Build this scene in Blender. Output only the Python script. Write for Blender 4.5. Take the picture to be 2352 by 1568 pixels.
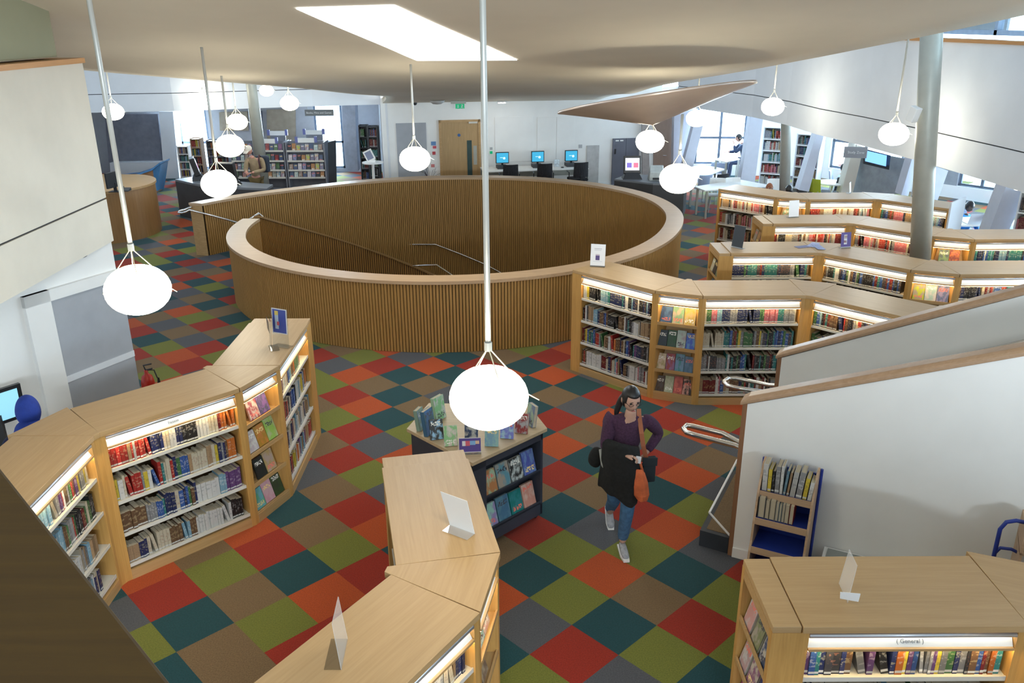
import bpy, bmesh, math, random
from mathutils import Vector, Matrix
random.seed(11)
scene = bpy.context.scene
col = scene.collection
for o in list(bpy.data.objects):
    bpy.data.objects.remove(o)
R_ = math.radians

# ------------------------------------------------------------------ camera
CZ = 4.713                       # eye height on the gallery
FPX = 1940.5                     # focal length in pixels of a 2352 px wide frame
_up = Vector((-0.00476333, -0.93487712, -0.35493955)).normalized()
_f = (Vector((0, 0, 1)) - _up * _up.z).normalized()
_r = _f.cross(_up)
if _r.x < 0: _r = -_r
ROW = [Vector((_r[i], _f[i], _up[i])) for i in range(3)]     # camera right, down, forward in world axes
cam_data = bpy.data.cameras.new('camera')
cam_data.sensor_width = 36
cam_data.lens = FPX / 2352 * 36
cam_data.clip_start = .05
cam_data.clip_end = 300
cam = bpy.data.objects.new('camera', cam_data)
col.objects.link(cam)
m3 = Matrix((ROW[0], -ROW[1], -ROW[2])).transposed()
cam.matrix_world = Matrix.Translation((0, 0, CZ)) @ m3.to_4x4()
scene.camera = cam

def ray(px, py):
    a, b = (px - 1176) / FPX, (py - 784) / FPX
    return ROW[0] * a + ROW[1] * b + ROW[2]
def P(px, py, z=None, Y=None, line=None):
    """point of the place seen at a photo pixel, at height z, at distance Y, or on the upright plane through line=((x,y),angle)"""
    d = ray(px, py)
    if z is not None: t = (z - CZ) / d.z
    elif Y is not None: t = Y / d.y
    else:
        (x0, y0), th = line
        nx, ny = -math.sin(th), math.cos(th)
        t = (nx * x0 + ny * y0) / (nx * d.x + ny * d.y)
    return Vector((d.x * t, d.y * t, CZ + d.z * t))

# ------------------------------------------------------------------ light, exposure
scene.view_settings.view_transform = 'Standard'
scene.view_settings.look = 'None'
scene.view_settings.gamma = 1
scene.view_settings.use_curve_mapping = False
scene.view_settings.exposure = 0.9
W = bpy.data.worlds.new('world'); scene.world = W
W.use_nodes = True
bg = W.node_tree.nodes['Background']
bg.inputs[0].default_value = (0.70, 0.86, 1.0, 1)
bg.inputs[1].default_value = 0.44

def area(name, loc, target, sx, sy, power, rgb=(1, 1, 1)):
    l = bpy.data.lights.new(name, 'AREA'); l.shape = 'RECTANGLE'; l.size = sx; l.size_y = sy
    l.energy = power; l.color = rgb
    o = bpy.data.objects.new(name, l); col.objects.link(o)
    o.location = loc
    o.rotation_euler = (Vector(target) - Vector(loc)).to_track_quat('-Z', 'Y').to_euler()
    return o
# daylight through the clerestory on the right, the windows at the back and an unseen window behind the gallery
area('daylight_clerestory', (10.5, 13, 5.6), (3, 12, 1.5), 9, 1.6, 520, (.78, .9, 1))
area('daylight_left_window', (-10.4, 29.1, 1.35), (-9.6, 20, .9), .9, 2.2, 260, (.75, .88, 1))
area('daylight_left_window', (-6.05, 29.1, 1.35), (-6.5, 20, .9), .9, 2.2, 260, (.75, .88, 1))
area('daylight_study_window', (6.7, 28.2, 1.4), (6, 20, .9), 1.8, 2.1, 420, (.72, .88, 1))
area('daylight_bay_window', (11.3, 26.1, 1.4), (6.5, 18, .9), 2.4, 2.1, 420, (.72, .88, 1))
area('daylight_side_window', (14.4, 20.2, 1.4), (7, 17, .9), 4.2, 2.1, 520, (.72, .88, 1))
area('daylight_side_window', (14.8, 14.5, 1.4), (7, 13, .9), 5, 2.1, 400, (.72, .88, 1))
area('daylight_gallery_window', (2.2, -7.5, 4.98), (3.2, 6.5, 2.6), 7, .35, 700, (.82, .93, 1))

# ------------------------------------------------------------------ materials
MATS = {}
def nd(nt, typ, **kw):
    n = nt.nodes.new(typ)
    for k, v in kw.items(): setattr(n, k, v)
    return n
def mat(name, rgb, rough=.6, metal=0., var=.12, vscale=6., bump=0., bscale=60., emis=None, estr=0., coat=0., spec=.5):
    if name in MATS: return MATS[name]
    m = bpy.data.materials.new(name); m.use_nodes = True; MATS[name] = m
    nt = m.node_tree; b = nt.nodes['Principled BSDF']; L = nt.links
    b.inputs['Roughness'].default_value = rough
    b.inputs['Metallic'].default_value = metal
    b.inputs['Coat Weight'].default_value = coat
    b.inputs['Specular IOR Level'].default_value = spec
    tc = nd(nt, 'ShaderNodeTexCoord')
    if var > 0:
        n = nd(nt, 'ShaderNodeTexNoise'); n.inputs['Scale'].default_value = vscale; n.inputs['Detail'].default_value = 4
        L.new(tc.outputs['Object'], n.inputs['Vector'])
        r = nd(nt, 'ShaderNodeValToRGB')
        r.color_ramp.elements[0].position = .3; r.color_ramp.elements[1].position = .7
        r.color_ramp.elements[0].color = tuple(c * (1 - var) for c in rgb) + (1,)
        r.color_ramp.elements[1].color = tuple(min(1, c * (1 + var)) for c in rgb) + (1,)
        L.new(n.outputs['Fac'], r.inputs['Fac']); L.new(r.outputs['Color'], b.inputs['Base Color'])
    else: b.inputs['Base Color'].default_value = tuple(rgb) + (1,)
    if bump > 0:
        n2 = nd(nt, 'ShaderNodeTexNoise'); n2.inputs['Scale'].default_value = bscale; n2.inputs['Detail'].default_value = 3
        L.new(tc.outputs['Object'], n2.inputs['Vector'])
        bp = nd(nt, 'ShaderNodeBump'); bp.inputs['Strength'].default_value = bump; bp.inputs['Distance'].default_value = .01
        L.new(n2.outputs['Fac'], bp.inputs['Height']); L.new(bp.outputs['Normal'], b.inputs['Normal'])
    if emis:
        b.inputs['Emission Color'].default_value = tuple(emis) + (1,); b.inputs['Emission Strength'].default_value = estr
    return m
def wood(name, rgb, dark, axis=0, rough=.42, scale=1., coat=.15):
    """veneer with a fine grain running along one axis"""
    if name in MATS: return MATS[name]
    m = bpy.data.materials.new(name); m.use_nodes = True; MATS[name] = m
    nt = m.node_tree; b = nt.nodes['Principled BSDF']; L = nt.links
    b.inputs['Roughness'].default_value = rough; b.inputs['Coat Weight'].default_value = coat; b.inputs['Coat Roughness'].default_value = .35
    tc = nd(nt, 'ShaderNodeTexCoord'); mp = nd(nt, 'ShaderNodeMapping')
    s = [22 * scale] * 3; s[axis] = 1.1 * scale
    mp.inputs['Scale'].default_value = s
    L.new(tc.outputs['Object'], mp.inputs['Vector'])
    n = nd(nt, 'ShaderNodeTexNoise'); n.inputs['Scale'].default_value = 1.6; n.inputs['Detail'].default_value = 6; n.inputs['Roughness'].default_value = .65; n.inputs['Distortion'].default_value = .6
    L.new(mp.outputs['Vector'], n.inputs['Vector'])
    r = nd(nt, 'ShaderNodeValToRGB')
    r.color_ramp.elements[0].position = .32; r.color_ramp.elements[1].position = .68
    r.color_ramp.elements[0].color = tuple(dark) + (1,); r.color_ramp.elements[1].color = tuple(rgb) + (1,)
    L.new(n.outputs['Fac'], r.inputs['Fac']); L.new(r.outputs['Color'], b.inputs['Base Color'])
    bp = nd(nt, 'ShaderNodeBump'); bp.inputs['Strength'].default_value = .08; bp.inputs['Distance'].default_value = .004
    L.new(n.outputs['Fac'], bp.inputs['Height']); L.new(bp.outputs['Normal'], b.inputs['Normal'])
    return m
def glass(name, rgb=(.9, .95, 1), mix=.12, rough=.02):
    if name in MATS: return MATS[name]
    m = bpy.data.materials.new(name); m.use_nodes = True; MATS[name] = m
    nt = m.node_tree; L = nt.links; nt.nodes.remove(nt.nodes['Principled BSDF'])
    out = nt.nodes['Material Output']
    t = nd(nt, 'ShaderNodeBsdfTransparent'); t.inputs[0].default_value = tuple(rgb) + (1,)
    g = nd(nt, 'ShaderNodeBsdfGlossy'); g.inputs['Roughness'].default_value = rough
    lw = nd(nt, 'ShaderNodeLayerWeight'); lw.inputs[0].default_value = .3
    mt = nd(nt, 'ShaderNodeMath', operation='MULTIPLY_ADD'); mt.inputs[1].default_value = .5; mt.inputs[2].default_value = mix * .3
    L.new(lw.outputs['Fresnel'], mt.inputs[0])
    x = nd(nt, 'ShaderNodeMixShader'); L.new(mt.outputs[0], x.inputs[0]); L.new(t.outputs[0], x.inputs[1]); L.new(g.outputs[0], x.inputs[2])
    L.new(x.outputs[0], out.inputs[0])
    return m
OAK = wood('oak_veneer', (.50, .325, .155), (.43, .27, .12), 0)
OAKV = wood('oak_upright', (.58, .33, .10), (.45, .24, .065), 2)
OAKF = wood('oak_fascia', (.52, .33, .15), (.41, .25, .10), 0)
SLAT = wood('oak_slats', (.45, .245, .070), (.33, .172, .042), 2, scale=1.2, rough=.55, coat=0)
CAPW = wood('oak_cap', (.55, .38, .23), (.46, .30, .17), 0, scale=.6)
RAILW = wood('dark_handrail_wood', (.085, .045, .005), (.060, .030, .003), 0, rough=.6, coat=0)
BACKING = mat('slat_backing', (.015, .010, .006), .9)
SHELFM = mat('shelf_metal', (.62, .60, .55), .4, 0, .05)
SHELFD = mat('shelf_back', (.16, .11, .06), .7)
TUBE = mat('aluminium_tube', (.62, .64, .68), .3, .7, .03)
STRIP = mat('label_strip', (.85, .85, .82), .4, 0, .03)
LED = mat('led_light', (1, .95, .85), .5, 0, 0, emis=(1, .93, .78), estr=3.5)
LEDW = mat('led_warm_light', (1, .9, .6), .5, 0, 0, emis=(1, .76, .36), estr=42)
LEDI = mat('led_inner_light', (1, .9, .6), .5, 0, 0, emis=(1, .82, .52), estr=14)
WHITE = mat('white_paint', (.86, .86, .85), .7, 0, .03, 2)
WHITE2 = mat('white_panel', (.72, .75, .80), .7, 0, .03, 2)
CREAM = mat('cream_panel', (.66, .62, .54), .8, 0, .05, 2, .15, 250)
CEIL = mat('ceiling_plaster', (.70, .64, .53), .85, 0, .04, .8)
OLIVE = mat('olive_grey_paint', (.30, .30, .20), .8, 0, .08, 1)
GREYP = mat('grey_fabric_panel', (.40, .42, .46), .9, 0, .06, 3, .2, 300)
DGREY = mat('dark_grey_panel', (.15, .16, .20), .85, 0, .1, 2)
STEEL = mat('brushed_steel', (.72, .72, .72), .22, 1, .04)
GREYM = mat('grey_painted_metal', (.40, .41, .37), .45, .2, .05)
BLACK = mat('black_plastic', (.02, .021, .024), .35)
BLACKF = mat('black_fabric', (.018, .018, .022), .9, 0, .3, 20, .3, 200)
CHAR = mat('charcoal_laminate', (.045, .048, .055), .5, 0, .12, 5)
BLUE = mat('blue_metal', (.02, .045, .30), .4, 0, .1)
PLY = wood('birch_ply', (.55, .38, .25), (.45, .30, .19), 0, rough=.6)
PAPER = mat('paper_pages', (.50, .44, .33), .9, 0, .12, 30)
ACRYL = glass('clear_acrylic', (.93, .95, .96), .25)
PANE = glass('window_glass', (.92, .97, 1), .1)
SKIN = mat('skin', (.55, .33, .25), .5, 0, .05)
SKIND = mat('dark_skin', (.07, .04, .03), .5, 0, .05)
HAIR = mat('black_hair', (.010, .009, .010), .4, 0, .3, 40)

# ------------------------------------------------------------------ mesh builder
class MB:
    def __init__(s): s.v = []; s.f = []; s.m = []; s.uv = {}; s.T = None
    def add(s, p):
        p = Vector(p)
        if s.T is not None: p = s.T @ p
        s.v.append(p); return len(s.v) - 1
    def face(s, pts, m=0, uv=None):
        i = [s.add(p) for p in pts]; s.f.append(i); s.m.append(m)
        if uv: s.uv[len(s.f) - 1] = uv
    def hexa(s, p, m=0):            # p: 4 bottom + 4 top corners
        i = [s.add(q) for q in p]
        for f in ((3, 2, 1, 0), (4, 5, 6, 7), (0, 1, 5, 4), (1, 2, 6, 5), (2, 3, 7, 6), (3, 0, 4, 7)):
            s.f.append([i[k] for k in f]); s.m.append(m)
    def box(s, x0, y0, z0, x1, y1, z1, m=0):
        s.hexa([(x0, y0, z0), (x1, y0, z0), (x1, y1, z0), (x0, y1, z0), (x0, y0, z1), (x1, y0, z1), (x1, y1, z1), (x0, y1, z1)], m)
    def prism(s, poly, z0, z1, m=0):    # poly CCW
        n = len(poly)
        a = [s.add((p[0], p[1], z0)) for p in poly]; b = [s.add((p[0], p[1], z1)) for p in poly]
        s.f.append(a[::-1]); s.f.append(b); s.m += [m, m]
        for k in range(n):
            s.f.append([a[k], a[(k + 1) % n], b[(k + 1) % n], b[k]]); s.m.append(m)
    def extrude(s, pts, d, m=0):        # any planar outline pushed by vector d
        n = len(pts); d = Vector(d)
        a = [s.add(p) for p in pts]; b = [s.add(Vector(p) + d) for p in pts]
        s.f.append(a[::-1]); s.f.append(b); s.m += [m, m]
        for k in range(n):
            s.f.append([a[k], a[(k + 1) % n], b[(k + 1) % n], b[k]]); s.m.append(m)
    def tube(s, pts, r, m=0, n=8, closed=False):
        pts = [Vector(p) for p in pts]; rings = []; N = len(pts)
        rs = r if isinstance(r, (list, tuple)) else [r] * N
        prev = None
        for k in range(N):
            if closed: t = pts[(k + 1) % N] - pts[k - 1]
            else: t = pts[min(k + 1, N - 1)] - pts[max(k - 1, 0)]
            t.normalize()
            if prev is None:
                a = Vector((0, 0, 1)) if abs(t.z) < .9 else Vector((1, 0, 0))
                u = t.cross(a).normalized()
            else:
                u = (prev - t * prev.dot(t)).normalized()
            prev = u; w = t.cross(u)
            rings.append([s.add(pts[k] + (u * math.cos(q * 2 * math.pi / n) + w * math.sin(q * 2 * math.pi / n)) * rs[k]) for q in range(n)])
        for k in range(N if closed else N - 1):
            A, B = rings[k], rings[(k + 1) % N]
            for q in range(n):
                s.f.append([A[q], A[(q + 1) % n], B[(q + 1) % n], B[q]]); s.m.append(m)
        if not closed:
            s.f.append(rings[0][::-1]); s.f.append(rings[-1]); s.m += [m, m]
    def lathe(s, prof, c=(0, 0, 0), n=24, m=0, axis=None):
        c = Vector(c); rings = []
        for r, z in prof:
            if r < 1e-6: rings.append([s.add(c + Vector((0, 0, z)))])
            else: rings.append([s.add(c + Vector((r * math.cos(2 * math.pi * q / n), r * math.sin(2 * math.pi * q / n), z))) for q in range(n)])
        for A, B in zip(rings, rings[1:]):
            for q in range(n):
                a = [A[q % len(A)], A[(q + 1) % n % len(A)], B[(q + 1) % n % len(B)], B[q % len(B)]]
                g = []
                for t in a:
                    if t not in g: g.append(t)
                if len(g) > 2: s.f.append(g); s.m.append(m)
    def ball(s, c, rx, ry, rz, m=0, n=16, k=10):
        old = s.T; T = Matrix.Translation(c) @ Matrix.Diagonal((rx, ry, rz, 1))
        s.T = T if old is None else old @ T
        s.lathe([(math.sin(math.pi * i / k) if 0 < i < k else 0, -math.cos(math.pi * i / k)) for i in range(k + 1)], n=n, m=m)
        s.T = old
    def build(s, name, mats, parent=None, smooth=False, bevel=0, local=False, keep=False, weld=False):
        if not isinstance(mats, (list, tuple)): mats = [mats]
        me = bpy.data.meshes.new(name)
        off = Vector((0, 0, 0))
        if parent is not None and not local: off = ORG[parent.name]
        elif parent is None and not local and not keep:
            xs = [v.x for v in s.v]; ys = [v.y for v in s.v]; zs = [v.z for v in s.v]
            off = Vector(((min(xs) + max(xs)) / 2, (min(ys) + max(ys)) / 2, min(zs)))
        me.from_pydata([v - off for v in s.v], [], s.f)
        for m in mats: me.materials.append(m)
        for p, k in zip(me.polygons, s.m): p.material_index = k
        if s.uv:
            u = me.uv_layers.new(name='UVMap')
            for p in me.polygons:
                q = s.uv.get(p.index)
                for j, li in enumerate(p.loop_indices): u.data[li].uv = q[j] if q else (.5, .02)
        if smooth: me.polygons.foreach_set('use_smooth', [True] * len(me.polygons))
        if weld:
            bm = bmesh.new(); bm.from_mesh(me); bmesh.ops.remove_doubles(bm, verts=bm.verts, dist=.0005); bm.to_mesh(me); bm.free()
        me.update()
        o = bpy.data.objects.new(name, me); col.objects.link(o)
        if parent is not None:
            o.parent = parent
            if not local: ORG[o.name] = off
        else:
            o.location = off; ORG[o.name] = off.copy()
        if bevel:
            b = o.modifiers.new('bevel', 'BEVEL'); b.width = bevel; b.segments = 2; b.limit_method = 'ANGLE'
        return o
ORG = {}
def thing(name, label, cat, loc=(0, 0, 0), rz=0, group=None):
    o = bpy.data.objects.new(name, None); col.objects.link(o)
    o.empty_display_size = .1
    o.location = loc; o.rotation_euler = (0, 0, rz); ORG[o.name] = Vector(loc)
    return tag(o, label, cat, group)
def tag(o, label, cat, group=None, kind=None):
    if label: o['label'] = label
    if cat: o['category'] = cat
    if group: o['group'] = group
    if kind: o['kind'] = kind
    return o
def struct(o, label=None, cat=None):
    o['kind'] = 'structure'
    if label: o['label'] = label
    if cat: o['category'] = cat
    return o
def dup(root, loc=None, rz=None, label=None, group=None, scale=None):
    r = root.copy(); col.objects.link(r)
    if loc is not None: r.location = loc
    if rz is not None: r.rotation_euler = (0, 0, rz)
    if scale is not None: r.scale = (scale,) * 3
    if label: r['label'] = label
    if group: r['group'] = group
    for ch in list(root.children):
        c = ch.copy(); col.objects.link(c); c.parent = r
        for g in list(ch.children):
            d = g.copy(); col.objects.link(d); d.parent = c
    return r
def lettering(body, name, m, parent, loc, rot, size, local=True):
    """raised letters as a mesh part"""
    cu = bpy.data.curves.new(name, 'FONT'); cu.body = body; cu.size = size; cu.extrude = .0015; cu.align_x = 'CENTER'; cu.align_y = 'CENTER'
    t = bpy.data.objects.new(name, cu); col.objects.link(t)
    dg = bpy.context.evaluated_depsgraph_get(); me = bpy.data.meshes.new_from_object(t.evaluated_get(dg))
    bpy.data.objects.remove(t)
    o = bpy.data.objects.new(name, me); col.objects.link(o); me.materials.clear(); me.materials.append(m)
    if parent: o.parent = parent
    o.location = loc; o.rotation_euler = rot
    return o
def spline(tbl, x):
    """smooth interpolation through a table of (x, y)"""
    n = len(tbl)
    if x <= tbl[0][0]: return tbl[0][1]
    if x >= tbl[-1][0]: return tbl[-1][1]
    for k in range(n - 1):
        if tbl[k][0] <= x <= tbl[k + 1][0]: break
    x0, y0 = tbl[k]; x1, y1 = tbl[k + 1]
    def sl(j):
        a = tbl[max(j - 1, 0)]; b = tbl[min(j + 1, n - 1)]
        return (b[1] - a[1]) / (b[0] - a[0])
    t = (x - x0) / (x1 - x0); h = x1 - x0
    return (2 * t**3 - 3 * t * t + 1) * y0 + (t**3 - 2 * t * t + t) * h * sl(k) + (-2 * t**3 + 3 * t * t) * y1 + (t**3 - t * t) * h * sl(k + 1)
# ------------------------------------------------------------------ carpet tile floor with the stair well opening
CARPET = {}
for k, c in dict(R=(.28, .022, .010), O=(.40, .066, .013), L=(.155, .168, .028), T=(.011, .058, .070), G=(.080, .085, .100), B=(.175, .112, .055)).items():
    CARPET[k] = mat('carpet_' + dict(R='red', O='orange', L='lime', T='teal', G='slate', B='brown')[k], c, .95, 0, .22, 90, .5, 420, spec=.15); CARPET[k].node_tree.nodes['Principled BSDF'].inputs['Sheen Weight'].default_value = .10
TO = Vector((.8574, 6.8030)); TI = Vector((.34755, -.35945)); TJ = Vector((-.35945, -.34755))
TILES = {}
def tl(i, j0, s):       # run of tiles with i fixed, j growing
    for k, c in enumerate(s):
        if c != '.': TILES[(i, j0 + k)] = c
tl(3, 0, 'LT'); tl(2, -2, 'RLRLG'); tl(1, -3, 'GGTBTRL'); tl(0, -5, 'TGLOLOLGT')
tl(-1, -7, 'RGBOTRGLTOR'); tl(-2, -8, 'OLOGRLBTRBGRRB'); tl(-2, -3, 'L'); tl(-2, 4, 'RRB')
tl(-3, -7, 'GRLGTRBBGTROLBT'); tl(-3, -1, 'B'); tl(-3, 3, 'ROLBT')
tl(-4, -7, 'OTOBOG'); tl(-4, 0, 'RGOLTBTL'); tl(-5, -7, 'LRGRTBGORBRLRG'); tl(-5, 1, 'GRBRLRG')
tl(-6, -7, 'GTBTLROLBTOBOT'); tl(-6, 0, 'OLBTOBOT'); tl(-7, -7, 'BOTLBRLGRGTBOT'); tl(-7, -1, 'LGRG')
tl(-8, -8, 'ORTOLGBTRB'); tl(-8, -3, 'GBTRB'); tl(-9, -8, 'GLBRTBTOL'); tl(-9, -4, 'TBTOL')
tl(-10, -5, 'TOTBRB'); tl(-11, -6, 'TLGROL'); tl(-12, -5, 'TOLGL'); tl(-13, -4, 'GBRT')
tl(-14, -2, 'TLBGO'); tl(-15, -3, 'GTLLRL'); tl(-15, 0, 'LRL'); tl(-16, -2, 'RTROB'); tl(-17, -3, 'TLBGLR')
tl(-18, -2, 'TRBT'); tl(-19, -3, 'LBLGR'); tl(-20, -3, 'RTOBO'); tl(-21, -3, 'TBGT'); tl(-22, -4, 'GLGT')
tl(-23, -4, 'OTO'); tl(-24, -5, 'TBRG'); tl(-25, -5, 'OGBL'); tl(-26, -6, 'TGRTL'); tl(-27, -6, 'GBTLO')
tl(-28, -5, 'LRL'); tl(-29, -6, 'BTBG'); tl(-30, -6, 'BOGL'); tl(-31, -7, 'GRBT'); tl(-32, -7, 'TBL'); tl(-33, -7, 'OTR')
tl(-34, -7, 'OLR'); tl(-35, -7, 'BR'); tl(-36, -7, 'LG'); tl(-37, -7, 'RL'); tl(-38, -9, 'LRG'); tl(-39, -9, 'BTL'); tl(-40, -9, 'RBG')
tl(-9, -18, 'TO'); tl(-10, -20, 'GTBG'); tl(-11, -21, 'BRGLT'); tl(-12, -22, 'GOBO'); tl(-13, -23, 'BLTL'); tl(-14, -24, 'OGB')
tl(-15, -26, 'RLG'); tl(-16, -27, 'TBRL'); tl(-17, -28, 'TRL'); tl(-18, -29, 'BTL')
WC = Vector((-1.1, 16.1))       # centre of the round stair well
ROUT = [(-182, 4.12), (-170, 4.17), (-150, 4.22), (-120, 4.2), (-90, 4.17), (-60, 4.17), (-30, 4.20), (-10, 4.30), (10, 4.55), (30, 4.80), (50, 4.92), (70, 4.95), (90, 4.95), (110, 5.0), (127, 5.08), (140, 5.25), (152, 5.6), (163.5, 5.98)]
CAPWID = .31
def wr(th): return spline(ROUT, th)
def wp(th, r, z=None):
    x, y = WC.x + r * math.cos(R_(th)), WC.y + r * math.sin(R_(th))
    return Vector((x, y)) if z is None else Vector((x, y, z))
RIN = [(20, 2.6), (60, 2.7), (90, 2.85), (110, 2.95), (135, 3.15), (160, 3.6), (176, 3.86)]   # inner edge of the descending stair
def in_well(x, y):
    dx, dy = x - WC.x, y - WC.y; r = math.hypot(dx, dy); th = math.degrees(math.atan2(dy, dx))
    if th > 156: return r < spline(RIN, th) + .03
    if th > 140: return r < min(wr(th) - .17, spline(RIN, th) + 1.9)
    return r < wr(th) - .17
rnd = random.Random(4)
fl = MB(); KEYS = 'ROLTGB'
def fquad(a, b, c, d, k): fl.face([(q.x, q.y, 0) for q in (a, b, c, d)], k)
for i in range(-52, 40):
    for j in range(-52, 40):
        a = TO + TI * i + TJ * j
        c = a + (TI + TJ) * .5
        if not (-15 < c.x < 14 and 0.5 < c.y < 29.5): continue
        t = TILES.get((i, j))
        if t is None:
            nb = {TILES.get((i - 1, j)), TILES.get((i, j - 1))}
            t = rnd.choice([q for q in 'RROLLTTGGBB' if q not in nb]); TILES[(i, j)] = t
        k = KEYS.index(t)
        q = [a, a + TI, a + TI + TJ, a + TJ]
        w = [in_well(p.x, p.y) for p in q] + [in_well(c.x, c.y)]
        if all(w): continue
        if not any(w): fquad(q[0], q[3], q[2], q[1], k); continue
        n = 8
        for u in range(n):
            for v in range(n):
                p0 = a + TI * (u / n) + TJ * (v / n); pc = p0 + (TI + TJ) * (.5 / n)
                if in_well(pc.x, pc.y): continue
                fquad(p0, p0 + TJ / n, p0 + (TI + TJ) / n, p0 + TI / n, k)
floor = struct(fl.build('floor', [CARPET[k] for k in KEYS], keep=True), 'carpet of red orange lime teal slate and brown squares', 'floor')
m = MB(); m.box(-9, 9, -3.75, 6, 24, -3.65); struct(m.build('floor', mat('lower_floor_carpet', (.10, .10, .11), .95)), 'dark floor of the level below', 'floor')

# ------------------------------------------------------------------ round slatted well wall
def arcpts(t0, t1, off, pitch):
    """points along the well wall at a constant spacing; off = distance in from the outer face"""
    out = []; t = t0
    while t < t1:
        out.append(t); t += math.degrees(pitch / (wr(t) - off))
    return out
def slats(mb, curve, z0f, z1f, side, face=.037, gap=.012, depth=.02):
    """curve(s)->Vector2 along running metres; side=+1 puts slats on the left hand of travel"""
    n = len(curve)
    for k in range(n - 1):
        a, b = curve[k], curve[k + 1]
        d = (b - a); L = d.length
        if L < 1e-5: continue
        d /= L; nrm = Vector((-d.y, d.x)) * side
        e = a + d * (L * face / (face + gap))
        za0, za1, zb0, zb1 = z0f(k), z1f(k), z0f(k + 1), z1f(k + 1)
        pa, pe = a + nrm * depth, e + nrm * depth
        def V(p, z): return (p.x, p.y, z)
        def q(p0, p1, s0=za0, s1=zb0, t0=za1, t1=zb1, mm=0):
            pts = [V(p0, s0), V(p1, s1), V(p1, t1), V(p0, t0)]
            if side > 0: pts = pts[::-1]
            mb.face(pts, mm)
        q(pa, pe); q(a, pa); q(pe, e); q(e, b, mm=1)
ZC = 1.085
well = thing('round_balustrade', 'round oak slatted wall with a broad cap around the stair well', 'balustrade', (WC.x, WC.y, 0))
th = arcpts(-182, 163.5, 0, .049)
cv = [wp(t, wr(t) - .035) for t in th]
m = MB(); slats(m, cv, lambda k: 0.005, lambda k: ZC, -1); m.build('outer_slats', [SLAT, BACKING], well)
th2 = arcpts(-182, 163.5, CAPWID, .049)
cv2 = [wp(t, wr(t) - CAPWID + .03) for t in th2]
m = MB(); slats(m, cv2, lambda k: -3.6 if th2[min(k, len(th2) - 1)] < 157 else 0.002, lambda k: ZC, 1); m.build('inner_slats', [SLAT, BACKING], well)
m = MB()
ts = [-182 + 345.5 * k / 150 for k in range(151)]
prev = None
for k, t in enumerate(ts):
    ro, ri = wr(t) + .012, wr(t) - CAPWID - .012
    if k == 0: pass
    ring = [wp(t, ri, ZC), wp(t, ro, ZC), wp(t, ro, ZC + .05), wp(t, ri, ZC + .05)]
    if prev:
        for a in range(4):
            b = (a + 1) % 4
            m.face([prev[a], prev[b], ring[b], ring[a]][::-1])
    else: m.face(ring)
    prev = ring
m.face(prev[::-1]); m.build('cap', CAPW, well, bevel=.006)
for t in (-182, 163.5):
    m = MB()   # end closing boards
    a, b = wp(t, wr(t) - CAPWID + .01), wp(t, wr(t) - .012); d = (wp(t + .2, wr(t)) - wp(t - .2, wr(t))).normalized() * (.02 if t < 0 else -.02)
    m.extrude([(a.x, a.y, 0), (b.x, b.y, 0), (b.x, b.y, ZC), (a.x, a.y, ZC)], (d.x, d.y, 0)); m.build('end_board', OAKF, well)
# descending inner screen
scr = thing('stair_screen', 'slatted oak screen sloping down with the stair inside the well', 'balustrade', tuple(wp(150, 3.2, -3.6)))
tt = []; t = 176.
while t > 22: tt.append(t); t -= math.degrees(.049 / spline(RIN, t))
def zs(t): return max(-2.6, 1.12 - (176 - t) * .0273)
cv3 = [wp(t, spline(RIN, t)) for t in tt]
m = MB(); slats(m, cv3, lambda k: -3.6, lambda k: zs(tt[min(k, len(tt) - 1)]), 1); slats(m, [wp(t, spline(RIN, t) + .06) for t in tt], lambda k: -3.6, lambda k: zs(tt[min(k, len(tt) - 1)]), -1)
m.build('slats', [SLAT, BACKING], scr)
m = MB(); prev = None
for t in tt[::6]:
    r = spline(RIN, t); z = zs(t)
    ring = [wp(t, r - .04, z), wp(t, r + .10, z), wp(t, r + .10, z + .04), wp(t, r - .04, z + .04)]
    if prev:
        for a in range(4):
            b = (a + 1) % 4; m.face([prev[a], prev[b], ring[b], ring[a]])
    else: m.face(ring[::-1])
    prev = ring
m.face(prev); m.build('cap', wood('oak_cap_dark', (.34, .20, .08), (.26, .15, .05), 0), scr)
# curved stair flight: treads between the screen and the well wall
st = thing('curved_stair', 'curved stair going down inside the round well', 'stairs', tuple(wp(140, 4, -3.6)))
m = MB()
z = 0; t = 156
for k in range(20):
    t2 = t - 6.2; z -= .165
    ra0, ra1 = spline(RIN, t) + .1, min(spline(RIN, t) + 1.9, wr(min(t, 163)) - CAPWID)
    rb0, rb1 = spline(RIN, t2) + .1, min(spline(RIN, t2) + 1.9, wr(t2) - CAPWID)
    a, b, c, d = wp(t, ra0), wp(t, ra1), wp(t2, rb1), wp(t2, rb0)
    m.prism([a, d, c, b], z - .165, z)
    t = t2
m.build('treads', mat('stair_carpet', (.07, .075, .09), .95), st)
def rail_part(name, pts, r, m_, parent=None): mb = MB(); mb.tube(pts, r, 0, 8); return mb.build(name, m_, parent, smooth=True)
def hand(label, pts, r=.021, brackets=()):
    o = thing('handrail', label, 'handrail', tuple(pts[0])); rail_part('rail', pts, r, STEEL, o)
    for a, b in brackets: rail_part('bracket', [a, b], .012, STEEL, o)
    return o
hand('steel handrail with a looped end along the entry arm of the well', [P(442, 474, Y=17.78), P(425, 481, Y=17.72), P(411, 485, Y=17.66), P(410, 488, Y=17.6), P(418, 489, Y=17.58), P(428, 486, Y=17.62), P(435, 482, Y=17.66), P(480, 493, Y=17.75), P(548, 512, Y=17.95), P(620, 545, Y=18.6)])
hand('steel handrail rising behind the tip of the round wall', [P(560, 512, Y=16.45), P(594, 490, Y=16.6), P(640, 530, Y=17.2), P(692, 578, Y=18.1)])
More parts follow.
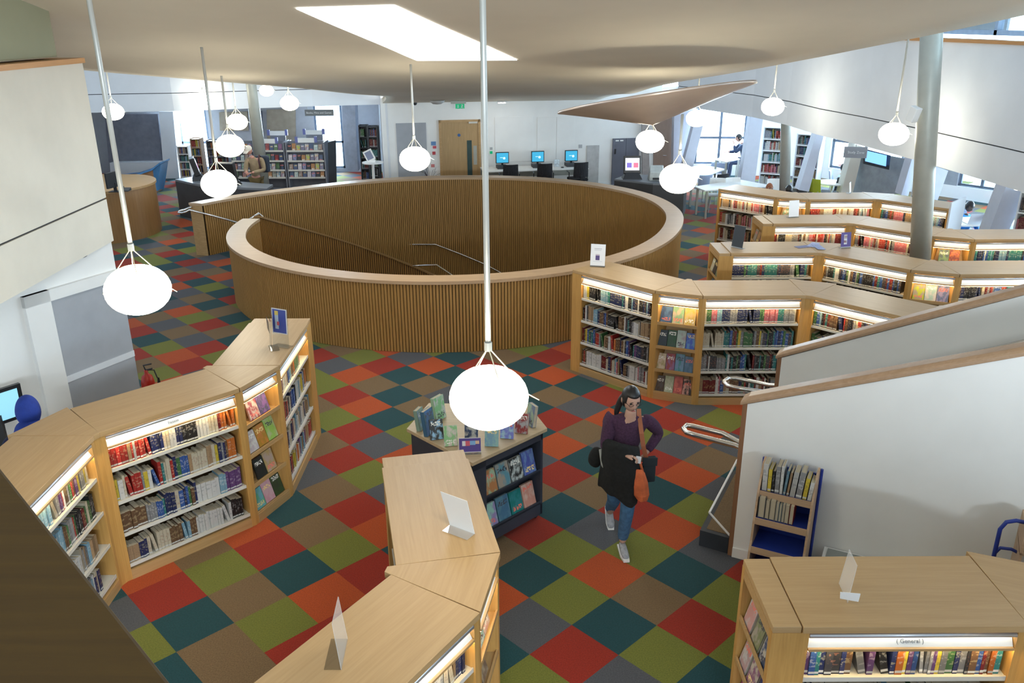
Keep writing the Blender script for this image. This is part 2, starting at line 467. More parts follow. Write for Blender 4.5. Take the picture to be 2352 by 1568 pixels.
hand('long steel handrail bending at the landing on the far side of the well', [P(818, 573, Y=20.25), P(880, 566, Y=20.5), P(940, 561, Y=20.6), P(1000, 561, Y=20.62), P(1060, 584, Y=20.6), P(1115, 607, Y=20.5), P(1150, 626, Y=20.4), P(1230, 670, Y=20.1)])
hand('short steel handrail bending low inside the well', [P(942, 611, Y=18.8), P(1003, 608, Y=18.8), P(1036, 630, Y=18.7), P(1080, 660, Y=18.5)])

# ------------------------------------------------------------------ shell: ceiling, bulkheads, walls
CZT = [(-4, 6.9), (0, 6.5), (3, 6.0), (6, 5.4), (9, 4.79), (11, 4.42), (12, 4.23), (14, 3.90), (17, 3.5), (19, 3.24), (22, 2.93), (24.9, 2.52)]
CXL = [(-4, -9), (8, -9), (11, -7.6), (13.25, -6.04), (14.25, -5.29), (15.85, -4.49), (17.6, -3.77), (20.5, -3.1), (22.5, -3.2), (24.9, -3.66)]
CXR = [(-4, 9), (3, 7.6), (6, 6.4), (9.25, 5.27), (10.6, 4.77), (12.25, 4.04), (14.8, 3.15), (17, 2.78), (20, 2.7), (24.9, 2.6)]
m = MB(); ny, nx = 60, 24
def cpt(i, j, dz=0):
    y = -4 + 28.9 * i / ny; a, b = spline(CXL, y), spline(CXR, y); s = j / nx
    return (a + (b - a) * s, y + (.9 * s if y > 20 else 0) * (y - 20) / 4.9 if y > 20 else y, spline(CZT, y) + dz)
for i in range(ny):
    for j in range(nx):
        m.face([cpt(i, j), cpt(i, j + 1), cpt(i + 1, j + 1), cpt(i + 1, j)][::-1])
        m.face([cpt(i, j, .14), cpt(i, j + 1, .14), cpt(i + 1, j + 1, .14), cpt(i + 1, j, .14)])
for i in range(ny):
    for j in (0, nx): m.face([cpt(i, j), cpt(i + 1, j), cpt(i + 1, j, .14), cpt(i, j, .14)])
struct(m.build('ceiling', CEIL, smooth=True, keep=True, weld=True), 'sweeping plaster ceiling that dips towards the back wall', 'ceiling')
def cz(y): return spline(CZT, y)
sk = [P(680, 22, Y=8.75), P(905, 8, Y=8.65), P(1188, 132, Y=12.05), P(958, 130, Y=12.05)]
m = MB(); m.T = None
SKY = mat('sky_diffuser', (1, 1, 1), .5, 0, 0, emis=(.88, .95, 1), estr=3.2)
n = 8
for k in range(n):
    def e(u, f, dz): p = sk[0].lerp(sk[3], f) if u == 0 else sk[1].lerp(sk[2], f); return (p.x, p.y, cz(p.y) - dz)
    a, b = k / n, (k + 1) / n
    m.face([e(0, a, .012), e(0, b, .012), e(1, b, .012), e(1, a, .012)])
struct(m.build('window_1', SKY, keep=True), 'glowing slanted skylight set in the ceiling', 'skylight')
# bulkhead bands with a dark shadow gap
GAPM = mat('shadow_gap', (.03, .03, .035), .9)
def band(name, pts, zb, zg, zt, th=.25, m_=WHITE2, cap=None, lab=None, side=1, lean=0.):
    """wall band over a polyline; pts (x,y); thickness towards the left hand of travel*side"""
    mb = MB()
    for a, b in zip(pts, pts[1:]):
        a, b = Vector(a), Vector(b); d = (b - a).normalized(); nr = Vector((-d.y, d.x)) * side * th
        for z0, z1, mm, ins in ((zb, zg, 0, 0), (zg, zg + .018, 1, .02), (zg + .018, zt, 0, 0)):
            i = nr.normalized() * ins
            def q(p, z): l = nr.normalized() * (-(lean) * (z - zb)); return (p.x + l.x, p.y + l.y, z)
            mb.hexa([q(a + i, z0), q(b + i, z0), q(b + nr, z0), q(a + nr, z0), q(a + i, z1), q(b + i, z1), q(b + nr, z1), q(a + nr, z1)], mm)
        if cap:
            i = nr.normalized() * -.03
            mb.hexa([(p.x, p.y, zz) for zz in (zt, zt + .05) for p in (a + i, b + i, b + nr - i, a + nr - i)], 2)
    o = mb.build(name, [m_, GAPM, CAPO], keep=True); return struct(o, lab, 'wall')
CAPO = wood('orange_wood_cap', (.55, .26, .07), (.45, .20, .05), 1)
band('wall_back_upper', [(-13.5, 22.4), (-10.73, 23.0), (-8.98, 23.27), (-5.53, 24.43), (-3.72, 24.85)], 2.5, 2.95, 6.2, lab='pale blue white band high across the back left')
band('wall_right_upper', [(4.6, 24.2), (5.1, 22.9), (5.85, 21.1), (6.17, 19.4), (6.27, 17.7), (6.55, 16.1), (6.78, 14.1), (6.92, 12.1), (7.0, 10.5), (7.0, 7)], 2.5, 3.0, 4.37, cap=True, lab='tall curved white band above the study area on the right', side=1, lean=-.0)
band('wall_left_upper', [(-4.38, 9.1), (-4.36, 2.0)], 2.47, 2.93, 4.33, th=.3, m_=CREAM, cap=True, side=-1, lab='cream wall band with an orange wood cap on the left')
m = MB(); m.box(-4.75, 1, 4.40, -4.50, 8.85, 7.4); struct(m.build('wall_left_high', OLIVE), 'dim olive grey wall above the left band', 'wall')
# door wall at the back
WA = R_(9.6); WB = (-3.68, 24.72)
wd = Vector((math.cos(WA), math.sin(WA))); wn = Vector((math.sin(WA), -math.cos(WA)))
def wb(s, out=0, z=0): p = Vector(WB) + wd * s + wn * out; return Vector((p.x, p.y, z))
def wbox(mb, s0, s1, z0, z1, out0, out1, mm=0):
    mb.hexa([wb(s0, out1, z0), wb(s1, out1, z0), wb(s1, out0, z0), wb(s0, out0, z0), wb(s0, out1, z1), wb(s1, out1, z1), wb(s1, out0, z1), wb(s0, out0, z1)], mm)
m = MB(); wbox(m, 0, 8.3, 0, 4.6, -.25, 0); struct(m.build('wall_back', WHITE), 'white wall with the oak door and the computer desk', 'wall')
m = MB(); wbox(m, 3.2, 6.9, 0, .10, .003, .022); struct(m.build('baseboard_back', WHITE, bevel=.003))
m = MB(); m.extrude([(-3.70, 24.74, 0), (-4.30, 28.4, 0), (-4.30, 28.4, 2.9), (-3.70, 24.74, 2.9)], (.2, 0, 0)); struct(m.build('wall_side', WHITE2), 'short white wall running back beside the book spinner', 'wall')
# rear left room
YB = 28.5
wins = [(P(405, 256, Y=YB).x, P(472, 256, Y=YB).x), (P(718, 246, Y=YB).x, P(783, 242, Y=YB).x)]
m = MB(); xs = [-15.5, wins[0][0], wins[0][1], wins[1][0], wins[1][1], -4.2]
for a, b in ((0, 1), (2, 3), (4, 5)): m.box(xs[a], YB, 0, xs[b], YB + .3, 2.9)
for w in wins: m.box(w[0], YB, 0, w[1], YB + .3, .12); m.box(w[0], YB, 2.45, w[1], YB + .3, 2.9)
struct(m.build('wall_rear', mat('rear_wall_paint', (.42, .43, .46), .8, 0, .04)), 'grey white wall at the far end of the left room', 'wall')
m = MB(); m.prism([(-15.5, 22.4), (-13.5, 22.5), (-10.73, 23.1), (-8.98, 23.37), (-5.53, 24.53), (-3.9, 24.93), (-4.3, 28.8), (-15.5, 28.8)], 2.62, 2.8); struct(m.build('ceiling', WHITE), 'low white ceiling over the left rear room', 'ceiling')
m = MB(); m.box(-15.5, 12, 0, -15.2, 28.5, 3); struct(m.build('wall_far_left', WHITE2), None, None)
FRAME = mat('window_frame_grey', (.17, .22, .30), .5)
for k, w in enumerate(wins):
    r = struct(thing('window_%d' % (k + 2), 'tall bright window %s of the rear wall' % ('at the left end' if k == 0 else 'near the hanging sign'), 'window', ((w[0] + w[1]) / 2, YB + .1, .12)))
    m = MB()
    for a, b, c, d in ((w[0], w[0] + .07, .12, 2.45), (w[1] - .07, w[1], .12, 2.45), (w[0], w[1], .12, .19), (w[0], w[1], 2.38, 2.45), (w[0], w[1], .95, 1.02)): m.box(a, YB + .05, c, b, YB + .15, d)
    m.build('window_frame', FRAME, r)
    m = MB(); m.box(w[0] + .05, YB + .095, .15, w[1] - .05, YB + .105, 2.42); m.build('pane', PANE, r)
OUT = mat('daylit_outside', (.9, .95, 1), .9, 0, 0, emis=(.70, .90, 1), estr=3.2)
m = MB(); m.face([(-15, 31, -.5), (-4, 31, -.5), (-4, 31, 3.5), (-15, 31, 3.5)][::-1]); struct(m.build('trim_1', OUT), 'bright overcast sky outside the rear windows', 'sky')
# ------------------------------------------------------------------ books
def cover_mat(name, rgb, acc, seed, rough=.45):
    """book cloth / jacket: spine carries a pale shelf-mark sticker and blocks of title print"""
    if name in MATS: return MATS[name]
    m = bpy.data.materials.new(name); m.use_nodes = True; MATS[name] = m
    nt = m.node_tree; b = nt.nodes['Principled BSDF']; L = nt.links; b.inputs['Roughness'].default_value = rough
    uv = nd(nt, 'ShaderNodeUVMap'); sp = nd(nt, 'ShaderNodeSeparateXYZ'); L.new(uv.outputs[0], sp.inputs[0])
    oi = nd(nt, 'ShaderNodeObjectInfo'); ge = nd(nt, 'ShaderNodeNewGeometry')
    sc = nd(nt, 'ShaderNodeVectorMath', operation='MULTIPLY'); sc.inputs[1].default_value = (1.3, 11, 1); L.new(uv.outputs[0], sc.inputs[0])
    of = nd(nt, 'ShaderNodeMath', operation='MULTIPLY_ADD'); of.inputs[1].default_value = 37.; of.inputs[2].default_value = seed * 1.7; L.new(oi.outputs['Random'], of.inputs[0])
    ad = nd(nt, 'ShaderNodeVectorMath', operation='ADD'); L.new(sc.outputs[0], ad.inputs[0]); L.new(of.outputs[0], ad.inputs[1])
    no = nd(nt, 'ShaderNodeTexNoise'); no.inputs['Scale'].default_value = 1.0; no.inputs['Detail'].default_value = 2; L.new(ad.outputs[0], no.inputs['Vector'])
    def cmp(sock, lo, hi):
        a = nd(nt, 'ShaderNodeMath', operation='GREATER_THAN'); a.inputs[1].default_value = lo; L.new(sock, a.inputs[0])
        c = nd(nt, 'ShaderNodeMath', operation='LESS_THAN'); c.inputs[1].default_value = hi; L.new(sock, c.inputs[0])
        x = nd(nt, 'ShaderNodeMath', operation='MULTIPLY'); L.new(a.outputs[0], x.inputs[0]); L.new(c.outputs[0], x.inputs[1]); return x.outputs[0]
    v = sp.outputs['Y']
    t = nd(nt, 'ShaderNodeMath', operation='MULTIPLY'); L.new(cmp(v, .30, .86), t.inputs[0]); L.new(cmp(no.outputs['Fac'], .56, 1), t.inputs[1])
    mx = nd(nt, 'ShaderNodeMixRGB'); mx.inputs[1].default_value = tuple(rgb) + (1,); mx.inputs[2].default_value = tuple(rgb[i] * .68 + acc[i] * .32 for i in range(3)) + (1,); L.new(t.outputs[0], mx.inputs[0])
    mx2 = nd(nt, 'ShaderNodeMixRGB'); mx2.inputs[2].default_value = (.72, .72, .70, 1); L.new(mx.outputs[0], mx2.inputs[1]); L.new(cmp(v, .055, .13), mx2.inputs[0])
    hs = nd(nt, 'ShaderNodeHueSaturation'); L.new(mx2.outputs[0], hs.inputs['Color'])
    vv = nd(nt, 'ShaderNodeMath', operation='MULTIPLY_ADD'); vv.inputs[1].default_value = .55; vv.inputs[2].default_value = .42; L.new(oi.outputs['Random'], vv.inputs[0]); L.new(vv.outputs[0], hs.inputs['Value'])
    L.new(hs.outputs[0], b.inputs['Base Color'])
    return m
PAL = [('red', (.42, .03, .025), (.85, .75, .5)), ('dark red', (.18, .015, .02), (.7, .55, .25)), ('orange', (.62, .17, .03), (.95, .9, .8)), ('yellow', (.68, .52, .06), (.1, .08, .05)),
       ('cream', (.62, .55, .42), (.3, .12, .08)), ('white', (.72, .71, .69), (.1, .1, .15)), ('black', (.018, .018, .02), (.6, .6, .6)), ('navy', (.02, .03, .11), (.7, .65, .4)),
       ('blue', (.04, .11, .36), (.85, .85, .9)), ('light blue', (.22, .40, .52), (.9, .9, .9)), ('teal', (.03, .20, .20), (.8, .8, .7)), ('green', (.06, .17, .06), (.8, .75, .5)),
       ('purple', (.14, .06, .20), (.8, .7, .8)), ('pink', (.60, .16, .20), (.95, .9, .9)), ('grey', (.26, .26, .27), (.8, .8, .8)), ('brown', (.16, .085, .045), (.7, .55, .3)),
       ('tan', (.42, .28, .16), (.2, .1, .05)), ('charcoal', (.06, .06, .07), (.7, .3, .2))]
PIX = {n: k for k, (n, _, _) in enumerate(PAL)}
COVM = [cover_mat('cover_' + n.replace(' ', '_'), c, a, k) for k, (n, c, a) in enumerate(PAL)]
def book_mesh(k):
    m = MB()
    m.box(0, .02, 0, .09, 1, 1, 0); m.box(.91, .02, 0, 1, 1, 1, 0)
    m.box(.09, .06, .02, .91, .97, .975, 1)
    m.face([(0, 0, 0), (1, 0, 0), (1, 0, 1), (0, 0, 1)], 0, uv=[(0, 0), (1, 0), (1, 1), (0, 1)])
    m.face([(0, 0, 1), (1, 0, 1), (1, .06, 1), (0, .06, 1)], 0); m.face([(0, 0, 0), (0, 0, 1), (0, .06, 1), (0, .06, 0)], 0); m.face([(1, .06, 0), (1, .06, 1), (1, 0, 1), (1, 0, 0)], 0)
    me = bpy.data.meshes.new('book')
    me.from_pydata(m.v, [], m.f); me.materials.append(COVM[k]); me.materials.append(PAPER)
    for p, q in zip(me.polygons, m.m): p.material_index = q
    u = me.uv_layers.new(name='UVMap')
    for p in me.polygons:
        q = m.uv.get(p.index)
        for j, li in enumerate(p.loop_indices): u.data[li].uv = q[j] if q else (.5, .02)
    return me
BOOKM = [book_mesh(k) for k in range(len(PAL))]
BOOKS = []      # (distance, matrix, palette, label)
DARK = 'black navy charcoal brown blue dark_red grey teal black white green'.split()
MIXED = 'black navy cream white red blue teal grey orange brown green light_blue yellow tan purple'.split()
LIGHT = 'cream white grey tan white light_blue red brown cream navy'.split()
REDS = 'dark_red tan cream red brown white pink black dark_red grey'.split()
BLUES = 'navy blue black light_blue charcoal teal white navy black'.split()
ORD = lambda n: '%d%s' % (n, 'th' if 10 <= n % 100 <= 20 else {1: 'st', 2: 'nd', 3: 'rd'}.get(n % 10, 'th'))
def book_row(T, x0, x1, z, y0, pal, where, seed, hmin=.19, hmax=.245, seq=None, fill=.96, dmax=.19):
    """T: unit matrix; row runs along local x"""
    r = random.Random(seed); x = x0 + .004; n = 0; lean = 0
    seq = list(seq or [])
    end = x0 + (x1 - x0) * fill
    while True:
        if seq:
            name, w, h = seq.pop(0)
            w = w and w * r.uniform(.8, 1.15); h = h and h * r.uniform(.93, 1.03)
        else:
            name = r.choice(pal).replace('_', ' ')
            w = r.choice((.017, .02, .023, .027, .03, .036, .042)) ; h = r.uniform(hmin, hmax)
            if r.random() < .16:
                for _ in range(r.randint(1, 4)): seq.append((name, w, h))
        w = w or r.uniform(.018, .03); h = h or r.uniform(hmin, hmax)
        if x + w > end: break
        d = min(dmax, h * r.uniform(.62, .72)); n += 1
        if r.random() < .03 and x + w + .03 < end: lean = -R_(r.uniform(6, 14))
        ang = lean
        if lean: x += h * math.sin(-lean) ; lean = 0
        if x + w > end: break
        M = T @ Matrix.Translation((x, y0 + r.uniform(0, .012), z + (0.0 if not ang else abs(math.sin(ang)) * 0))) @ Matrix.Rotation(ang, 4, 'Y') @ Matrix.Diagonal((w, d, h, 1))
        p = M.translation
        size = ''
        BOOKS.append([(Vector((p.x, p.y, p.z)) - Vector((0, 0, CZ))).length, M, PIX[name], '%s%s book, %s along %s' % (size, name, ORD(n), where)])
        x += w + r.choice((.001, .0015, .002, .003))
def flush_books(limit=300):
    def vis(b):
        p = b[1].translation; c = [ROW[k].dot(Vector((p.x, p.y, p.z - CZ))) for k in range(3)]
        if c[2] < .1: return False
        u, v = 1176 + FPX * c[0] / c[2], 784 + FPX * c[1] / c[2]
        return -10 < u < 2362 and -40 < v < 1600
    BOOKS.sort(key=lambda b: (not vis(b), b[0]))
    for b in BOOKS[:limit]:
        o = bpy.data.objects.new('book', BOOKM[b[2]]); col.objects.link(o); o.matrix_world = b[1]
        tag(o, b[3], 'book', 'books standing spine out on the oak bookcases')
    rest = BOOKS[limit:]; v = []; f = []; mi = []; uvs = []
    for b in rest:
        M = b[1]; n = len(v)
        v += [M @ Vector(q) for q in ((0, 0, 0), (1, 0, 0), (1, 0, 1), (0, 0, 1), (0, 1, 0), (1, 1, 0), (1, 1, 1), (0, 1, 1))]
        for q, k, u in (((0, 1, 2, 3), b[2], 1), ((3, 2, 6, 7), 99, 0), ((0, 3, 7, 4), b[2], 0), ((1, 5, 6, 2), b[2], 0), ((4, 7, 6, 5), 99, 0)):
            f.append([n + t for t in q]); mi.append(len(PAL) if k == 99 else k); uvs.append(u)
    me = bpy.data.meshes.new('books'); me.from_pydata(v, [], f)
    for c in COVM: me.materials.append(c)
    me.materials.append(PAPER); u = me.uv_layers.new(name='UVMap'); rr = random.Random(3)
    for p, k, q in zip(me.polygons, mi, uvs):
        p.material_index = k
        off = rr.random() * 5
        for j, li in enumerate(p.loop_indices): u.data[li].uv = ((off + (0, 1, 1, 0)[j]), (0, 0, 1, 1)[j]) if q else (.5, .02)
    o = bpy.data.objects.new('book_rows', me); col.objects.link(o)
    tag(o, 'remaining rows of books on the farther oak bookcases', 'books', None, 'stuff')
# face-out jackets: a procedural picture in two tones with a title band
def jacket(seed, base=None):
    r = random.Random(seed * 13 + 5)
    nm = 'jacket_%d' % seed
    if nm in MATS: return MATS[nm]
    c = lambda: r.choice([(.05, .08, .16), (.30, .05, .05), (.5, .45, .38), (.10, .2, .28), (.03, .03, .03), (.35, .3, .25), (.45, .2, .08), (.12, .18, .1), (.5, .5, .5), (.25, .12, .2)])
    a = base or c(); b2 = tuple(v * r.uniform(.35, 1.1) for v in a) if r.random() < .75 else c(); t = r.choice([(.85, .85, .8), (.9, .7, .3), (.06, .06, .08), (.8, .2, .15)])
    m = bpy.data.materials.new(nm); m.use_nodes = True; MATS[nm] = m
    nt = m.node_tree; bs = nt.nodes['Principled BSDF']; L = nt.links; bs.inputs['Roughness'].default_value = .3
    uv = nd(nt, 'ShaderNodeUVMap'); sp = nd(nt, 'ShaderNodeSeparateXYZ'); L.new(uv.outputs[0], sp.inputs[0])
    no = nd(nt, 'ShaderNodeTexNoise', noise_dimensions='4D'); no.inputs['Scale'].default_value = r.uniform(2, 4); no.inputs['W'].default_value = seed * 3.1; no.inputs['Detail'].default_value = 3
    L.new(uv.outputs[0], no.inputs['Vector'])
    rp = nd(nt, 'ShaderNodeValToRGB'); rp.color_ramp.elements[0].position = .42; rp.color_ramp.elements[1].position = .56
    rp.color_ramp.elements[0].color = tuple(a) + (1,); rp.color_ramp.elements[1].color = tuple(b2) + (1,)
    L.new(no.outputs['Fac'], rp.inputs[0])
    sc = nd(nt, 'ShaderNodeVectorMath', operation='MULTIPLY'); sc.inputs[1].default_value = (9, 12, 1); L.new(uv.outputs[0], sc.inputs[0])
    n2 = nd(nt, 'ShaderNodeTexNoise', noise_dimensions='4D'); n2.inputs['W'].default_value = seed; n2.inputs['Scale'].default_value = 1.; L.new(sc.outputs[0], n2.inputs['Vector'])
    lo = r.choice((.12, .62, .70)); prod = None
    for sock, lo_, hi_ in ((sp.outputs['Y'], lo, lo + .2), (sp.outputs['X'], .12, .88), (n2.outputs['Fac'], .5, 2)):
        for op, th in (('GREATER_THAN', lo_), ('LESS_THAN', hi_)):
            q = nd(nt, 'ShaderNodeMath', operation=op); q.inputs[1].default_value = th; L.new(sock, q.inputs[0])
            if prod is None: prod = q.outputs[0]
            else:
                x = nd(nt, 'ShaderNodeMath', operation='MULTIPLY'); L.new(prod, x.inputs[0]); L.new(q.outputs[0], x.inputs[1]); prod = x.outputs[0]
    mx = nd(nt, 'ShaderNodeMixRGB'); L.new(prod, mx.inputs[0]); L.new(rp.outputs[0], mx.inputs[1]); mx.inputs[2].default_value = t + (1,)
    L.new(mx.outputs[0], bs.inputs['Base Color'])
    return m
def face_out(T, x, y, z, w, h, th, tilt, seed, label, base=None, name='book', cat='book', group='face-out books on the display shelves', yaw=0.):
    """book standing face out, leaning back by tilt; T is the unit matrix"""
    m = MB()
    m.face([(0, 0, 0), (w, 0, 0), (w, 0, h), (0, 0, h)], 0, uv=[(0, 0), (1, 0), (1, 1), (0, 1)])
    m.box(0, .001, 0, w, .004, h, 0); m.box(.003, .004, .003, w - .002, th - .003, h - .003, 1); m.box(0, th - .003, 0, w, th, h, 0); m.box(0, .001, 0, .003, th, h, 0)
    o = m.build(name, [jacket(seed, base), PAPER], local=True)
    o.matrix_world = T @ Matrix.Translation((x, y, z)) @ Matrix.Rotation(yaw, 4, 'Z') @ Matrix.Rotation(-tilt, 4, 'X')
    return tag(o, label, cat, group)

# ------------------------------------------------------------------ oak bookcases
D = .65; LU = 1.28; HT = 1.5; SZ = (1.115, .79, .465, .145)
GRP = 'oak bookcase units of the winding island shelving'
def UT(x, y, ang): return Matrix.Translation((x, y, 0)) @ Matrix.Rotation(R_(ang), 4, 'Z')
def lights(t, x0, x1, text=None, sk=0.):
    m = MB(); m.tube([(x0, .012, 1.425), (x1, .012, 1.425)], .017, 0, 10); m.build('light_tube', TUBE, t, local=True, smooth=True)
    m = MB(); m.hexa([(x0, .012, 1.338), (x1, .012, 1.338), (x1, .018, 1.338), (x0, .018, 1.338), (x0, .046, 1.398), (x1, .046, 1.398), (x1, .052, 1.398), (x0, .052, 1.398)]); m.build('label_strip', STRIP, t, local=True)
    m = MB(); m.box(x0, -.006, 1.322, x1, .02, 1.338); m.build('strip_edge', OAKF, t, local=True)
    m = MB(); m.face([(x0, -.004, 1.3205), (x1, -.004, 1.3205), (x1, .003, 1.3205), (x0, .003, 1.3205)][::-1]); m.build('front_led_strip', LEDW, t, local=True)
    m = MB(); m.face([(x0, .026, 1.4045), (x1, .026, 1.4045), (x1, .044, 1.4045), (x0, .044, 1.4045)][::-1]); m.build('led_strip', LED, t, local=True)
    m = MB(); m.face([(x0, .062, 1.445), (x1, .062, 1.445), (x1, .072, 1.445), (x0, .072, 1.445)][::-1]); m.build('inner_led_strip', LEDI, t, local=True)
    if text: lettering(text, 'label_text', mat('grey_print', (.25, .27, .3), .6, 0, 0), t, ((x0 + x1) / 2, .026, 1.368), (R_(60), 0, 0), .036)
def shelf_unit(run, x, y, ang, label, rows=None, text=None, L=LU):
    t = thing('bookcase', label, 'bookcase', (x, y, 0), R_(ang), GRP)
    m = MB(); m.box(.002, -.012, 1.455, L - .002, D + .012, HT); m.build('top', OAK, t, local=True, bevel=.003)
    for a in (0, L - .045): m = MB(); m.box(a, 0, 0, a + .045, D, 1.455); m.build('side_panel', OAKV, t, local=True)
    m = MB(); m.box(.045, D / 2 - .012, .1, L - .045, D / 2 + .012, 1.455); m.build('back_panel', SHELFD, t, local=True)
    m = MB(); m.box(.045, -.004, 0, L - .045, D, .095); m.build('plinth', OAKF, t, local=True)
    for z in SZ:
        m = MB(); m.box(.046, .02, z - .012, L - .046, D / 2 - .013, z); m.box(.046, .012, z - .026, L - .046, .022, z + .006)
        m.box(.046, D / 2 + .013, z - .012, L - .046, D - .02, z); m.build('shelf', SHELFM, t, local=True)
    lights(t, .05, L - .05, text)
    T = UT(x, y, ang)
    for k, rr in enumerate(rows or []):
        if rr is None: continue
        pal, seq, fill, hm = rr
        book_row(T, .05, L - .05, SZ[k], .035, pal, '%s of %s' % (('the top shelf', 'the second shelf', 'the third shelf', 'the bottom shelf')[k], run), hash((round(x * 10), round(y * 10), k)) % 9973, hm[0], hm[1], seq, fill)
    return t
TW = math.tan(R_(22.5))
def wedge(run, x, y, ang, label, wide=True, books=(), L=.60, seed=1):
    """corner unit; ang = heading of its front edge; wide front carries face-out display shelves"""
    t = thing('corner_bookcase', label, 'bookcase', (x, y, 0), R_(ang), GRP)
    if wide: f0, f1, b0, b1 = 0, L, D * TW / 1, L - D * TW
    else: f0, f1, b0, b1 = 0, L, -D * TW, L + D * TW
    m = MB(); e = .012
    m.prism([(f0 + .002, -e), (f1 - .002, -e), (b1 - .002, D + e), (b0 + .002, D + e)], 1.455, HT); m.build('top', OAK, t, local=True, bevel=.003)
    s = .045
    for p in ([(f0, 0), (f0 + s, 0), (b0 + s, D), (b0, D)] if wide else [(f0, 0), (f1, 0), (b0 + .1, D), (b0, D)], [(f1 - s, 0), (f1, 0), (b1, D), (b1 - s, D)] if wide else None):
        if p and wide: m = MB(); m.prism(p, 0, 1.455); m.build('side_panel', OAKV, t, local=True)
    if not wide:
        m = MB(); m.prism([(f0, 0), (f1, 0), (f1 + .03, .08), (f0 - .03, .08)], 0, 1.455); m.build('post', OAKV, t, local=True)
        m = MB(); m.prism([(b0 + .12, D - .30), (b1 - .12, D - .30), (b1 - .12, D - .28), (b0 + .12, D - .28)], .1, 1.455); m.build('back_panel', OAKF, t, local=True)
        m = MB(); m.prism([(b0 + .05, D - .10), (b1 - .05, D - .10), (b1 - .05, D), (b0 + .05, D)], 0, .095); m.build('plinth', OAKF, t, local=True)
        for z in SZ: m = MB(); m.prism([(b0 + .11, D - .27), (b1 - .11, D - .27), (b1 - .03, D - .02), (b0 + .03, D - .02)], z - .02, z); m.build('shelf', OAKF, t, local=True)
        return t
    m = MB(); m.box(s, -.004, 0, L - s, .05, .095); m.build('plinth', OAKF, t, local=True)
    m = MB(); m.prism([(s + .06, .24), (L - s - .06, .24), (L - s - .06, .26), (s + .06, .26)], .1, 1.455); m.build('back_panel', OAKF, t, local=True)
    for z in SZ:
        m = MB(); z0 = z - .05
        m.hexa([(s, .012, z0 - .02), (L - s, .012, z0 - .02), (L - s - .05, .13, z0), (s + .05, .13, z0), (s, .012, z0 + .002), (L - s, .012, z0 + .002), (L - s - .05, .13, z0 + .022), (s + .05, .13, z0 + .022)])
        m.box(s, 0, z0 - .022, L - s, .014, z0 + .02)
        m.hexa([(s + .05, .10, z0 + .02), (L - s - .05, .10, z0 + .02), (L - s - .05, .115, z0 + .02), (s + .05, .115, z0 + .02), (s + .09, .20, z0 + .25), (L - s - .09, .20, z0 + .25), (L - s - .09, .215, z0 + .25), (s + .09, .215, z0 + .25)])
        m.build('display_shelf', OAKF, t, local=True)
    lights(t, s, L - s)
    T = UT(x, y, ang)
    for k, row in enumerate(books):
        n = len(row); w = min(.145, (L - 2 * s - .03) / max(n, 1) - .006); x0 = (L - n * (w + .006)) / 2
        for j, (lab, base) in enumerate(row):
            face_out(T, x0 + j * (w + .006), .03, SZ[k] - .035, w, .205 + .01 * ((j * 7 + k * 3) % 3), .02, R_(17), seed * 40 + k * 6 + j, '%s, %s' % (lab, run), base)
    return t
def cap_end(run, x, y, ang, label, books=True, seed=1, left=True, W=.17):
    """narrow end unit at the start of a run whose display faces along -x (left) or +x"""
    t = thing('end_bookcase', label, 'bookcase', (x, y, 0), R_(ang), GRP)
    m = MB(); m.box(.002, -.0, 1.45, W - .004, D, HT - .006); m.build('top', OAK, t, local=True, bevel=.003)
    for a in (0, D - .05): m = MB(); m.box(0, a, 0, W, a + .05, 1.45); m.build('side_panel', OAKV, t, local=True)
    xb = W - .02 if left else 0
    m = MB(); m.box(xb, .05, .0, xb + .02, D - .05, 1.45); m.build('back_panel', OAKF, t, local=True)
    m = MB(); m.box(0 if left else .02, .05, 0, W - .02 if left else W, D - .05, .095); m.build('plinth', OAKF, t, local=True); m = MB(); m.box(0 if left else .02, .05, 1.38, W - .02 if left else W, D - .05, 1.45); m.build('fascia', OAKF, t, local=True)
    T = UT(x, y, ang) @ (Matrix.Translation((0, D, 0)) @ Matrix.Rotation(R_(-90), 4, 'Z') if left else Matrix.Translation((W, 0, 0)) @ Matrix.Rotation(R_(90), 4, 'Z'))
    for k, z in enumerate(SZ):
        m = MB(); m.T = Matrix.Translation((0, D, 0)) @ Matrix.Rotation(R_(-90), 4, 'Z') if left else Matrix.Translation((W, 0, 0)) @ Matrix.Rotation(R_(90), 4, 'Z')
        m.box(.05, .0, z - .05, D - .05, .012, z - .015); m.box(.05, .012, z - .05, D - .05, .09, z - .04)
        m.hexa([(.05, .07, z - .04), (D - .05, .07, z - .04), (D - .05, .08, z - .04), (.05, .08, z - .04), (.05, .13, z + .2), (D - .05, .13, z + .2), (D - .05, .14, z + .2), (.05, .14, z + .2)])
        m.build('display_shelf', OAKF, t, local=True)
        if books:
            for j in range(3):
                face_out(T, .075 + j * .172, .018, z - .038, .14, .205, .018, R_(14), seed * 50 + k * 5 + j, 'jacket facing out, %s on the %s ledge at %s' % (('left one', 'middle one', 'right one')[j], ('top', 'second', 'third', 'lowest')[k], run))
    return t
def step(p, ang, d): return (p[0] + d * math.cos(R_(ang)), p[1] + d * math.sin(R_(ang)))
RS = lambda n, c, w=None, h=None: [(c, w, h)] * n
H = (.18, .235); HL = (.20, .25)
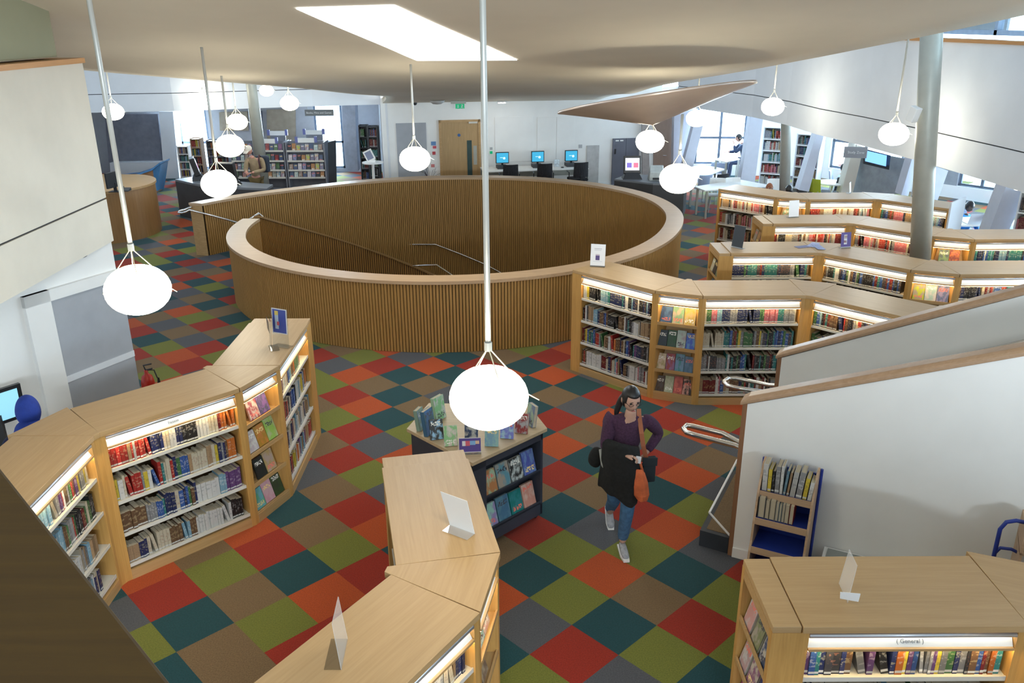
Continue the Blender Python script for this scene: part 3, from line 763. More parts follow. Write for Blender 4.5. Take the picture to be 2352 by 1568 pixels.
# run A, left: comes towards the wall on the left, bends, ends near the round balustrade
NW = .062
p = (-3.50, 3.75); runA = 'the left island bookcase'
shelf_unit('the nearest left bookcase', *p, 90, 'nearest oak bookcase of the left run, partly behind the handrail', None); p = step(p, 90, LU)
shelf_unit('the bookcase by the corner post', *p, 90, 'oak bookcase of the left run between the handrail and its corner post',
           [(MIXED, None, .95, H), (DARK + LIGHT, None, .95, H), (LIGHT, None, .9, H), (LIGHT, None, .85, H)]); p = step(p, 90, LU)
wedge('', *p, 67.5, 'oak corner unit with a wide back behind the left corner post', wide=False, L=NW); p = step(p, 67.5, NW)
shelf_unit('the long left bookcase', *p, 45, 'long oak bookcase facing the aisle, red books at top left', [
    (MIXED, RS(5, 'red', .03, .21) + [('tan', .03, .2), ('red', .02, .215), ('white', .02, .2)] + RS(4, 'red', .027, .22) + RS(4, 'navy', .027, .21) + RS(2, 'cream', .025, .22) + RS(2, 'white', .034, .225) + RS(2, 'navy', .03, .21) + RS(4, 'black', .034, .215) + RS(4, 'white', .028, .21) + RS(3, 'cream', .026, .21) + RS(1, 'dark red', .025, .21) + RS(4, 'orange', .024, .215), 1, H),
    (LIGHT + MIXED, None, .99, H), (MIXED, None, .99, H), (LIGHT, RS(4, 'tan', .026, .17) + RS(3, 'navy', .025, .18) + RS(6, 'cream', .026, .19) + RS(4, 'brown', .026, .19) + RS(2, 'light blue', .03, .19) + RS(2, 'brown', .03, .2) + RS(12, 'white', .025, .19) + RS(5, 'black', .027, .21), .97, H)], text='Fiction')
p = step(p, 45, LU)
wedge('near the end of the left run', *p, 67.5, 'narrow oak display unit with books facing out, near the end of the left run', books=[
    [('cream patterned book facing out, top ledge', (.5, .42, .36)), ('purple book facing out, top ledge', (.20, .08, .25))],
    [('small white and red book, second ledge', (.6, .58, .55)), ('orange sunset book, second ledge', (.55, .2, .04)), ('pale green book, second ledge', (.40, .46, .22))],
    [('black lettered book, third ledge', (.02, .02, .02)), ('grey book with an oval portrait, third ledge', (.4, .3, .25))],
    [('light blue book, lowest ledge', (.15, .4, .5)), ('pink and white book, lowest ledge', (.6, .4, .45)), ('dark green book titled in white, lowest ledge', (.03, .07, .02))]], seed=1)
p = step(p, 67.5, .6)
shelf_unit('the far left bookcase', *p, 90, 'oak bookcase at the far end of the left run, seen edge on', [(LIGHT + MIXED, None, .8, H), (MIXED, None, .95, H), (LIGHT, None, .97, H), (MIXED, None, .97, H)]); p = step(p, 90, LU)
cap_end('the far end of the left run', *p, 90, 'narrow oak end unit closing the left run by the balustrade', books=False, left=False)
# run B, right of the balustrade
p = (.84, 11.26); cap_end('', *p, -45, 'narrow oak end panel against the round balustrade', books=False, W=.12); p = step(p, -45, .12)
shelf_unit('the bookcase beside the round wall', *p, -45, 'oak bookcase standing against the round slatted wall', [(BLUES, RS(3, 'white', .02, .2) + RS(1, 'yellow', .03, .23) + RS(6, 'black', .026, .23) + RS(4, 'light blue', .028, .21), .98, H), (DARK + LIGHT, None, .98, H), (MIXED + DARK, None, .98, H), (LIGHT + REDS, None, .98, H)]); p = step(p, -45, LU)
wedge('in the display behind the walking woman', *p, -22.5, 'narrow oak display unit with four ledges of jackets behind the walking woman', books=[
    [('blue book with a white bird shape, top ledge', (.08, .15, .28)), ('sand coloured landscape book, top ledge', (.5, .38, .28)), ('golden beach book, top ledge', (.55, .4, .2))],
    [('very dark moonlit book, second ledge', (.02, .03, .05)), ('dark green moon book, second ledge', (.03, .07, .05)), ('pale teal book, second ledge', (.4, .5, .45)), ('bright blue book, second ledge', (.1, .25, .5))],
    [('cream book with a red flower, third ledge', (.6, .48, .36)), ('violet sunset book, third ledge', (.25, .12, .25)), ('shiny blue book, third ledge', (.15, .25, .4)), ('dull blue book, third ledge', (.1, .18, .3))],
    [('dark paperback, lowest ledge', (.1, .08, .08)), ('cream paperback, lowest ledge', (.5, .5, .38)), ('red and white paperback, lowest ledge', (.6, .15, .12)), ('poppy field paperback, lowest ledge', (.6, .3, .25))]], seed=2); p = step(p, -22.5, .6)
shelf_unit('the bookcase behind the far stair wall', *p, 0, 'oak bookcase with a row of matching pink books behind the far stair wall', [
    (MIXED, RS(1, 'cream') + RS(2, 'green', .03) + RS(2, 'pink', .035, .23) + RS(2, 'light blue') + RS(4, 'navy', .026) + RS(3, 'grey', .03) + RS(9, 'navy', .025, .21) + RS(2, 'green', .03) + RS(5, 'pink', .031, .225) + RS(3, 'teal', .026, .21) + RS(3, 'grey', .03, .19), .99, H),
    (DARK + ['green', 'yellow'], RS(8, 'cream', .026, .2) + RS(3, 'teal', .026), .99, H), (DARK, None, .99, H), (DARK + REDS, None, .99, H)]); p = step(p, 0, LU)
wedge('', *p, -22.5, 'oak corner unit right of the pink books', wide=False, L=NW); p = step(p, -22.5, NW)
shelf_unit('the last bookcase of that run', *p, -45, 'oak bookcase disappearing behind the far stair wall', [(DARK + LIGHT, None, .98, H), (DARK, None, .9, H), None, None]); p = step(p, -45, LU)
wedge('', *p, -22.5, 'oak corner unit hidden by the stair wall', books=[]); p = step(p, -22.5, .6)
# runs C, D, E behind
def back_run(x, y, tagname, pals, first0, seed, nrow=2, extra=()):
    p = (x, y)
    if first0:
        cap_end('the end of ' + tagname, *p, 0, 'narrow oak end unit with ledges, left end of ' + tagname, seed=seed); p = step(p, 0, .17)
        shelf_unit('the first bookcase of ' + tagname, *p, 0, 'first oak bookcase from the left of ' + tagname, [(pals[0], None, .98, HL)] * nrow); p = step(p, 0, LU)
        wedge('', *p, -22.5, 'oak corner unit after the first bookcase of ' + tagname, wide=False, L=NW); p = step(p, -22.5, NW)
    shelf_unit('the slanting bookcase of ' + tagname, *p, -45, 'slanting oak bookcase of ' + tagname, [(pals[1], None, .98, HL)] * max(nrow, 3 if not first0 else 0)); p = step(p, -45, LU)
    wedge('in ' + tagname, *p, -22.5, 'narrow oak display unit of ' + tagname, books=extra, seed=seed + 3); p = step(p, -22.5, .6)
    shelf_unit('the straight bookcase in ' + tagname, *p, 0, 'straight oak bookcase right of the display unit in ' + tagname, [(pals[2], None, .98, HL)] * nrow); p = step(p, 0, LU)
    wedge('', *p, -22.5, 'oak corner unit right in ' + tagname, wide=False, L=NW); p = step(p, -22.5, NW)
    return p
back_run(3.06, 12.09, 'the third run', [DARK, DARK, DARK + REDS], True, 5, extra=[[('plain lime book, top ledge', (.42, .48, .03)), ('white and black book, top ledge', (.55, .5, .5)), ('coastal scene book, top ledge', (.3, .25, .4))]])
p = back_run(4.24, 14.0, 'the fourth run', [REDS, REDS, BLUES], True, 6, extra=[[('green patterned book, top ledge', (.25, .35, .18)), ('orange book with a pale letter, top ledge', (.55, .18, .06))]])
p = back_run(4.22, 17.16, 'the rearmost run', [REDS, REDS, REDS + LIGHT], False, 7, 2, extra=[[('tan book, top ledge', (.4, .25, .15)), ('dark red book, top ledge', (.3, .06, .06))]])
shelf_unit('the last bookcase of the rearmost run', *p, -45, 'last oak bookcase of the rearmost run behind the thick column', [(BLUES + REDS, None, .98, HL)] * 2); p = step(p, -45, LU)
m = MB(); m.T = UT(p[0], p[1], -45); m.box(0, -.05, 0, .03, D + .05, 1.62); tag(m.build('partition', WHITE2), 'pale upright panel closing the rearmost shelf run', 'panel')
# run F, middle foreground
p = (-.92, 2.98); q = (-.36, 5.88)
A1 = 102.; pend = q; ps = step(pend, A1, -LU); pw = step(ps, A1 - 22.5, -.6); pf = step(pw, 57, -LU)
shelf_unit('the bookcase at the bottom of the picture', *pf, 57, 'nearest oak bookcase at the bottom centre with a bare acrylic stand on top', [(LIGHT, [('cream', None, None)] * 0, .97, H), (MIXED, None, .9, H), None, None], text='Fiction')
wedge('bottom centre island', *pw, A1 - 22.5, 'oak corner display unit seen from above at the bottom centre', books=[[('white and blue jacket, top ledge', (.6, .6, .62)), ('cream jacket, top ledge', (.6, .5, .4))], [('tan jacket, second ledge', (.4, .3, .2))], [('dark jacket, third ledge', (.1, .06, .05)), ('red jacket, third ledge', (.5, .1, .05))]], seed=11)
shelf_unit('', *ps, A1, 'oak bookcase seen from above beside the dark display table', None)
cap_end('', *pend, A1, 'narrow oak end unit touching the dark display table', books=False, left=False)
# run G, bottom right
p = (1.47, 3.90)
cap_end('the bottom right bookcase', *p, 0, 'narrow oak end unit with books facing the aisle, bottom right', seed=21); p = step(p, 0, .17)
shelf_unit('the bottom right bookcase', *p, 0, 'large oak bookcase bottom right with a small acrylic stand on top', [(DARK + MIXED, None, .98, (.17, .25)), (DARK + MIXED, None, .95, H), None, None], text='( General )'); p = step(p, 0, LU)
wedge('', *p, -22.5, 'oak corner unit at the right edge of the picture', wide=False, L=NW); p = step(p, -22.5, NW)
shelf_unit('', *p, -45, 'oak bookcase past the corner at the right edge', [(DARK, None, .9, H), None, None, None])
# ------------------------------------------------------------------ pendant lamps
GLOBE = mat('lit_glass_globe', (1, .97, .88), .15, 0, 0, emis=(1, .93, .74), estr=11)
CABLE = mat('warm_steel_cable', (.75, .68, .5), .4, .5, 0)
RODM = mat('pendant_rod', (.50, .51, .49), .4, .35, .03)
MIR = mat('lamp_reflector', (.35, .33, .30), .4, .3, .3, 30)
def lamp(x, y, z, ztop, label, sc=1., big=False):
    t = thing('pendant_lamp', label, 'lamp', (x, y, z), 0, 'squashed glass globe pendants')
    rx, rz = .225 * sc, .175 * sc; top = rz + .13 * sc
    prof = [(0, -rz)] + [(rx * math.sin(a) ** .92, -rz * math.cos(a)) for a in [math.pi * k / 16 for k in range(1, 16)]] + [(0, rz)]
    m = MB(); m.lathe(prof, n=32); m.build('globe', GLOBE, t, local=True, smooth=True)
    m = MB(); m.tube([(0, 0, top - .01), (0, 0, ztop - z)], .017, 0, 10); m.build('rod', RODM, t, local=True, smooth=True)
    for k in range(4):
        a = k * math.pi / 2 + .5; m = MB(); m.tube([(0, 0, top), (.13 * sc * math.cos(a), .13 * sc * math.sin(a), rz * .80), (rx * 1.01 * math.cos(a), rx * 1.01 * math.sin(a), 0)], .0035, 0, 5); m.build('cable', CABLE, t, local=True)
    m = MB(); m.lathe([(0, top - .02), (.022, top - .02), (.022, top + .03), (0, top + .03)], n=10); m.build('collar', RODM, t, local=True)
    m = MB(); m.tube([(rx * .98, 0, .02), (rx + .06, -.02, -.01)], .003, 0, 5); m.build('catch', RODM, t, local=True)
    return t
LP = [((1123, 912), 4.37, 'large glass globe pendant nearest the camera, over the display table', 1.),
      ((317, 665), 5.76, 'glass globe pendant on a long rod left of the balustrade', 1.), ((503, 422), 10.97, 'glass globe pendant in front of the dark kiosk desk', 1.),
      ((528, 335), 13.8, 'glass globe pendant just above and behind the one at the kiosk desk', 1.), ((545, 280), 19.5, 'small far globe pendant above the kiosk, topmost of its row', 1.),
      ((953, 365), 12.5, 'glass globe pendant in front of the oak door', 1.), ((1558, 410), 10.2, 'glass globe pendant before the white study tables', 1.),
      ((1493, 325), 13.6, 'glass globe pendant hanging under the copper reflector', 1.), ((1600, 272), 18.7, 'small globe pendant right of the copper reflector tip', 1.),
      ((1775, 245), 17.6, 'small globe pendant left of the slim right column', 1.), ((2053, 308), 13.6, 'glass globe pendant left of the thick column', 1.), ((2352, 410), 12., 'glass globe pendant cut by the right edge', 1.),
      ((260, 257), 19.2, 'small globe pendant behind the long rod at far left', 1.), ((468, 231), 23.3, 'smallest globe pendant before the pale blue band', .97), ((665, 237), 21.5, 'small globe pendant right of the left column', 1.), ((612, 208), 22.6, 'half hidden globe pendant tucked under the ceiling edge', .8)]
for (px, py), Y, lab, sc in LP:
    p = P(px, py, Y=Y)
    over = spline(CXL, p.y) - .1 < p.x < spline(CXR, p.y) + .1
    zt = cz(p.y) + .03 if over and cz(p.y) > p.z + .35 else 6.2
    if over and cz(p.y) <= p.z + .35: zt = cz(p.y) + .02 if cz(p.y) > p.z + .25 else p.z + .5
    if (px, py) == (1558, 410): zt = P(1564, 262, Y=p.y).z
    if (px, py) == (1493, 325): zt = P(1495, 281, Y=p.y).z
    lamp(p.x, p.y, p.z, zt, lab, sc)
# ------------------------------------------------------------------ copper coloured reflector dish under the ceiling
a, b, c = P(1281, 256, Y=12), P(1732, 188, Y=12), P(1498, 283, Y=12)
ctr = (a + b) / 2; ax = (b - a) / 2; Rr = ax.length; ux = ax.normalized()
vy = Vector((0, 1, -.15)).normalized(); vy = (vy - ux * vy.dot(ux)).normalized(); nn = ux.cross(vy).normalized()
if nn.z < 0: nn = -nn
COP = mat('polished_champagne_metal', (.62, .53, .48), .33, .55, .10, 2)
m = MB(); prev = None; N = 48
rings = []
for q, (s, hgt) in enumerate(((1., .0), (.985, -.05), (.80, -.20), (.55, -.33), (.3, -.45), (.08, -.54), (0, -.56))):
    base = ctr.lerp(Vector((c.x, c.y, ctr.z)), 1 - s)
    base = ctr + (c - ctr) * (1 - s) ** 1.05 if s < 1 else ctr
    if s == 0: rings.append([m.add(c)]); continue
    rings.append([m.add(base + (ux * math.cos(2 * math.pi * k / N) * Rr + vy * math.sin(2 * math.pi * k / N) * Rr * .95) * s) for k in range(N)])
for A, B in zip(rings, rings[1:]):
    for k in range(N):
        g = [A[k], A[(k + 1) % N], B[(k + 1) % N], B[k]] if len(B) > 1 else [A[k], A[(k + 1) % N], B[0]]
        m.f.append(g); m.m.append(0)
dish = tag(m.build('reflector_dish', COP, smooth=True), 'wide champagne metal reflector hanging below the ceiling', 'reflector')
sol = dish.modifiers.new('solidify', 'SOLIDIFY'); sol.thickness = .03
for k in (0, 14, 30):
    pass
# ------------------------------------------------------------------ columns
def column(pts, r, label):
    m = MB(); m.tube(pts, r, 0, 24); return tag(m.build('column', GREYM, smooth=True), label, 'column')
def vline(px0, py0, px1, py1, Y, z0, z1):
    a, b = P(px0, py0, Y=Y), P(px1, py1, Y=Y); d = (b - a) / (b.z - a.z)
    return [a + d * (z0 - a.z), a + d * (z1 - a.z)]
column(vline(2118, 500, 2140, 75, 13.0, 0, 6.3), .155, 'thick grey round column on the right, behind the shelf runs')
column(vline(1803, 400, 1809, 150, 20.5, 0, 6.3), .125, 'slim grey round column left of the white study bays')
column(vline(590, 300, 578, 205, 24.0, 0, 6.3), .16, 'grey round column at the back left above the magazine racks')
for (px, py, Y, lab) in ((2098, 262, 12.9, 'white loudspeaker clamped to the thick column'), (1783, 208, 20.2, 'small white loudspeaker beside the slim column')):
    p = P(px, py, Y=Y); t = thing('speaker', lab, 'speaker', tuple(p)); m = MB(); m.T = Matrix.Translation(p) @ Matrix.Rotation(.5, 4, 'Z') @ Matrix.Rotation(.3, 4, 'X')
    m.prism([(-.07, -.07), (.07, -.07), (.05, .07), (-.05, .07)], -.11, .11); m.build('body', WHITE, t, bevel=.012)
    m = MB(); m.tube([p, p + Vector((.13, .05, .04))], .012, 0, 8); m.build('bracket', GREYM, t)

# ------------------------------------------------------------------ stair up to the gallery, right
SA = R_(-27); sd = Vector((math.cos(SA), math.sin(SA), 0)); sn = Vector((-sd.y, sd.x, 0))    # along the flight, across it (away)
S0 = Vector((2.03, 6.72, 0)); S1 = Vector((2.77, 8.14, 0))
ST = wood('stair_cap_oak', (.46, .30, .19), (.38, .24, .14), 0, scale=.8); STV = wood('stair_post_oak', (.30, .15, .08), (.24, .12, .06), 2)
def parapet(o0, z0, sl, Lw, label, th=.14):
    t = thing('stair_parapet', label, 'stair wall', tuple(o0))
    m = MB()
    a, b = o0 + sd * .03, o0 + sd * Lw
    def pts(o, dz=0): return [o[0] + Vector((0, 0, 0)), o[1], o[1] + Vector((0, 0, z0 + sl * Lw + dz)), o[0] + Vector((0, 0, z0 + dz))]
    m.extrude(pts((a, b)), sn * th); m.build('wall_panel', WHITE, t)
    m = MB(); m.extrude([o0 - sd * .012, o0 + sd * .03, o0 + sd * .03 + Vector((0, 0, z0 + .01)), o0 - sd * .012 + Vector((0, 0, z0))], sn * th); m.build('end_post', STV, t)
    m = MB(); e = sd * -.03 - sn * .02; w = sn * (th + .04)
    p0, p1 = o0 + e + Vector((0, 0, z0 - .015)), o0 + e + sd * (Lw + .03) + Vector((0, 0, z0 - .015 + sl * (Lw + .03)))
    up = Vector((0, 0, .055)); q0, q1 = p0 + up + sn * .035 + sd * .06 + Vector((0, 0, .03)), p1 + up + sn * .035 + Vector((0, 0, .03))
    w2 = sn * (th - .0)
    m.f += []; idx = [m.add(v) for v in (p0, p1, p1 + w, p0 + w, p0 + up * .6, p1 + up * .6, p1 + w + up * .6, p0 + w + up * .6, q0, q1, q1 + w2 * .82, q0 + w2 * .82)]
    for f in ((3, 2, 1, 0), (0, 1, 5, 4), (2, 3, 7, 6), (4, 5, 9, 8), (6, 7, 11, 10), (8, 9, 10, 11), (0, 4, 7, 3), (4, 8, 11, 7), (1, 2, 6, 5), (5, 6, 10, 9)): m.f.append([idx[k] for k in f]); m.m.append(0)
    m.build('cap', ST, t, bevel=.006)
    m = MB(); m.extrude([a + Vector((0, 0, 0)), b, b + Vector((0, 0, .10)), a + Vector((0, 0, .10))], -sn * .015); m.build('skirting', WHITE, t)
    return t
parapet(S0, 1.57, .405, 6.0, 'near white stair wall with a sloping oak cap')
parapet(S1, 1.43, .475, 5.0, 'far white stair wall with a sloping oak cap')
t = thing('staircase', 'carpeted stair flight rising between the two white walls', 'stairs', tuple(S0))
m = MB(); W0 = .14; W1 = 1.60
pl = S0 - sd * .0 + sn * W0
corner = [S0 + sn * .02 - sd * .30, S0 + sn * 1.55 - sd * .12, S0 + sn * 1.55 + sd * .9, S0 + sn * .16 + sd * .9, S0 + sn * .16 - sd * .012, S0 - sd * .03 + sn * .02]
corner = [P(1608, 1217, z=.17), P(1668, 1229, z=.17) + sn * .0, S0 + sn * .02 - sd * .02, S0 + sn * .15 - sd * .02, S0 + sn * .15 + sd * 1.0, S0 + sn * 1.58 + sd * 1.0, S0 + sn * 1.58 + sd * .1, P(1668, 1090, z=.17)]
c0 = corner[0]; cB = c0 + sn * 1.25
corner = [c0, S0 - sd * .02 + sn * .02, S0 + sn * .15 - sd * .02, S0 + sn * .15 + sd * 1.0, S0 + sn * 1.58 + sd * 1.0, S0 + sn * 1.58 - sd * .02, cB]
m.prism(corner, 0, .17); m.build('landing', mat('stair_nosing_dark', (.03, .035, .045), .6), t)
m = MB(); q = [c0 + sd * .05 + sn * .05, S0 - sd * .03 + sn * .07, S0 + sn * .16 - sd * .01, S0 + sn * .16 + sd * .95, S0 + sn * 1.5 + sd * .95, cB + sd * .05 - sn * .05]
m.prism(q, .168, .174); m.build('landing_carpet', CARPET['B'], t)
m = MB(); a = c0 + sd * .06 + sn * .06
m.tube([S0 - sd * .02 + sn * .06 + Vector((0, 0, .176)), a + Vector((0, 0, .176)), a + sn * 1.15 + Vector((0, 0, .176))], .011, 0, 6); m.build('nosing', WHITE, t)
m = MB()
for k in range(14):
    s0 = .9 + k * .30; z = .17 + .145 * (k + 1)
    o = S0 + sn * .15 + sd * s0; m.extrude([o, o + sn * 1.44, o + sn * 1.44 + sd * .31, o + sd * .31], (0, 0, z))
m.build('treads', CARPET['G'], t)
def loop(px, Y0, lab, extra): pass
hand('steel handrail with a flat looped end beside the near stair wall', [S0 + sn * .30 + sd * .9 + Vector((0, 0, 1.35)), S0 + sn * .22 + sd * .12 + Vector((0, 0, 1.02)), P(1660, 995, z=1.0), P(1590, 978, z=1.0), P(1577, 976, z=1.0), P(1570, 984, z=1.0), P(1577, 993, z=1.0), P(1600, 1000, z=1.0), P(1690, 1023, z=1.0), S0 + sn * .2 + sd * .1 + Vector((0, 0, 1.0))], .026)
hand('long steel handrail fixed to the inside of the far stair wall', [P(1795, 905, z=1.0), P(1700, 892, z=1.0), P(1672, 886, z=1.0), P(1662, 877, z=1.0), P(1672, 869, z=1.0), P(1690, 868, z=1.0), P(1768, 884, z=1.02), S1 - sn * .09 + sd * .45 + Vector((0, 0, 1.2)), S1 - sn * .09 + sd * 2.0 + Vector((0, 0, 1.2 + .475 * 1.55)), S1 - sn * .09 + sd * 4.4 + Vector((0, 0, 1.2 + .475 * 3.95))], .025,
     [(S1 - sn * .08 + sd * s + Vector((0, 0, 1.19 + .475 * (s - .45))), S1 + sd * s + Vector((0, 0, 1.12 + .475 * (s - .45)))) for s in (.75, 2.1, 3.4)])
# gallery handrail under the camera
a, b = P(-260, 744, z=3.9), P(470, 1664, z=3.9); d = (b - a).normalized(); nr = Vector((-d.y, d.x, 0))
if nr.y > 0: nr = -nr
a, b = a - d * .6, b + d * .6
b2_ = b + d * 7  # parapet lengthened unseen past the handrail to shade the lower stair wall
m = MB(); m.extrude([a, b, b + nr * .42, a + nr * .42], (0, 0, -.06)); m.build
tag(m.build('gallery_handrail', RAILW, bevel=.006), 'broad dark wooden handrail crossing the bottom left corner', 'handrail')
m = MB(); m.extrude([a + nr * .1, b2_ + nr * .1, b2_ + nr * .2, a + nr * .2], (0, 0, -1.05)); 
for k in range(len(m.v)): m.v[k].z -= .06
tag(m.build('gallery_parapet', WHITE), 'white gallery parapet below the dark handrail', 'parapet')
# ------------------------------------------------------------------ back wall furniture
WL = (WB, WA)
def ws(px, py):
    p = P(px, py, line=WL); return (Vector((p.x, p.y)) - Vector(WB)).dot(wd), p.z
def wrect(mb, x0, y0, x1, y1, out0, out1, mm=0):
    s0, z1 = ws(x0, y0); s1, _ = ws(x1, y0); _, z0 = ws(x0, y1); wbox(mb, s0, s1, z0, z1, out0, out1, mm)
def wthing(name, label, cat, px, py, **k):
    p = P(px, py, line=WL); return thing(name, label, cat, tuple(p), 0, **k)
t = struct(thing('door_1', 'oak door with a narrow glass panel in the white back wall', 'door', tuple(wb(1.3))))
s0, zt = ws(1007, 276); s1, _ = ws(1103, 276)
m = MB(); wbox(m, s0, s0 + .07, 0, zt, 0, .05); wbox(m, s1 - .07, s1, 0, zt, 0, .05); wbox(m, s0, s1, zt - .07, zt, 0, .05); m.build('door_frame', OAKF, t)
m = MB(); wbox(m, s0 + .07, s1 - .07, 0.01, zt - .07, .0, .03); m.build('door_leaf', wood('door_oak', (.48, .31, .14), (.38, .24, .1), 2), t)
m = MB(); a, z1 = ws(1072, 322); b, _ = ws(1083, 322); wbox(m, a, b, .35, z1, .03, .036); m.build('vision_panel', mat('dark_glass', (.06, .10, .10), .1), t)
m = MB(); wrect(m, 1076, 279, 1096, 283, .03, .07); m.build('door_closer', SHELFM, t)
m = MB(); s, z = ws(1054, 310); m.tube([wb(s, .03, z), wb(s, .036, z)], .045, 0, 14); m.build('blue_disc_sign', mat('sign_blue', (.03, .12, .35), .4, 0, 0), t)
m = MB(); wbox(m, s1 - .22, s1 - .12, .75, 1.3, .03, .034); m.build('push_plate', GREYM, t)
p = P(1053, 238, Y=23.6); t = thing('exit_sign', 'green running man exit sign hung over the oak door', 'sign', tuple(p))
GREEN = mat('exit_green', (.0, .28, .12), .4, 0, 0, emis=(.0, .5, .2), estr=.25); WLET = mat('sign_white', (.85, .85, .85), .5, 0, 0)
m = MB(); m.T = Matrix.Translation(p) @ Matrix.Rotation(WA, 4, 'Z'); m.box(-.20, -.05, 0, .20, .05, .075); m.build('housing', GREYM, t)
m = MB(); m.T = Matrix.Translation(p) @ Matrix.Rotation(WA, 4, 'Z'); m.box(-.13, -.01, -.13, .16, .01, 0); m.build('sign_face', GREEN, t)
m = MB(); m.T = Matrix.Translation(p) @ Matrix.Rotation(WA, 4, 'Z')
m.box(-.13, -.013, -.13, -.085, -.01, 0)                       # white doorway
m.box(-.02, -.013, -.10, -.005, -.01, -.03); m.box(-.04, -.013, -.10, .015, -.01, -.09)   # arrow
m.box(.085, -.013, -.035, .105, -.01, -.018)                    # head
m.hexa([(.075, -.013, -.09), (.095, -.013, -.09), (.095, -.010, -.09), (.075, -.010, -.09), (.09, -.013, -.04), (.115, -.013, -.04), (.115, -.010, -.04), (.09, -.010, -.04)])
m.hexa([(.055, -.013, -.115), (.07, -.013, -.115), (.07, -.010, -.115), (.055, -.010, -.115), (.08, -.013, -.085), (.10, -.013, -.085), (.10, -.010, -.085), (.08, -.010, -.085)])
m.hexa([(.115, -.013, -.12), (.13, -.013, -.12), (.13, -.010, -.12), (.115, -.010, -.12), (.085, -.013, -.085), (.10, -.013, -.085), (.10, -.010, -.085), (.085, -.010, -.085)])
m.build('running_man', WLET, t)
m = MB(); m.tube([p + Vector((0, 0, .07)), p + Vector((0, 0, cz(p.y) - p.z))], .012); m.build('hanger', GREYM, t)
t = thing('security_camera', 'small dark dome camera under the ceiling left of the door', 'camera', tuple(P(954, 236, line=WL)))
p = P(954, 236, line=WL); m = MB(); m.ball(p + Vector((0, -.1, 0)), .06, .06, .06); m.build('dome', BLACK, t, smooth=True); m = MB(); m.box(p.x - .04, p.y - .1, p.z, p.x + .04, p.y + .02, p.z + .12); m.build('bracket', WHITE, t)
p = P(1004, 232, Y=24.0); m = MB(); m.lathe([(0, -.09), (.12, -.075), (.2, -.02), (.21, .02), (0, .02)], tuple(p), 24); tag(m.build('ceiling_speaker', mat('grille_grey', (.5, .5, .5), .6), smooth=True), 'shallow grey dome fixed to the ceiling near the door', 'speaker')
t = thing('downlight', 'bright flat lamp on the ceiling washing the wall by the computers', 'lamp', tuple(P(1153, 236, Y=24.1)))
p = P(1153, 236, Y=24.1); m = MB(); m.box(p.x - .13, p.y - .06, p.z + .01, p.x + .13, p.y + .06, p.z + .05); m.build('body', WHITE, t); m = MB(); m.box(p.x - .1, p.y - .045, p.z - .004, p.x + .1, p.y + .045, p.z + .01); m.build('lens', mat('downlight_lens', (1, 1, 1), .4, 0, 0, emis=(1, .98, .92), estr=60), t)
t = thing('wall_washer', 'glowing wall lamp at the corner where ceiling and walls meet', 'lamp', tuple(P(895, 222, Y=24.3)))
p = P(895, 224, Y=24.3); m = MB(); m.box(p.x - .16, p.y - .05, p.z - .02, p.x + .16, p.y + .05, p.z + .02); m.build('lens', mat('washer_lens', (1, 1, 1), .4, 0, 0, emis=(1, .94, .8), estr=60), t)
m = MB(); m.box(p.x - .18, p.y - .06, p.z + .02, p.x + .18, p.y + .06, p.z + .06); m.build('body', WHITE, t)
def wplate(px0, py0, px1, py1, label, m_, name='notice', cat='sign', o=.012, frame=None):
    mb = MB(); wrect(mb, px0, py0, px1, py1, .001, o); ob = tag(mb.build(name, m_), label, cat); return ob
m = MB(); wrect(m, 909, 283, 978, 420, .001, .02); tag(m.build('pinboard', GREYP), 'plain light grey board on the wall left of the door', 'board')
wplate(990, 325, 1001, 334, 'blue notice plate left of the oak door', mat('notice_blue', (.12, .25, .5), .5, 0, 0))
wplate(994, 335, 1002, 341, 'small red notice under the blue one', mat('notice_red', (.6, .08, .12), .5, 0, 0))
wplate(993, 348, 1000, 355, 'red call point box left of the door', mat('call_red', (.5, .05, .06), .5, 0, 0), 'call_point', 'alarm', .03)
wplate(990, 377, 998, 384, 'lowest pale red notice left of the door', mat('notice_pink', (.6, .2, .2), .5, 0, 0))
wplate(1125, 338, 1131, 344, 'grey switch plate right of the oak door', mat('switch_grey', (.45, .45, .47), .5), 'switch_plate', 'switch')
wplate(1125, 347, 1131, 353, 'green call button below the switch plate', GREEN, 'call_button', 'switch', .03)
wplate(1329, 332, 1337, 340, 'grey switch plate right of the computers', mat('switch_grey', (.45, .45, .47), .5), 'switch_plate', 'switch')
wplate(1199, 302, 1205, 306, 'tiny grey label on the white wall panel', mat('switch_grey', (.45, .45, .47), .5), 'label_plate', 'sign')
for k, (a, b) in enumerate(((1136, 1224), (1234, 1277), (1279, 1320))):
    m = MB(); wrect(m, a, 269, b, 372, .0005, .014); struct(m.build('trim_%d' % (2 + k), WHITE, bevel=.003), 'flush white access panel in the back wall, ' + ('widest one', 'middle one', 'rightmost one')[k], 'panel')
wplate(1348, 334, 1376, 421, 'tall grey panel right of the computer desk', mat('grille_grey', (.5, .5, .5), .6), 'wall_panel', 'panel', .03)
t = thing('cupboard', 'dark grey double cupboard door at the right end of the back wall', 'cupboard', tuple(P(1408, 425, line=WL)))
s0, z1 = ws(1407, 318); s1, _ = ws(1468, 316)
for a, b in ((s0, (s0 + s1) / 2 - .005), ((s0 + s1) / 2 + .005, s1)): m = MB(); wbox(m, a, b, .02, z1, .003, .06); m.build('door', DGREY, t)
m = MB(); wbox(m, s0 + .06, s0 + .1, z1 - .45, z1 - .3, .06, .08); m.build('handle', BLACK, t)
for a in (.08, .22): m = MB(); wbox(m, s0 + a, s0 + a + .1, z1 - .08, z1 - .04, .06, .064); m.build('label_plate', WHITE, t)
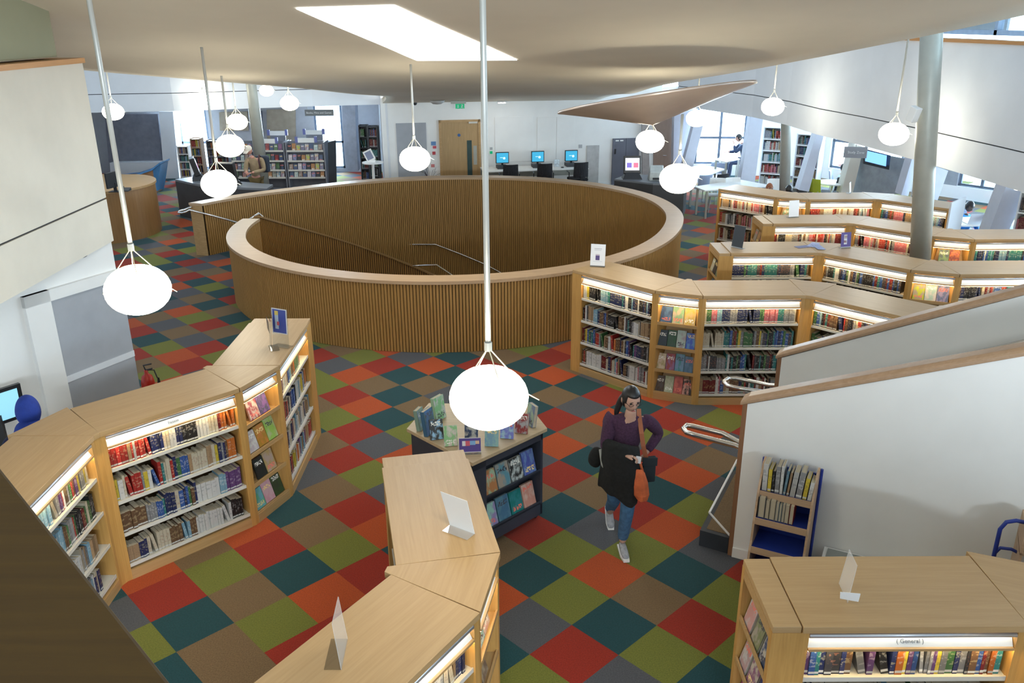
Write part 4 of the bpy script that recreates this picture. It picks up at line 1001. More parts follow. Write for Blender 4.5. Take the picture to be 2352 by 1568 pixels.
# computer desk
def O(s, out, z): return wb(s, out, z)
s0, s1 = 2.75, 5.80
t = thing('computer_desk', 'long white computer desk along the back wall', 'desk', tuple(wb(4.3, .7, 0)))
m = MB(); wbox(m, s0, s1, .70, .73, .38, 1.2); m.build('top', WHITE, t, bevel=.003)
for s in (s0 + .03, 3.75, 4.75, s1 - .03):
    for o_ in (.45, 1.14): m = MB(); wbox(m, s - .025, s + .025, 0, .70, o_ - .025, o_ + .025); m.build('leg', GREYM, t)
m = MB(); wbox(m, s0 + .05, s1 - .05, .42, .70, .40, .42); m.build('modesty_panel', GREYM, t)
SCR = mat('screen_teal', (.02, .1, .14), .2, 0, 0, emis=(.03, .22, .36), estr=1.1)
SCRL = mat('screen_logo', (.5, .6, .65), .3, 0, 0, emis=(.4, .7, .9), estr=.8)
def monitor(s, lab, big=.36, rz=0):
    p = wb(s, .72, .73); t = thing('computer', lab, 'computer', tuple(p), WA, 'computers on the white desk')
    m = MB(); m.box(-.19, -.02, .14, .19, .03, .46); m.build('monitor_case', BLACK, t, local=True, bevel=.004)
    m = MB(); m.box(-.17, -.024, .165, .17, -.02, .44); m.build('screen', SCR, t, local=True)
    m = MB(); m.box(-.07, -.027, .30, .01, -.024, .312); m.ball((.05, -.026, .29), .035, .002, .035); m.build('screen_logo', SCRL, t, local=True)
    m = MB(); m.box(-.03, -.0, .08, .03, .03, .2); m.build('stand', BLACK, t, local=True)
    m = MB(); m.box(-.16, -.16, .0, .12, .2, .09); m.build('base_unit', CHAR, t, local=True, bevel=.005)
    return t
SM = []
for px, lab in ((1149, 'computer with a teal screen, left end of the white desk'), (1229, 'computer with a teal screen, middle of the white desk'), (1305, 'computer with a teal screen, right end of the white desk')):
    s, _ = ws(px, 372); SM.append(s * .985); monitor(s * .985, lab)
p = wb(ws(1273, 370)[0] * .985, .7, .73); m = MB(); m.T = Matrix.Translation(p) @ Matrix.Rotation(WA, 4, 'Z'); m.box(-.08, 0, 0, .08, .004, .2); m.box(-.08, -.08, 0, .08, 0, .006); tag(m.build('leaflet_holder', mat('leaflet_print', (.6, .68, .8), .4, 0, .4, 18)), 'small clear leaflet holder with blue print on the white desk', 'holder')
for s, lab in ((SM[0] + .25, 'dark mouse right of the left computer'), (SM[2] - .32, 'dark mouse left of the right computer')):
    m = MB(); m.ball(wb(s, .98, .745), .05, .035, .016, n=10, k=6); tag(m.build('computer_mouse', BLACK, smooth=True), lab, 'mouse')
def office_chair(x, y, rz, label, group=None):
    t = thing('office_chair', label, 'chair', (x, y, 0), rz, group)
    def curved(w, h0, h1, y0): 
        mb = MB(); n = 8
        for i in range(n):
            a, b = -1 + 2 * i / n, -1 + 2 * (i + 1) / n
            f = lambda u: y0 + .05 * u * u
            mb.hexa([(a * w, f(a), h0), (b * w, f(b), h0), (b * w, f(b) + .05, h0), (a * w, f(a) + .05, h0), (a * w * .94, f(a) - .03, h1), (b * w * .94, f(b) - .03, h1), (b * w * .94, f(b) + .02, h1), (a * w * .94, f(a) + .02, h1)])
        return mb
    curved(.22, .56, .98, -.30).build('backrest', BLACKF, t, local=True, bevel=.008)
    m = MB(); m.box(-.24, -.24, .44, .24, .24, .52); m.build('seat', BLACKF, t, local=True, bevel=.03)
    m = MB(); m.tube([(0, 0, .08), (0, 0, .44)], .028); m.build('gas_stem', BLACK, t, local=True)
    m = MB(); m.box(-.04, -.30, .42, .04, -.0, .45); m.box(-.04, -.31, .42, .04, -.28, .62); m.build('back_bracket', BLACK, t, local=True)
    for k in range(5):
        a = k * 2 * math.pi / 5; c, s = math.cos(a), math.sin(a)
        m = MB(); m.tube([(0, 0, .10), (c * .29, s * .29, .065)], .018); l = m.build('leg', BLACK, t, local=True)
        m = MB(); m.ball((c * .29, s * .29, .03), .03, .03, .03, n=8, k=6); m.build('caster', BLACK, l, local=True)
    for a in (-1, 1):
        m = MB(); m.tube([(a * .24, -.05, .48), (a * .28, -.05, .50), (a * .28, -.05, .68), (a * .28, .12, .70)], .015); m.build('armrest', BLACK, t, local=True)
    return t
c0 = None
for px, py, lab in ((1161, 392, 'black office chair at the left computer'), (1238, 392, 'black office chair at the middle computer'), (1315, 392, 'black office chair at the right computer')):
    s = ws(px, py)[0] * .965; p = wb(s, 1.42, 0)
    if c0 is None: c0 = office_chair(p.x, p.y, WA, lab, 'office chairs at the computer desk')
    else: dup(c0, (p.x, p.y, 0), WA + (.15 if px > 1300 else -.05), lab)
# plant twig beside the door
m = MB(); rr = random.Random(2)
p = wb(ws(985, 392)[0], .5, .0)
for k in range(14):
    a = rr.uniform(0, 6.28); q = p + Vector((.18 * math.cos(a), .18 * math.sin(a), rr.uniform(.55, .8))); m.tube([p + Vector((0, 0, .35)), q], .004, 0, 4)
    d = Vector((math.cos(a), math.sin(a), .3)).normalized(); sx = Vector((-d.y, d.x, 0)).normalized() * .02
    for u in (.0, .05): m.face([q + d * u, q + d * (u + .04) + sx, q + d * (u + .09), q + d * (u + .04) - sx], 1)
t = thing('potted_plant', 'small spiky dark plant left of the oak door', 'plant', tuple(p))
m.build('foliage', [mat('stem_dark', (.05, .03, .05), .7), mat('leaf_dark', (.08, .09, .03), .6)], t)
m = MB(); m.lathe([(0, 0), (.10, 0), (.13, .36), (0, .36)], tuple(p), 16); m.build('pot', GREYM, t)

# ------------------------------------------------------------------ helpers for the far rooms
def quad(name, label, cat, pts, Y, dep, m_, kind=None, parent=None):
    Ys = Y if isinstance(Y, (list, tuple)) else [Y] * len(pts)
    q = [P(x, y, Y=yy) for (x, y), yy in zip(pts, Ys)]
    m = MB(); m.extrude(q[::-1], (0, dep, 0)); o = m.build(name, m_, parent)
    if parent is None: tag(o, label, cat, None, kind)
    return o
# left rear room: pillars, boards
quad('trim_5', 'pale boxed pillar left of the bright rear window', 'pillar', [(365, 256), (397, 256), (412, 411), (377, 411)], 27.4, .5, WHITE2, 'structure')
quad('trim_6', 'grey boxed pillar right of the bright rear window', 'pillar', [(785, 240), (815, 240), (822, 393), (795, 393)], 26.9, .5, mat('pillar_grey', (.42, .46, .55), .7), 'structure')
quad('acoustic_panel', 'large dark grey fabric panel on the far left wall', 'panel', [(240, 262), (362, 262), (373, 370), (250, 373)], 27.6, .08, mat('dark_fabric_panel', (.20, .21, .26), .9))
TANB = mat('tan_board', (.34, .29, .22), .8)
quad('pinboard', 'tan pinboard on the rear wall above the magazine racks', 'board', [(612, 252), (678, 250), (679, 330), (614, 330)], 28.42, .07, TANB)
quad('pinboard', 'narrower tan pinboard left of the grey column', 'board', [(503, 258), (568, 256), (570, 300), (505, 300)], 28.42, .07, TANB)
quad('pinboard', 'dark slatted board right of the grey column', 'board', [(590, 255), (601, 255), (603, 312), (592, 312)], 28.42, .07, DGREY)
t = thing('hanging_sign', 'grey hanging sign near the rear window', 'sign', tuple(P(733, 266, Y=25.5)))
p = P(733, 259, Y=25.5); m = MB(); m.box(p.x - .42, p.y, p.z - .09, p.x + .42, p.y + .03, p.z + .09); m.build('sign_board', mat('sign_grey', (.20, .21, .21), .6, 0, 0), t)
l = lettering('Books, Films and Games', 'sign_text', WLET, t, (0, -.005, p.z - ORG[t.name].z), (R_(90), 0, 0), .075)
for a in (-.35, .35): m = MB(); m.tube([p + Vector((a, .015, .09)), p + Vector((a, .015, .5))], .006, 0, 5); m.build('hanger', GREYM, t)
# magazine racks
RACKM = mat('rack_grey', (.22, .23, .27), .5, .2)
def mag_rack(x0, x1, label, seed, n, Y=25.0, rows=((346), (369), (390), (407)), h=.21, ys=0):
    a, b = P(x0, 400, Y=Y), P(x1, 400, Y=Y); Wd = b.x - a.x
    t = thing('magazine_rack', label, 'rack', (a.x, Y, 0), 0, 'magazine racks at the back left')
    ztop = P(x0, 326, Y=Y).z
    for xx in (0, Wd - .04): m = MB(); m.box(xx, -.1, 0, xx + .04, .5, ztop); m.build('side_panel', RACKM, t, local=True)
    m = MB(); m.box(.04, .25, 0, Wd - .04, .28, ztop); m.build('back_panel', RACKM, t, local=True)
    m = MB(); m.box(.04, -.14, 0, Wd - .04, .25, .12); m.build('base', RACKM, t, local=True)
    zs_ = [P(x0, r, Y=Y).z for r in rows]
    for k, z in enumerate(zs_):
        m = MB(); m.box(.04, -.12 + .04 * (3 - k) * 0, z - .02, Wd - .04, .2, z - .005); m.box(.04, -.13, z - .02, Wd - .04, -.12, z + .03); m.build('shelf', SHELFM, t, local=True)
        for j in range(n):
            w = (Wd - .12) / n
            face_out(Matrix.Translation((a.x, Y, 0)), .06 + j * w, -.10, z, w * .86, h * (.85 + .2 * ((j * 5 + k * 3 + seed) % 4) / 3), .012, R_(14), 300 + seed * 7 + (j * 3 + k * 5) % 11, 'magazine, %s along the %s shelf of %s' % (ORD(j + 1), ('top', 'second', 'third', 'lowest')[k], label), None, 'magazine', 'magazine', 'magazines on the grey racks')
    return t, a, b, ztop
racks = [mag_rack(594, 661, 'the grey rack behind the man', 1, 6), mag_rack(663, 752, 'the grey rack right of the man', 2, 8), mag_rack(536, 592, 'the grey rack left of the man', 3, 5)]
quad('rack_end', 'dark end panel of the magazine racks hung with leaflets', 'panel', [(753, 326), (771, 322), (773, 420), (755, 422)], [24.9, 25.3, 25.3, 24.9], .05, CHAR)
for k, (x0, x1, lab) in enumerate(((597, 632, 'on the rack behind the man'), (684, 722, 'on the rack right of the man'), (620, 655, 'raised behind the racks, left'), (702, 740, 'raised behind the racks, right'))):
    py = (328, 326, 311, 309)[k]; Yk = (25.1, 25.1, 26.3, 26.3)[k]; a = P(x0, py, Y=Yk); b = P(x1, py, Y=Yk)
    t = thing('header_sign', 'white header sign with blue ends ' + lab, 'sign', tuple(a)); z0 = a.z - (.02 if k < 2 else .0)
    m = MB(); m.box(a.x, a.y, z0, b.x, a.y + .02, z0 + .13); m.build('sign_face', WHITE, t)
    for xx in (a.x - .08, b.x): m = MB(); m.box(xx, a.y - .01, z0 - .0, xx + .08, a.y + .03, z0 + .17); m.build('end_block', mat('header_blue', (.16, .18, .42), .5, 0, 0), t)
    if k > 1: m = MB(); m.box(a.x, a.y + .03, 0, b.x, a.y + .06, z0); m.build('stand', RACKM, t)
# book towers by the rear window and the spinner rack near the side wall
def tower(x0, x1, py_top, py_bot, Y, label, m_, seed, rows=5, pal=MIXED):
    a, b = P(x0, py_bot, Y=Y), P(x1, py_bot, Y=Y); zt = P(x0, py_top, Y=Y).z; Wd = b.x - a.x
    t = thing('book_tower', label, 'bookcase', (a.x, Y, 0))
    for xx in (0, Wd - .03): m = MB(); m.box(xx, 0, 0, xx + .03, .3, zt); m.build('side_panel', m_, t, local=True)
    m = MB(); m.box(0, .28, 0, Wd, .3, zt); m.build('back_panel', m_, t, local=True)
    for k in range(rows + 1):
        z = .08 + (zt - .1) * k / rows; m = MB(); m.box(.03, 0, z - .02, Wd - .03, .28, z); m.build('shelf', m_, t, local=True)
        if k < rows: book_row(Matrix.Translation((a.x, Y, 0)), .03, Wd - .03, z, .03, pal, 'x', seed + k, min(.2, (zt - .1) / rows * .7), min(.24, (zt - .1) / rows * .9))
    return t
tower(446, 470, 318, 400, 26.4, 'light wood book tower in front of the left rear window', PLY, 41)
tower(414, 440, 335, 400, 27.2, 'low white bookcase under the left rear window', WHITE, 47, 4)
tower(482, 530, 322, 400, 26.6, 'grey bookcase beside the left rear window', RACKM, 53)
tower(828, 848, 288, 372, 26.6, 'dark book tower against the side wall', CHAR, 61, 5, DARK)
tower(850, 873, 290, 400, 25.4, 'tall dark book tower at the corner of the side wall', CHAR, 67, 6, DARK)
p = P(856, 372, Y=24.2); t = thing('round_table', 'small round pedestal table near the side wall', 'table', (p.x, p.y, 0))
m = MB(); m.lathe([(0, p.z - .03), (.30, p.z - .03), (.30, p.z), (0, p.z)], (p.x, p.y, 0), 24); m.build('top', WHITE, t); m = MB(); m.tube([(p.x, p.y, .02), (p.x, p.y, p.z - .03)], .04); m.lathe([(0, 0), (.25, 0), (.22, .03), (0, .04)], (p.x, p.y, 0), 20); m.build('pedestal', WHITE, t)
t = thing('tablet_stand', 'white framed tablet tilted on the small round table', 'tablet', tuple(p))
m = MB(); m.T = Matrix.Translation(p) @ Matrix.Rotation(R_(-25), 4, 'Y') ; m.box(-.13, -.02, .05, .13, 0, .36); m.build('frame', WHITE, t)
m = MB(); m.T = Matrix.Translation(p) @ Matrix.Rotation(R_(-25), 4, 'Y'); m.box(-.09, -.024, .09, .09, -.02, .32); m.build('screen', mat('tablet_screen', (.25, .28, .4), .3, 0, 0), t)
m = MB(); m.box(p.x - .08, p.y - .05, p.z, p.x + .08, p.y + .05, p.z + .07); m.build('foot', WHITE, t)
# kiosk desks
def kiosk_screen(p, rz, label, front=True):
    t = thing('kiosk_terminal', label, 'kiosk', tuple(p), rz)
    m = MB(); m.hexa([(-.25, -.12, 0), (.25, -.12, 0), (.25, .22, 0), (-.25, .22, 0), (-.17, .0, .16), (.17, .0, .16), (.17, .14, .16), (-.17, .14, .16)]); m.build('base', BLACK, t, local=True, bevel=.01)
    m = MB(); m.T = Matrix.Rotation(R_(-14), 4, 'X'); m.box(-.22, -.03, .13, .22, .10, .58); m.build('housing', BLACK, t, local=True, bevel=.015)
    m = MB(); m.T = Matrix.Rotation(R_(-14), 4, 'X'); m.box(-.18, -.036, .21, .18, -.03, .52); m.build('screen', mat('kiosk_screen', (.6, .62, .66), .3, 0, 0, emis=(.75, .8, .9), estr=.5), t, local=True)
    for a, c in ((-.14, (.14, .1, .4)), (.03, (.55, .12, .2))):
        m = MB(); m.T = Matrix.Rotation(R_(-14), 4, 'X'); m.box(a, -.039, .28, a + .12, -.036, .40); m.build('screen_button', mat('button_%d' % int(a * 100), c, .4, 0, 0, emis=c, estr=.6), t, local=True)
    return t
pA, pB = P(405, 412, z=.95), P(440, 425, z=.95); pC = P(590, 442, z=.95)
poly = [pA, pB, Vector((-5.75, 20.85, 0)), Vector((-5.6, 21.6, 0)), Vector((-7.6, 22.9, 0))]
pA.z = pB.z = 0
poly = [Vector((-8.62, 21.75)), Vector((-7.75, 21.0)), Vector((-6.55, 20.55)), Vector((-5.9, 20.4)), Vector((-5.9, 20.95)), Vector((-7.3, 21.6)), Vector((-8.0, 22.5))]
t = thing('kiosk_desk', 'dark angular desk with self service screens left of the well', 'desk', (-7.4, 21.3, 0))
m = MB(); m.prism([(p.x, p.y) for p in poly], 0, .90); m.build('body', CHAR, t); m = MB(); m.prism([(p.x, p.y) for p in poly], .90, .95); m.build('top', mat('desk_top_grey', (.16, .18, .21), .35, 0, .05), t)
m = MB(); a, b = P(424, 440, Y=21.3), P(432, 448, Y=21.3); m.box(-8.28, 21.36, .55, -8.14, 21.45, .68); 
kiosk_screen((-7.95, 21.75, .95), R_(110), 'black self service screen turned away at the left of the dark desk')
kiosk_screen((-6.95, 21.0, .95), R_(170), 'black self service screen seen from behind beside the man')
for k, (x, y, lab) in enumerate(((-7.55, 21.45, 'pale grey receipt printer between the two black screens'), (-7.5, 21.85, 'second grey receipt printer at the back of the dark desk'))):
    t = thing('receipt_printer', lab, 'printer', (x, y, .95)); m = MB(); m.box(x - .14, y - .13, .95, x + .14, y + .13, 1.14); m.build('case', mat('printer_grey', (.5, .53, .52), .5), t, bevel=.02); m = MB(); m.box(x - .08, y - .135, 1.0, x + .08, y - .13, 1.03); m.build('paper_slot', BLACK, t)
dR = [P(1411, 411, z=.9), P(1500, 421, z=.9), P(1572, 424, z=.9), P(1580, 404, z=.9), P(1440, 400, z=.9)]
t = thing('kiosk_desk', 'dark desk with a self service screen right of the well', 'desk', (dR[1].x, dR[1].y, 0))
pr = [(p.x, p.y) for p in dR]
m = MB(); m.prism(pr, 0, .86); m.build('body', CHAR, t); m = MB(); m.prism(pr, .86, .9); m.build('top', mat('desk_top_grey', (.16, .18, .21), .35, 0, .05), t)
p = P(1453, 412, z=.9); kiosk_screen(p + Vector((0, .1, 0)), R_(0), 'black self service screen showing two buttons, right of the well')
p = P(1504, 414, z=.9) + Vector((.05, .1, 0)); t = thing('receipt_printer', 'grey angular printer on the right dark desk', 'printer', tuple(p)); m = MB(); m.T = Matrix.Translation(p); m.hexa([(-.2, -.16, .0), (.2, -.16, 0), (.2, .2, 0), (-.2, .2, 0), (-.2, -.2, .22), (.12, -.2, .22), (.2, .2, .34), (-.14, .2, .34)]); m.build('case', mat('printer_grey', (.5, .53, .52), .5), t, bevel=.015); m = MB(); m.T = Matrix.Translation(p); m.box(-.12, -.21, .03, .1, -.17, .08); m.build('paper_slot', BLACK, t)
# oak counters at far left
cc = Vector((-9.75, 19.9)); rc = 1.28
t = thing('service_counter', 'rounded oak service counter at the far left', 'counter', (cc.x, cc.y, 0))
arc = [(cc.x + rc * math.cos(R_(a)), cc.y + rc * 1.0 * math.sin(R_(a))) for a in range(-100, 71, 6)]
m = MB(); m.prism(arc + [(cc.x - .6, cc.y + rc), (cc.x - .6, cc.y - rc)], 0, 1.14); m.build('front', wood('counter_oak', (.36, .20, .08), (.28, .15, .055), 2), t)
arc2 = [(cc.x + (rc + .03) * math.cos(R_(a)), cc.y + (rc + .03) * math.sin(R_(a))) for a in range(-100, 71, 6)]
m = MB(); m.prism(arc2 + [(cc.x - .6, cc.y + rc), (cc.x - .6, cc.y - rc)], 1.14, 1.19); m.build('top', OAKF, t)
p = P(266, 440, z=1.19); t = thing('computer', 'black monitor seen from behind on the rounded counter', 'computer', tuple(p))
m = MB(); m.T = Matrix.Translation(p) @ Matrix.Rotation(R_(75), 4, 'Z'); m.box(-.24, -.02, .10, .24, .03, .44); m.build('monitor_case', BLACK, t, bevel=.006); m = MB(); m.T = Matrix.Translation(p); m.box(-.03, -.02, 0, .03, .02, .2); m.box(-.12, -.1, 0, .12, .1, .015); m.build('stand', BLACK, t)
p = P(288, 438, z=1.19); t = thing('desk_telephone', 'dark telephone on the rounded counter', 'telephone', tuple(p)); m = MB(); m.T = Matrix.Translation(p); m.hexa([(-.1, -.09, 0), (.1, -.09, 0), (.1, .09, 0), (-.1, .09, 0), (-.1, -.09, .02), (.1, -.09, .02), (.1, .09, .06), (-.1, .09, .06)]); m.build('base', CHAR, t); m = MB(); m.T = Matrix.Translation(p); m.box(-.1, -.07, .05, -.05, .08, .09); m.build('handset', BLACK, t)
t = thing('reception_desk', 'oak fronted desk with a rising blue top behind the rounded counter', 'desk', (-10.5, 24.9, 0))
q = [P(250, 462, Y=24.6), P(357, 443, Y=24.9), P(349, 387, Y=24.9), P(300, 404, Y=24.7), P(250, 410, Y=24.6)]
m = MB(); m.extrude([Vector((a.x, a.y, a.z)) for a in q][::-1], (0, .5, 0)); m.build('front', wood('desk_oak', (.42, .22, .10), (.30, .15, .07), 0), t)
BLUP = mat('blue_laminate', (.07, .24, .50), .4, 0, .08)
q = [P(250, 410, Y=24.6), P(300, 404, Y=24.7), P(349, 387, Y=24.9), P(369, 372, Y=25.0), P(369, 376, Y=25.0), P(350, 391, Y=24.88), P(300, 408, Y=24.68), P(250, 414, Y=24.58)]
m = MB(); m.extrude([Vector((a.x, a.y - .05, a.z)) for a in q], (0, .75, 0)); m.build('blue_top', BLUP, t)
q = [P(351, 388, Y=24.95), P(369, 374, Y=25.05), P(362, 425, Y=25.05), P(358, 443, Y=24.95)]
m = MB(); m.extrude(q[::-1], (0, .6, 0)); m.build('blue_side', BLUP, t)
quad('side_cabinet', 'low white cabinet under the dark fabric panel', 'cabinet', [(252, 374), (372, 372), (374, 400), (254, 402)], 27.2, .35, WHITE2)
# ------------------------------------------------------------------ study area on the right
BRIGHT = mat('bright_white_reveal', (.85, .87, .88), .7, 0, 0)
LILAC = mat('leaning_pillar_paint', (.55, .57, .66), .7, 0, .03)
# perimeter wall and low ceiling behind the bulkhead
FAC = [(4.35, 26.15), (5.2, 27.6), (9.6, 27.2), (13.2, 22.5), (14.2, 17.5), (13.6, 11.5)]
m = MB()
for a, b in zip(FAC, FAC[1:]):
    a, b = Vector(a), Vector(b); d = (b - a).normalized(); nr = Vector((-d.y, d.x)) * .25
    m.hexa([(q.x, q.y, z) for z in (0, .35) for q in (a, b, b + nr, a + nr)]); m.hexa([(q.x, q.y, z) for z in (2.45, 2.75) for q in (a, b, b + nr, a + nr)])
struct(m.build('wall_right', BRIGHT, keep=True), 'white window wall around the study area', 'wall')
m = MB(); m.prism([(4.75, 24.3), (5.25, 22.95), (6.02, 21.15), (6.35, 19.4), (6.45, 17.7), (6.75, 16.1), (6.98, 14.1), (7.15, 12.1), (7.22, 10.5), (13.9, 10.5), (14.5, 17.5), (13.4, 22.8), (9.8, 27.5), (5.1, 27.9), (4.3, 26.2)], 2.56, 2.7); struct(m.build('ceiling', WHITE), 'low white ceiling over the study area', 'ceiling')
def seg(a, b, name, label, post=(0, 1)):
    """window bay between two facade points: frame and glass pane"""
    a, b = Vector(a), Vector(b); d = (b - a).normalized(); n = Vector((-d.y, d.x)); L_ = (b - a).length
    t = struct(thing(name, label, 'window', (a.x, a.y, .35)))
    def bx(mb, s0, s1, z0, z1, w=.06):
        p, q = a + d * s0 + n * .08, a + d * s1 + n * .08
        mb.hexa([(v.x, v.y, z) for z in (z0, z1) for v in (p, q, q + n * w, p + n * w)])
    m = MB()
    for s in (0, L_ * .46, L_ - .08): bx(m, s, s + .08, .35, 2.45)
    for z in (.35, 1.15, 2.38): bx(m, 0, L_, z, z + .07)
    m.build('window_frame', FRAME, t); m = MB(); bx(m, .05, L_ - .05, .38, 2.42, .01); m.build('pane', PANE, t)
def on(k, u): a, b = Vector(FAC[k]), Vector(FAC[k + 1]); return a.lerp(b, u)
def solid(k, u0, u1, m_, nm, lab):
    a, b = on(k, u0), on(k, u1); d = (b - a).normalized(); nr = Vector((-d.y, d.x)) * .22
    m = MB(); m.hexa([(q.x, q.y, z) for z in (.35, 2.45) for q in (a, b, b + nr, a + nr)]); struct(m.build(nm, m_), lab, 'wall')
solid(0, 0, 1, mat('corridor_grey', (.42, .44, .50), .7), 'wall_corridor', 'grey wall end beside the tall brown door')
solid(1, 0, .16, BRIGHT, 'wall_right', 'bright white reveal left of the study window')
seg(on(1, .16), on(1, .52), 'window_4', 'tall framed window behind the seated silhouette')
solid(1, .52, 1, BRIGHT, 'wall_right', 'white wall behind the leaning bookshelves')
solid(2, 0, .1, BRIGHT, 'wall_right', None); seg(on(2, .10), on(2, .50), 'window_5', 'bright window beyond the round table'); seg(on(2, .78), on(2, 1), 'window_9', 'bright window above the man in blue'); solid(2, .50, .78, mat('alcove_grey', (.30, .33, .37), .8), 'wall_right', 'grey wall under the television')
seg(on(3, .05), on(3, .95), 'window_6', 'large bright window behind the man in blue'); seg(on(4, 0), on(4, 1), 'window_7', 'bright window at the right edge')
m = MB(); m.face([(3, 31, -1), (14, 30, -1), (14, 30, 4), (3, 31, 4)][::-1]); m.face([(14, 30, -1), (19, 22, -1), (19, 22, 4), (14, 30, 4)][::-1]); m.face([(19, 22, -1), (19, 8, -1), (19, 8, 4), (19, 22, 4)][::-1]); struct(m.build('trim_7', OUT, keep=True), 'bright overcast daylight outside the study windows', 'sky')
# leaning pillars between the bays
for k, (pts, Y, lab) in enumerate((
    ([(1549, 255), (1592, 250), (1577, 380), (1546, 385)], 25.6, 'blue grey pillar right of the brown door'),
    ([(1600, 262), (1622, 260), (1592, 382), (1568, 384)], 25.0, 'leaning lilac pillar left of the study window'),
    ([(1726, 262), (1753, 268), (1733, 425), (1700, 420)], 23.6, 'leaning lilac pillar left of the white bookshelf'),
    ([(1876, 304), (1893, 308), (1858, 440), (1835, 436)], 21.8, 'leaning lilac pillar right of the white bookshelf'),
    ([(1962, 330), (1984, 338), (1958, 446), (1932, 444)], 21.6, 'cream leaning pillar beside the grey hanging sign'),
    ([(2096, 360), (2110, 364), (2086, 450), (2070, 448)], 19.5, 'leaning ladder like pillar left of the thick column'),
    ([(2142, 380), (2178, 392), (2150, 470), (2138, 470)], 18.2, 'leaning lilac pillar right of the thick column'),
    ([(2312, 425), (2362, 436), (2312, 540), (2270, 536)], 15.6, 'leaning grey pillar near the right edge'))):
    quad('trim_%d' % (8 + k), lab, 'pillar', pts, Y, .35, LILAC if k != 4 else CREAM, 'structure')
t = struct(thing('door_2', 'tall brown door in the corridor right of the well', 'door', tuple(P(1525, 395, Y=26.0))))
quad('door_leaf', None, None, [(1502, 262), (1549, 258), (1545, 420), (1500, 420)], 26.0, .06, wood('brown_door', (.30, .21, .17), (.24, .17, .13), 2), None, t)
m = MB(); p = P(1523, 357, Y=25.96); m.tube([p, p + Vector((.1, -.02, 0))], .012); m.build('door_handle', STEEL, t)
quad('trim_16', 'grey door lining left of the tall brown door', 'door lining', [(1474, 270), (1490, 268), (1492, 420), (1476, 420)], 25.8, .1, mat('lining_grey', (.38, .35, .34), .7), 'structure')
# tables and chairs
def table_poly(label, pts, z, m_=WHITE, legs=True, name='study_table', th=.03):
    c = sum(((Vector((p[0], p[1], 0))) for p in pts), Vector()) / len(pts)
    t = thing(name, label, 'table', (c.x, c.y, 0))
    m = MB(); m.prism([(p[0], p[1]) for p in pts], z - th, z); m.build('top', m_, t, bevel=.003)
    if legs:
        for p in pts:
            q = Vector((p[0], p[1], 0)).lerp(c, .10); m = MB(); m.box(q.x - .025, q.y - .025, 0, q.x + .025, q.y + .025, z - th); m.build('leg', GREYM, t)
    return t
def Z2(px, py, z): p = P(px, py, z=z); return (p.x, p.y)
table_poly('white study table behind the rearmost shelf run', [Z2(1595, 428, .73), Z2(1619, 437, .73), Z2(1780, 427, .73), Z2(1700, 412, .73)], .73)
table_poly('large white study table behind the bright pendant', [Z2(1520, 402, .73), Z2(1588, 414, .73), Z2(1668, 388, .73), Z2(1610, 377, .73)], .73)
table_poly('high white table by the study window', [Z2(1642, 366, 1.0), Z2(1668, 372, 1.0), Z2(1700, 364, 1.0), Z2(1668, 356, 1.0)], 1.0)
p = P(1912, 418, z=.72); t = thing('round_table', 'round white pedestal table in the window bay', 'table', (p.x, p.y, 0)); m = MB(); m.lathe([(0, .69), (.42, .69), (.42, .72), (0, .72)], (p.x, p.y, 0), 28); m.build('top', WHITE, t); m = MB(); m.tube([(p.x, p.y, 0.02), (p.x, p.y, .69)], .03); m.lathe([(0, 0), (.28, 0), (.26, .02), (0, .03)], (p.x, p.y, 0), 20); m.build('pedestal', WHITE, t)
def shell_chair(label, x, y, rz, m_, lm=GREYM, hb=.82):
    t = thing('study_chair', label, 'chair', (x, y, 0), rz, 'chairs in the study area')
    m = MB(); m.box(-.22, -.21, .43, .22, .22, .455); m.build('seat', m_, t, local=True, bevel=.012)
    m = MB()
    for i in range(6):
        a, b = -1 + i / 3, -1 + (i + 1) / 3; f = lambda u: -.23 + .05 * u * u
        m.hexa([(a * .21, f(a), .52), (b * .21, f(b), .52), (b * .21, f(b) + .02, .52), (a * .21, f(a) + .02, .52), (a * .20, f(a) - .05, hb), (b * .20, f(b) - .05, hb), (b * .20, f(b) - .03, hb), (a * .20, f(a) - .03, hb)])
    m.build('backrest', m_, t, local=True)
    for a in (-1, 1):
        for b in (-1, 1): m = MB(); m.tube([(a * .17, b * .16, .43), (a * .21, b * .21, 0)], .012, 0, 6); m.build('leg', lm, t, local=True)
        m = MB(); m.tube([(a * .17, -.2, .44), (a * .18, -.25, .56)], .012, 0, 6); m.build('back_support', lm, t, local=True)
    return t
GREYC = mat('blue_grey_chair', (.34, .40, .55), .5, 0, .04); LIME = mat('lime_chair', (.40, .48, .03), .5, 0, .04)
for lab, px, py, z, rz, mm in (('white chair behind the large study table', 1545, 392, .75, 10, WHITE), ('white chair tucked at the left of the large study table', 1570, 388, .75, 200, WHITE), ('grey backed chair at the near side of the large table', 1612, 400, .8, 20, GREYC), ('black armchair between the two study tables', 1648, 398, .8, 30, BLACKF),
    ('grey backed chair at the far right of the large table', 1648, 378, .8, 160, GREYC), ('white chair at the near study table, left', 1650, 414, .82, 170, WHITE), ('white chair at the near study table, right', 1692, 413, .82, 190, WHITE), ('white chair beside the red haired head', 1786, 416, .85, 180, WHITE), ('lime green chair in the window bay', 1884, 410, .85, -60, LIME), ('dark chair right of the lime one', 1908, 405, .85, 60, BLACKF)):
    p = P(px, py, z=z); shell_chair(lab, p.x, p.y, R_(rz), mm, hb=z + .02)
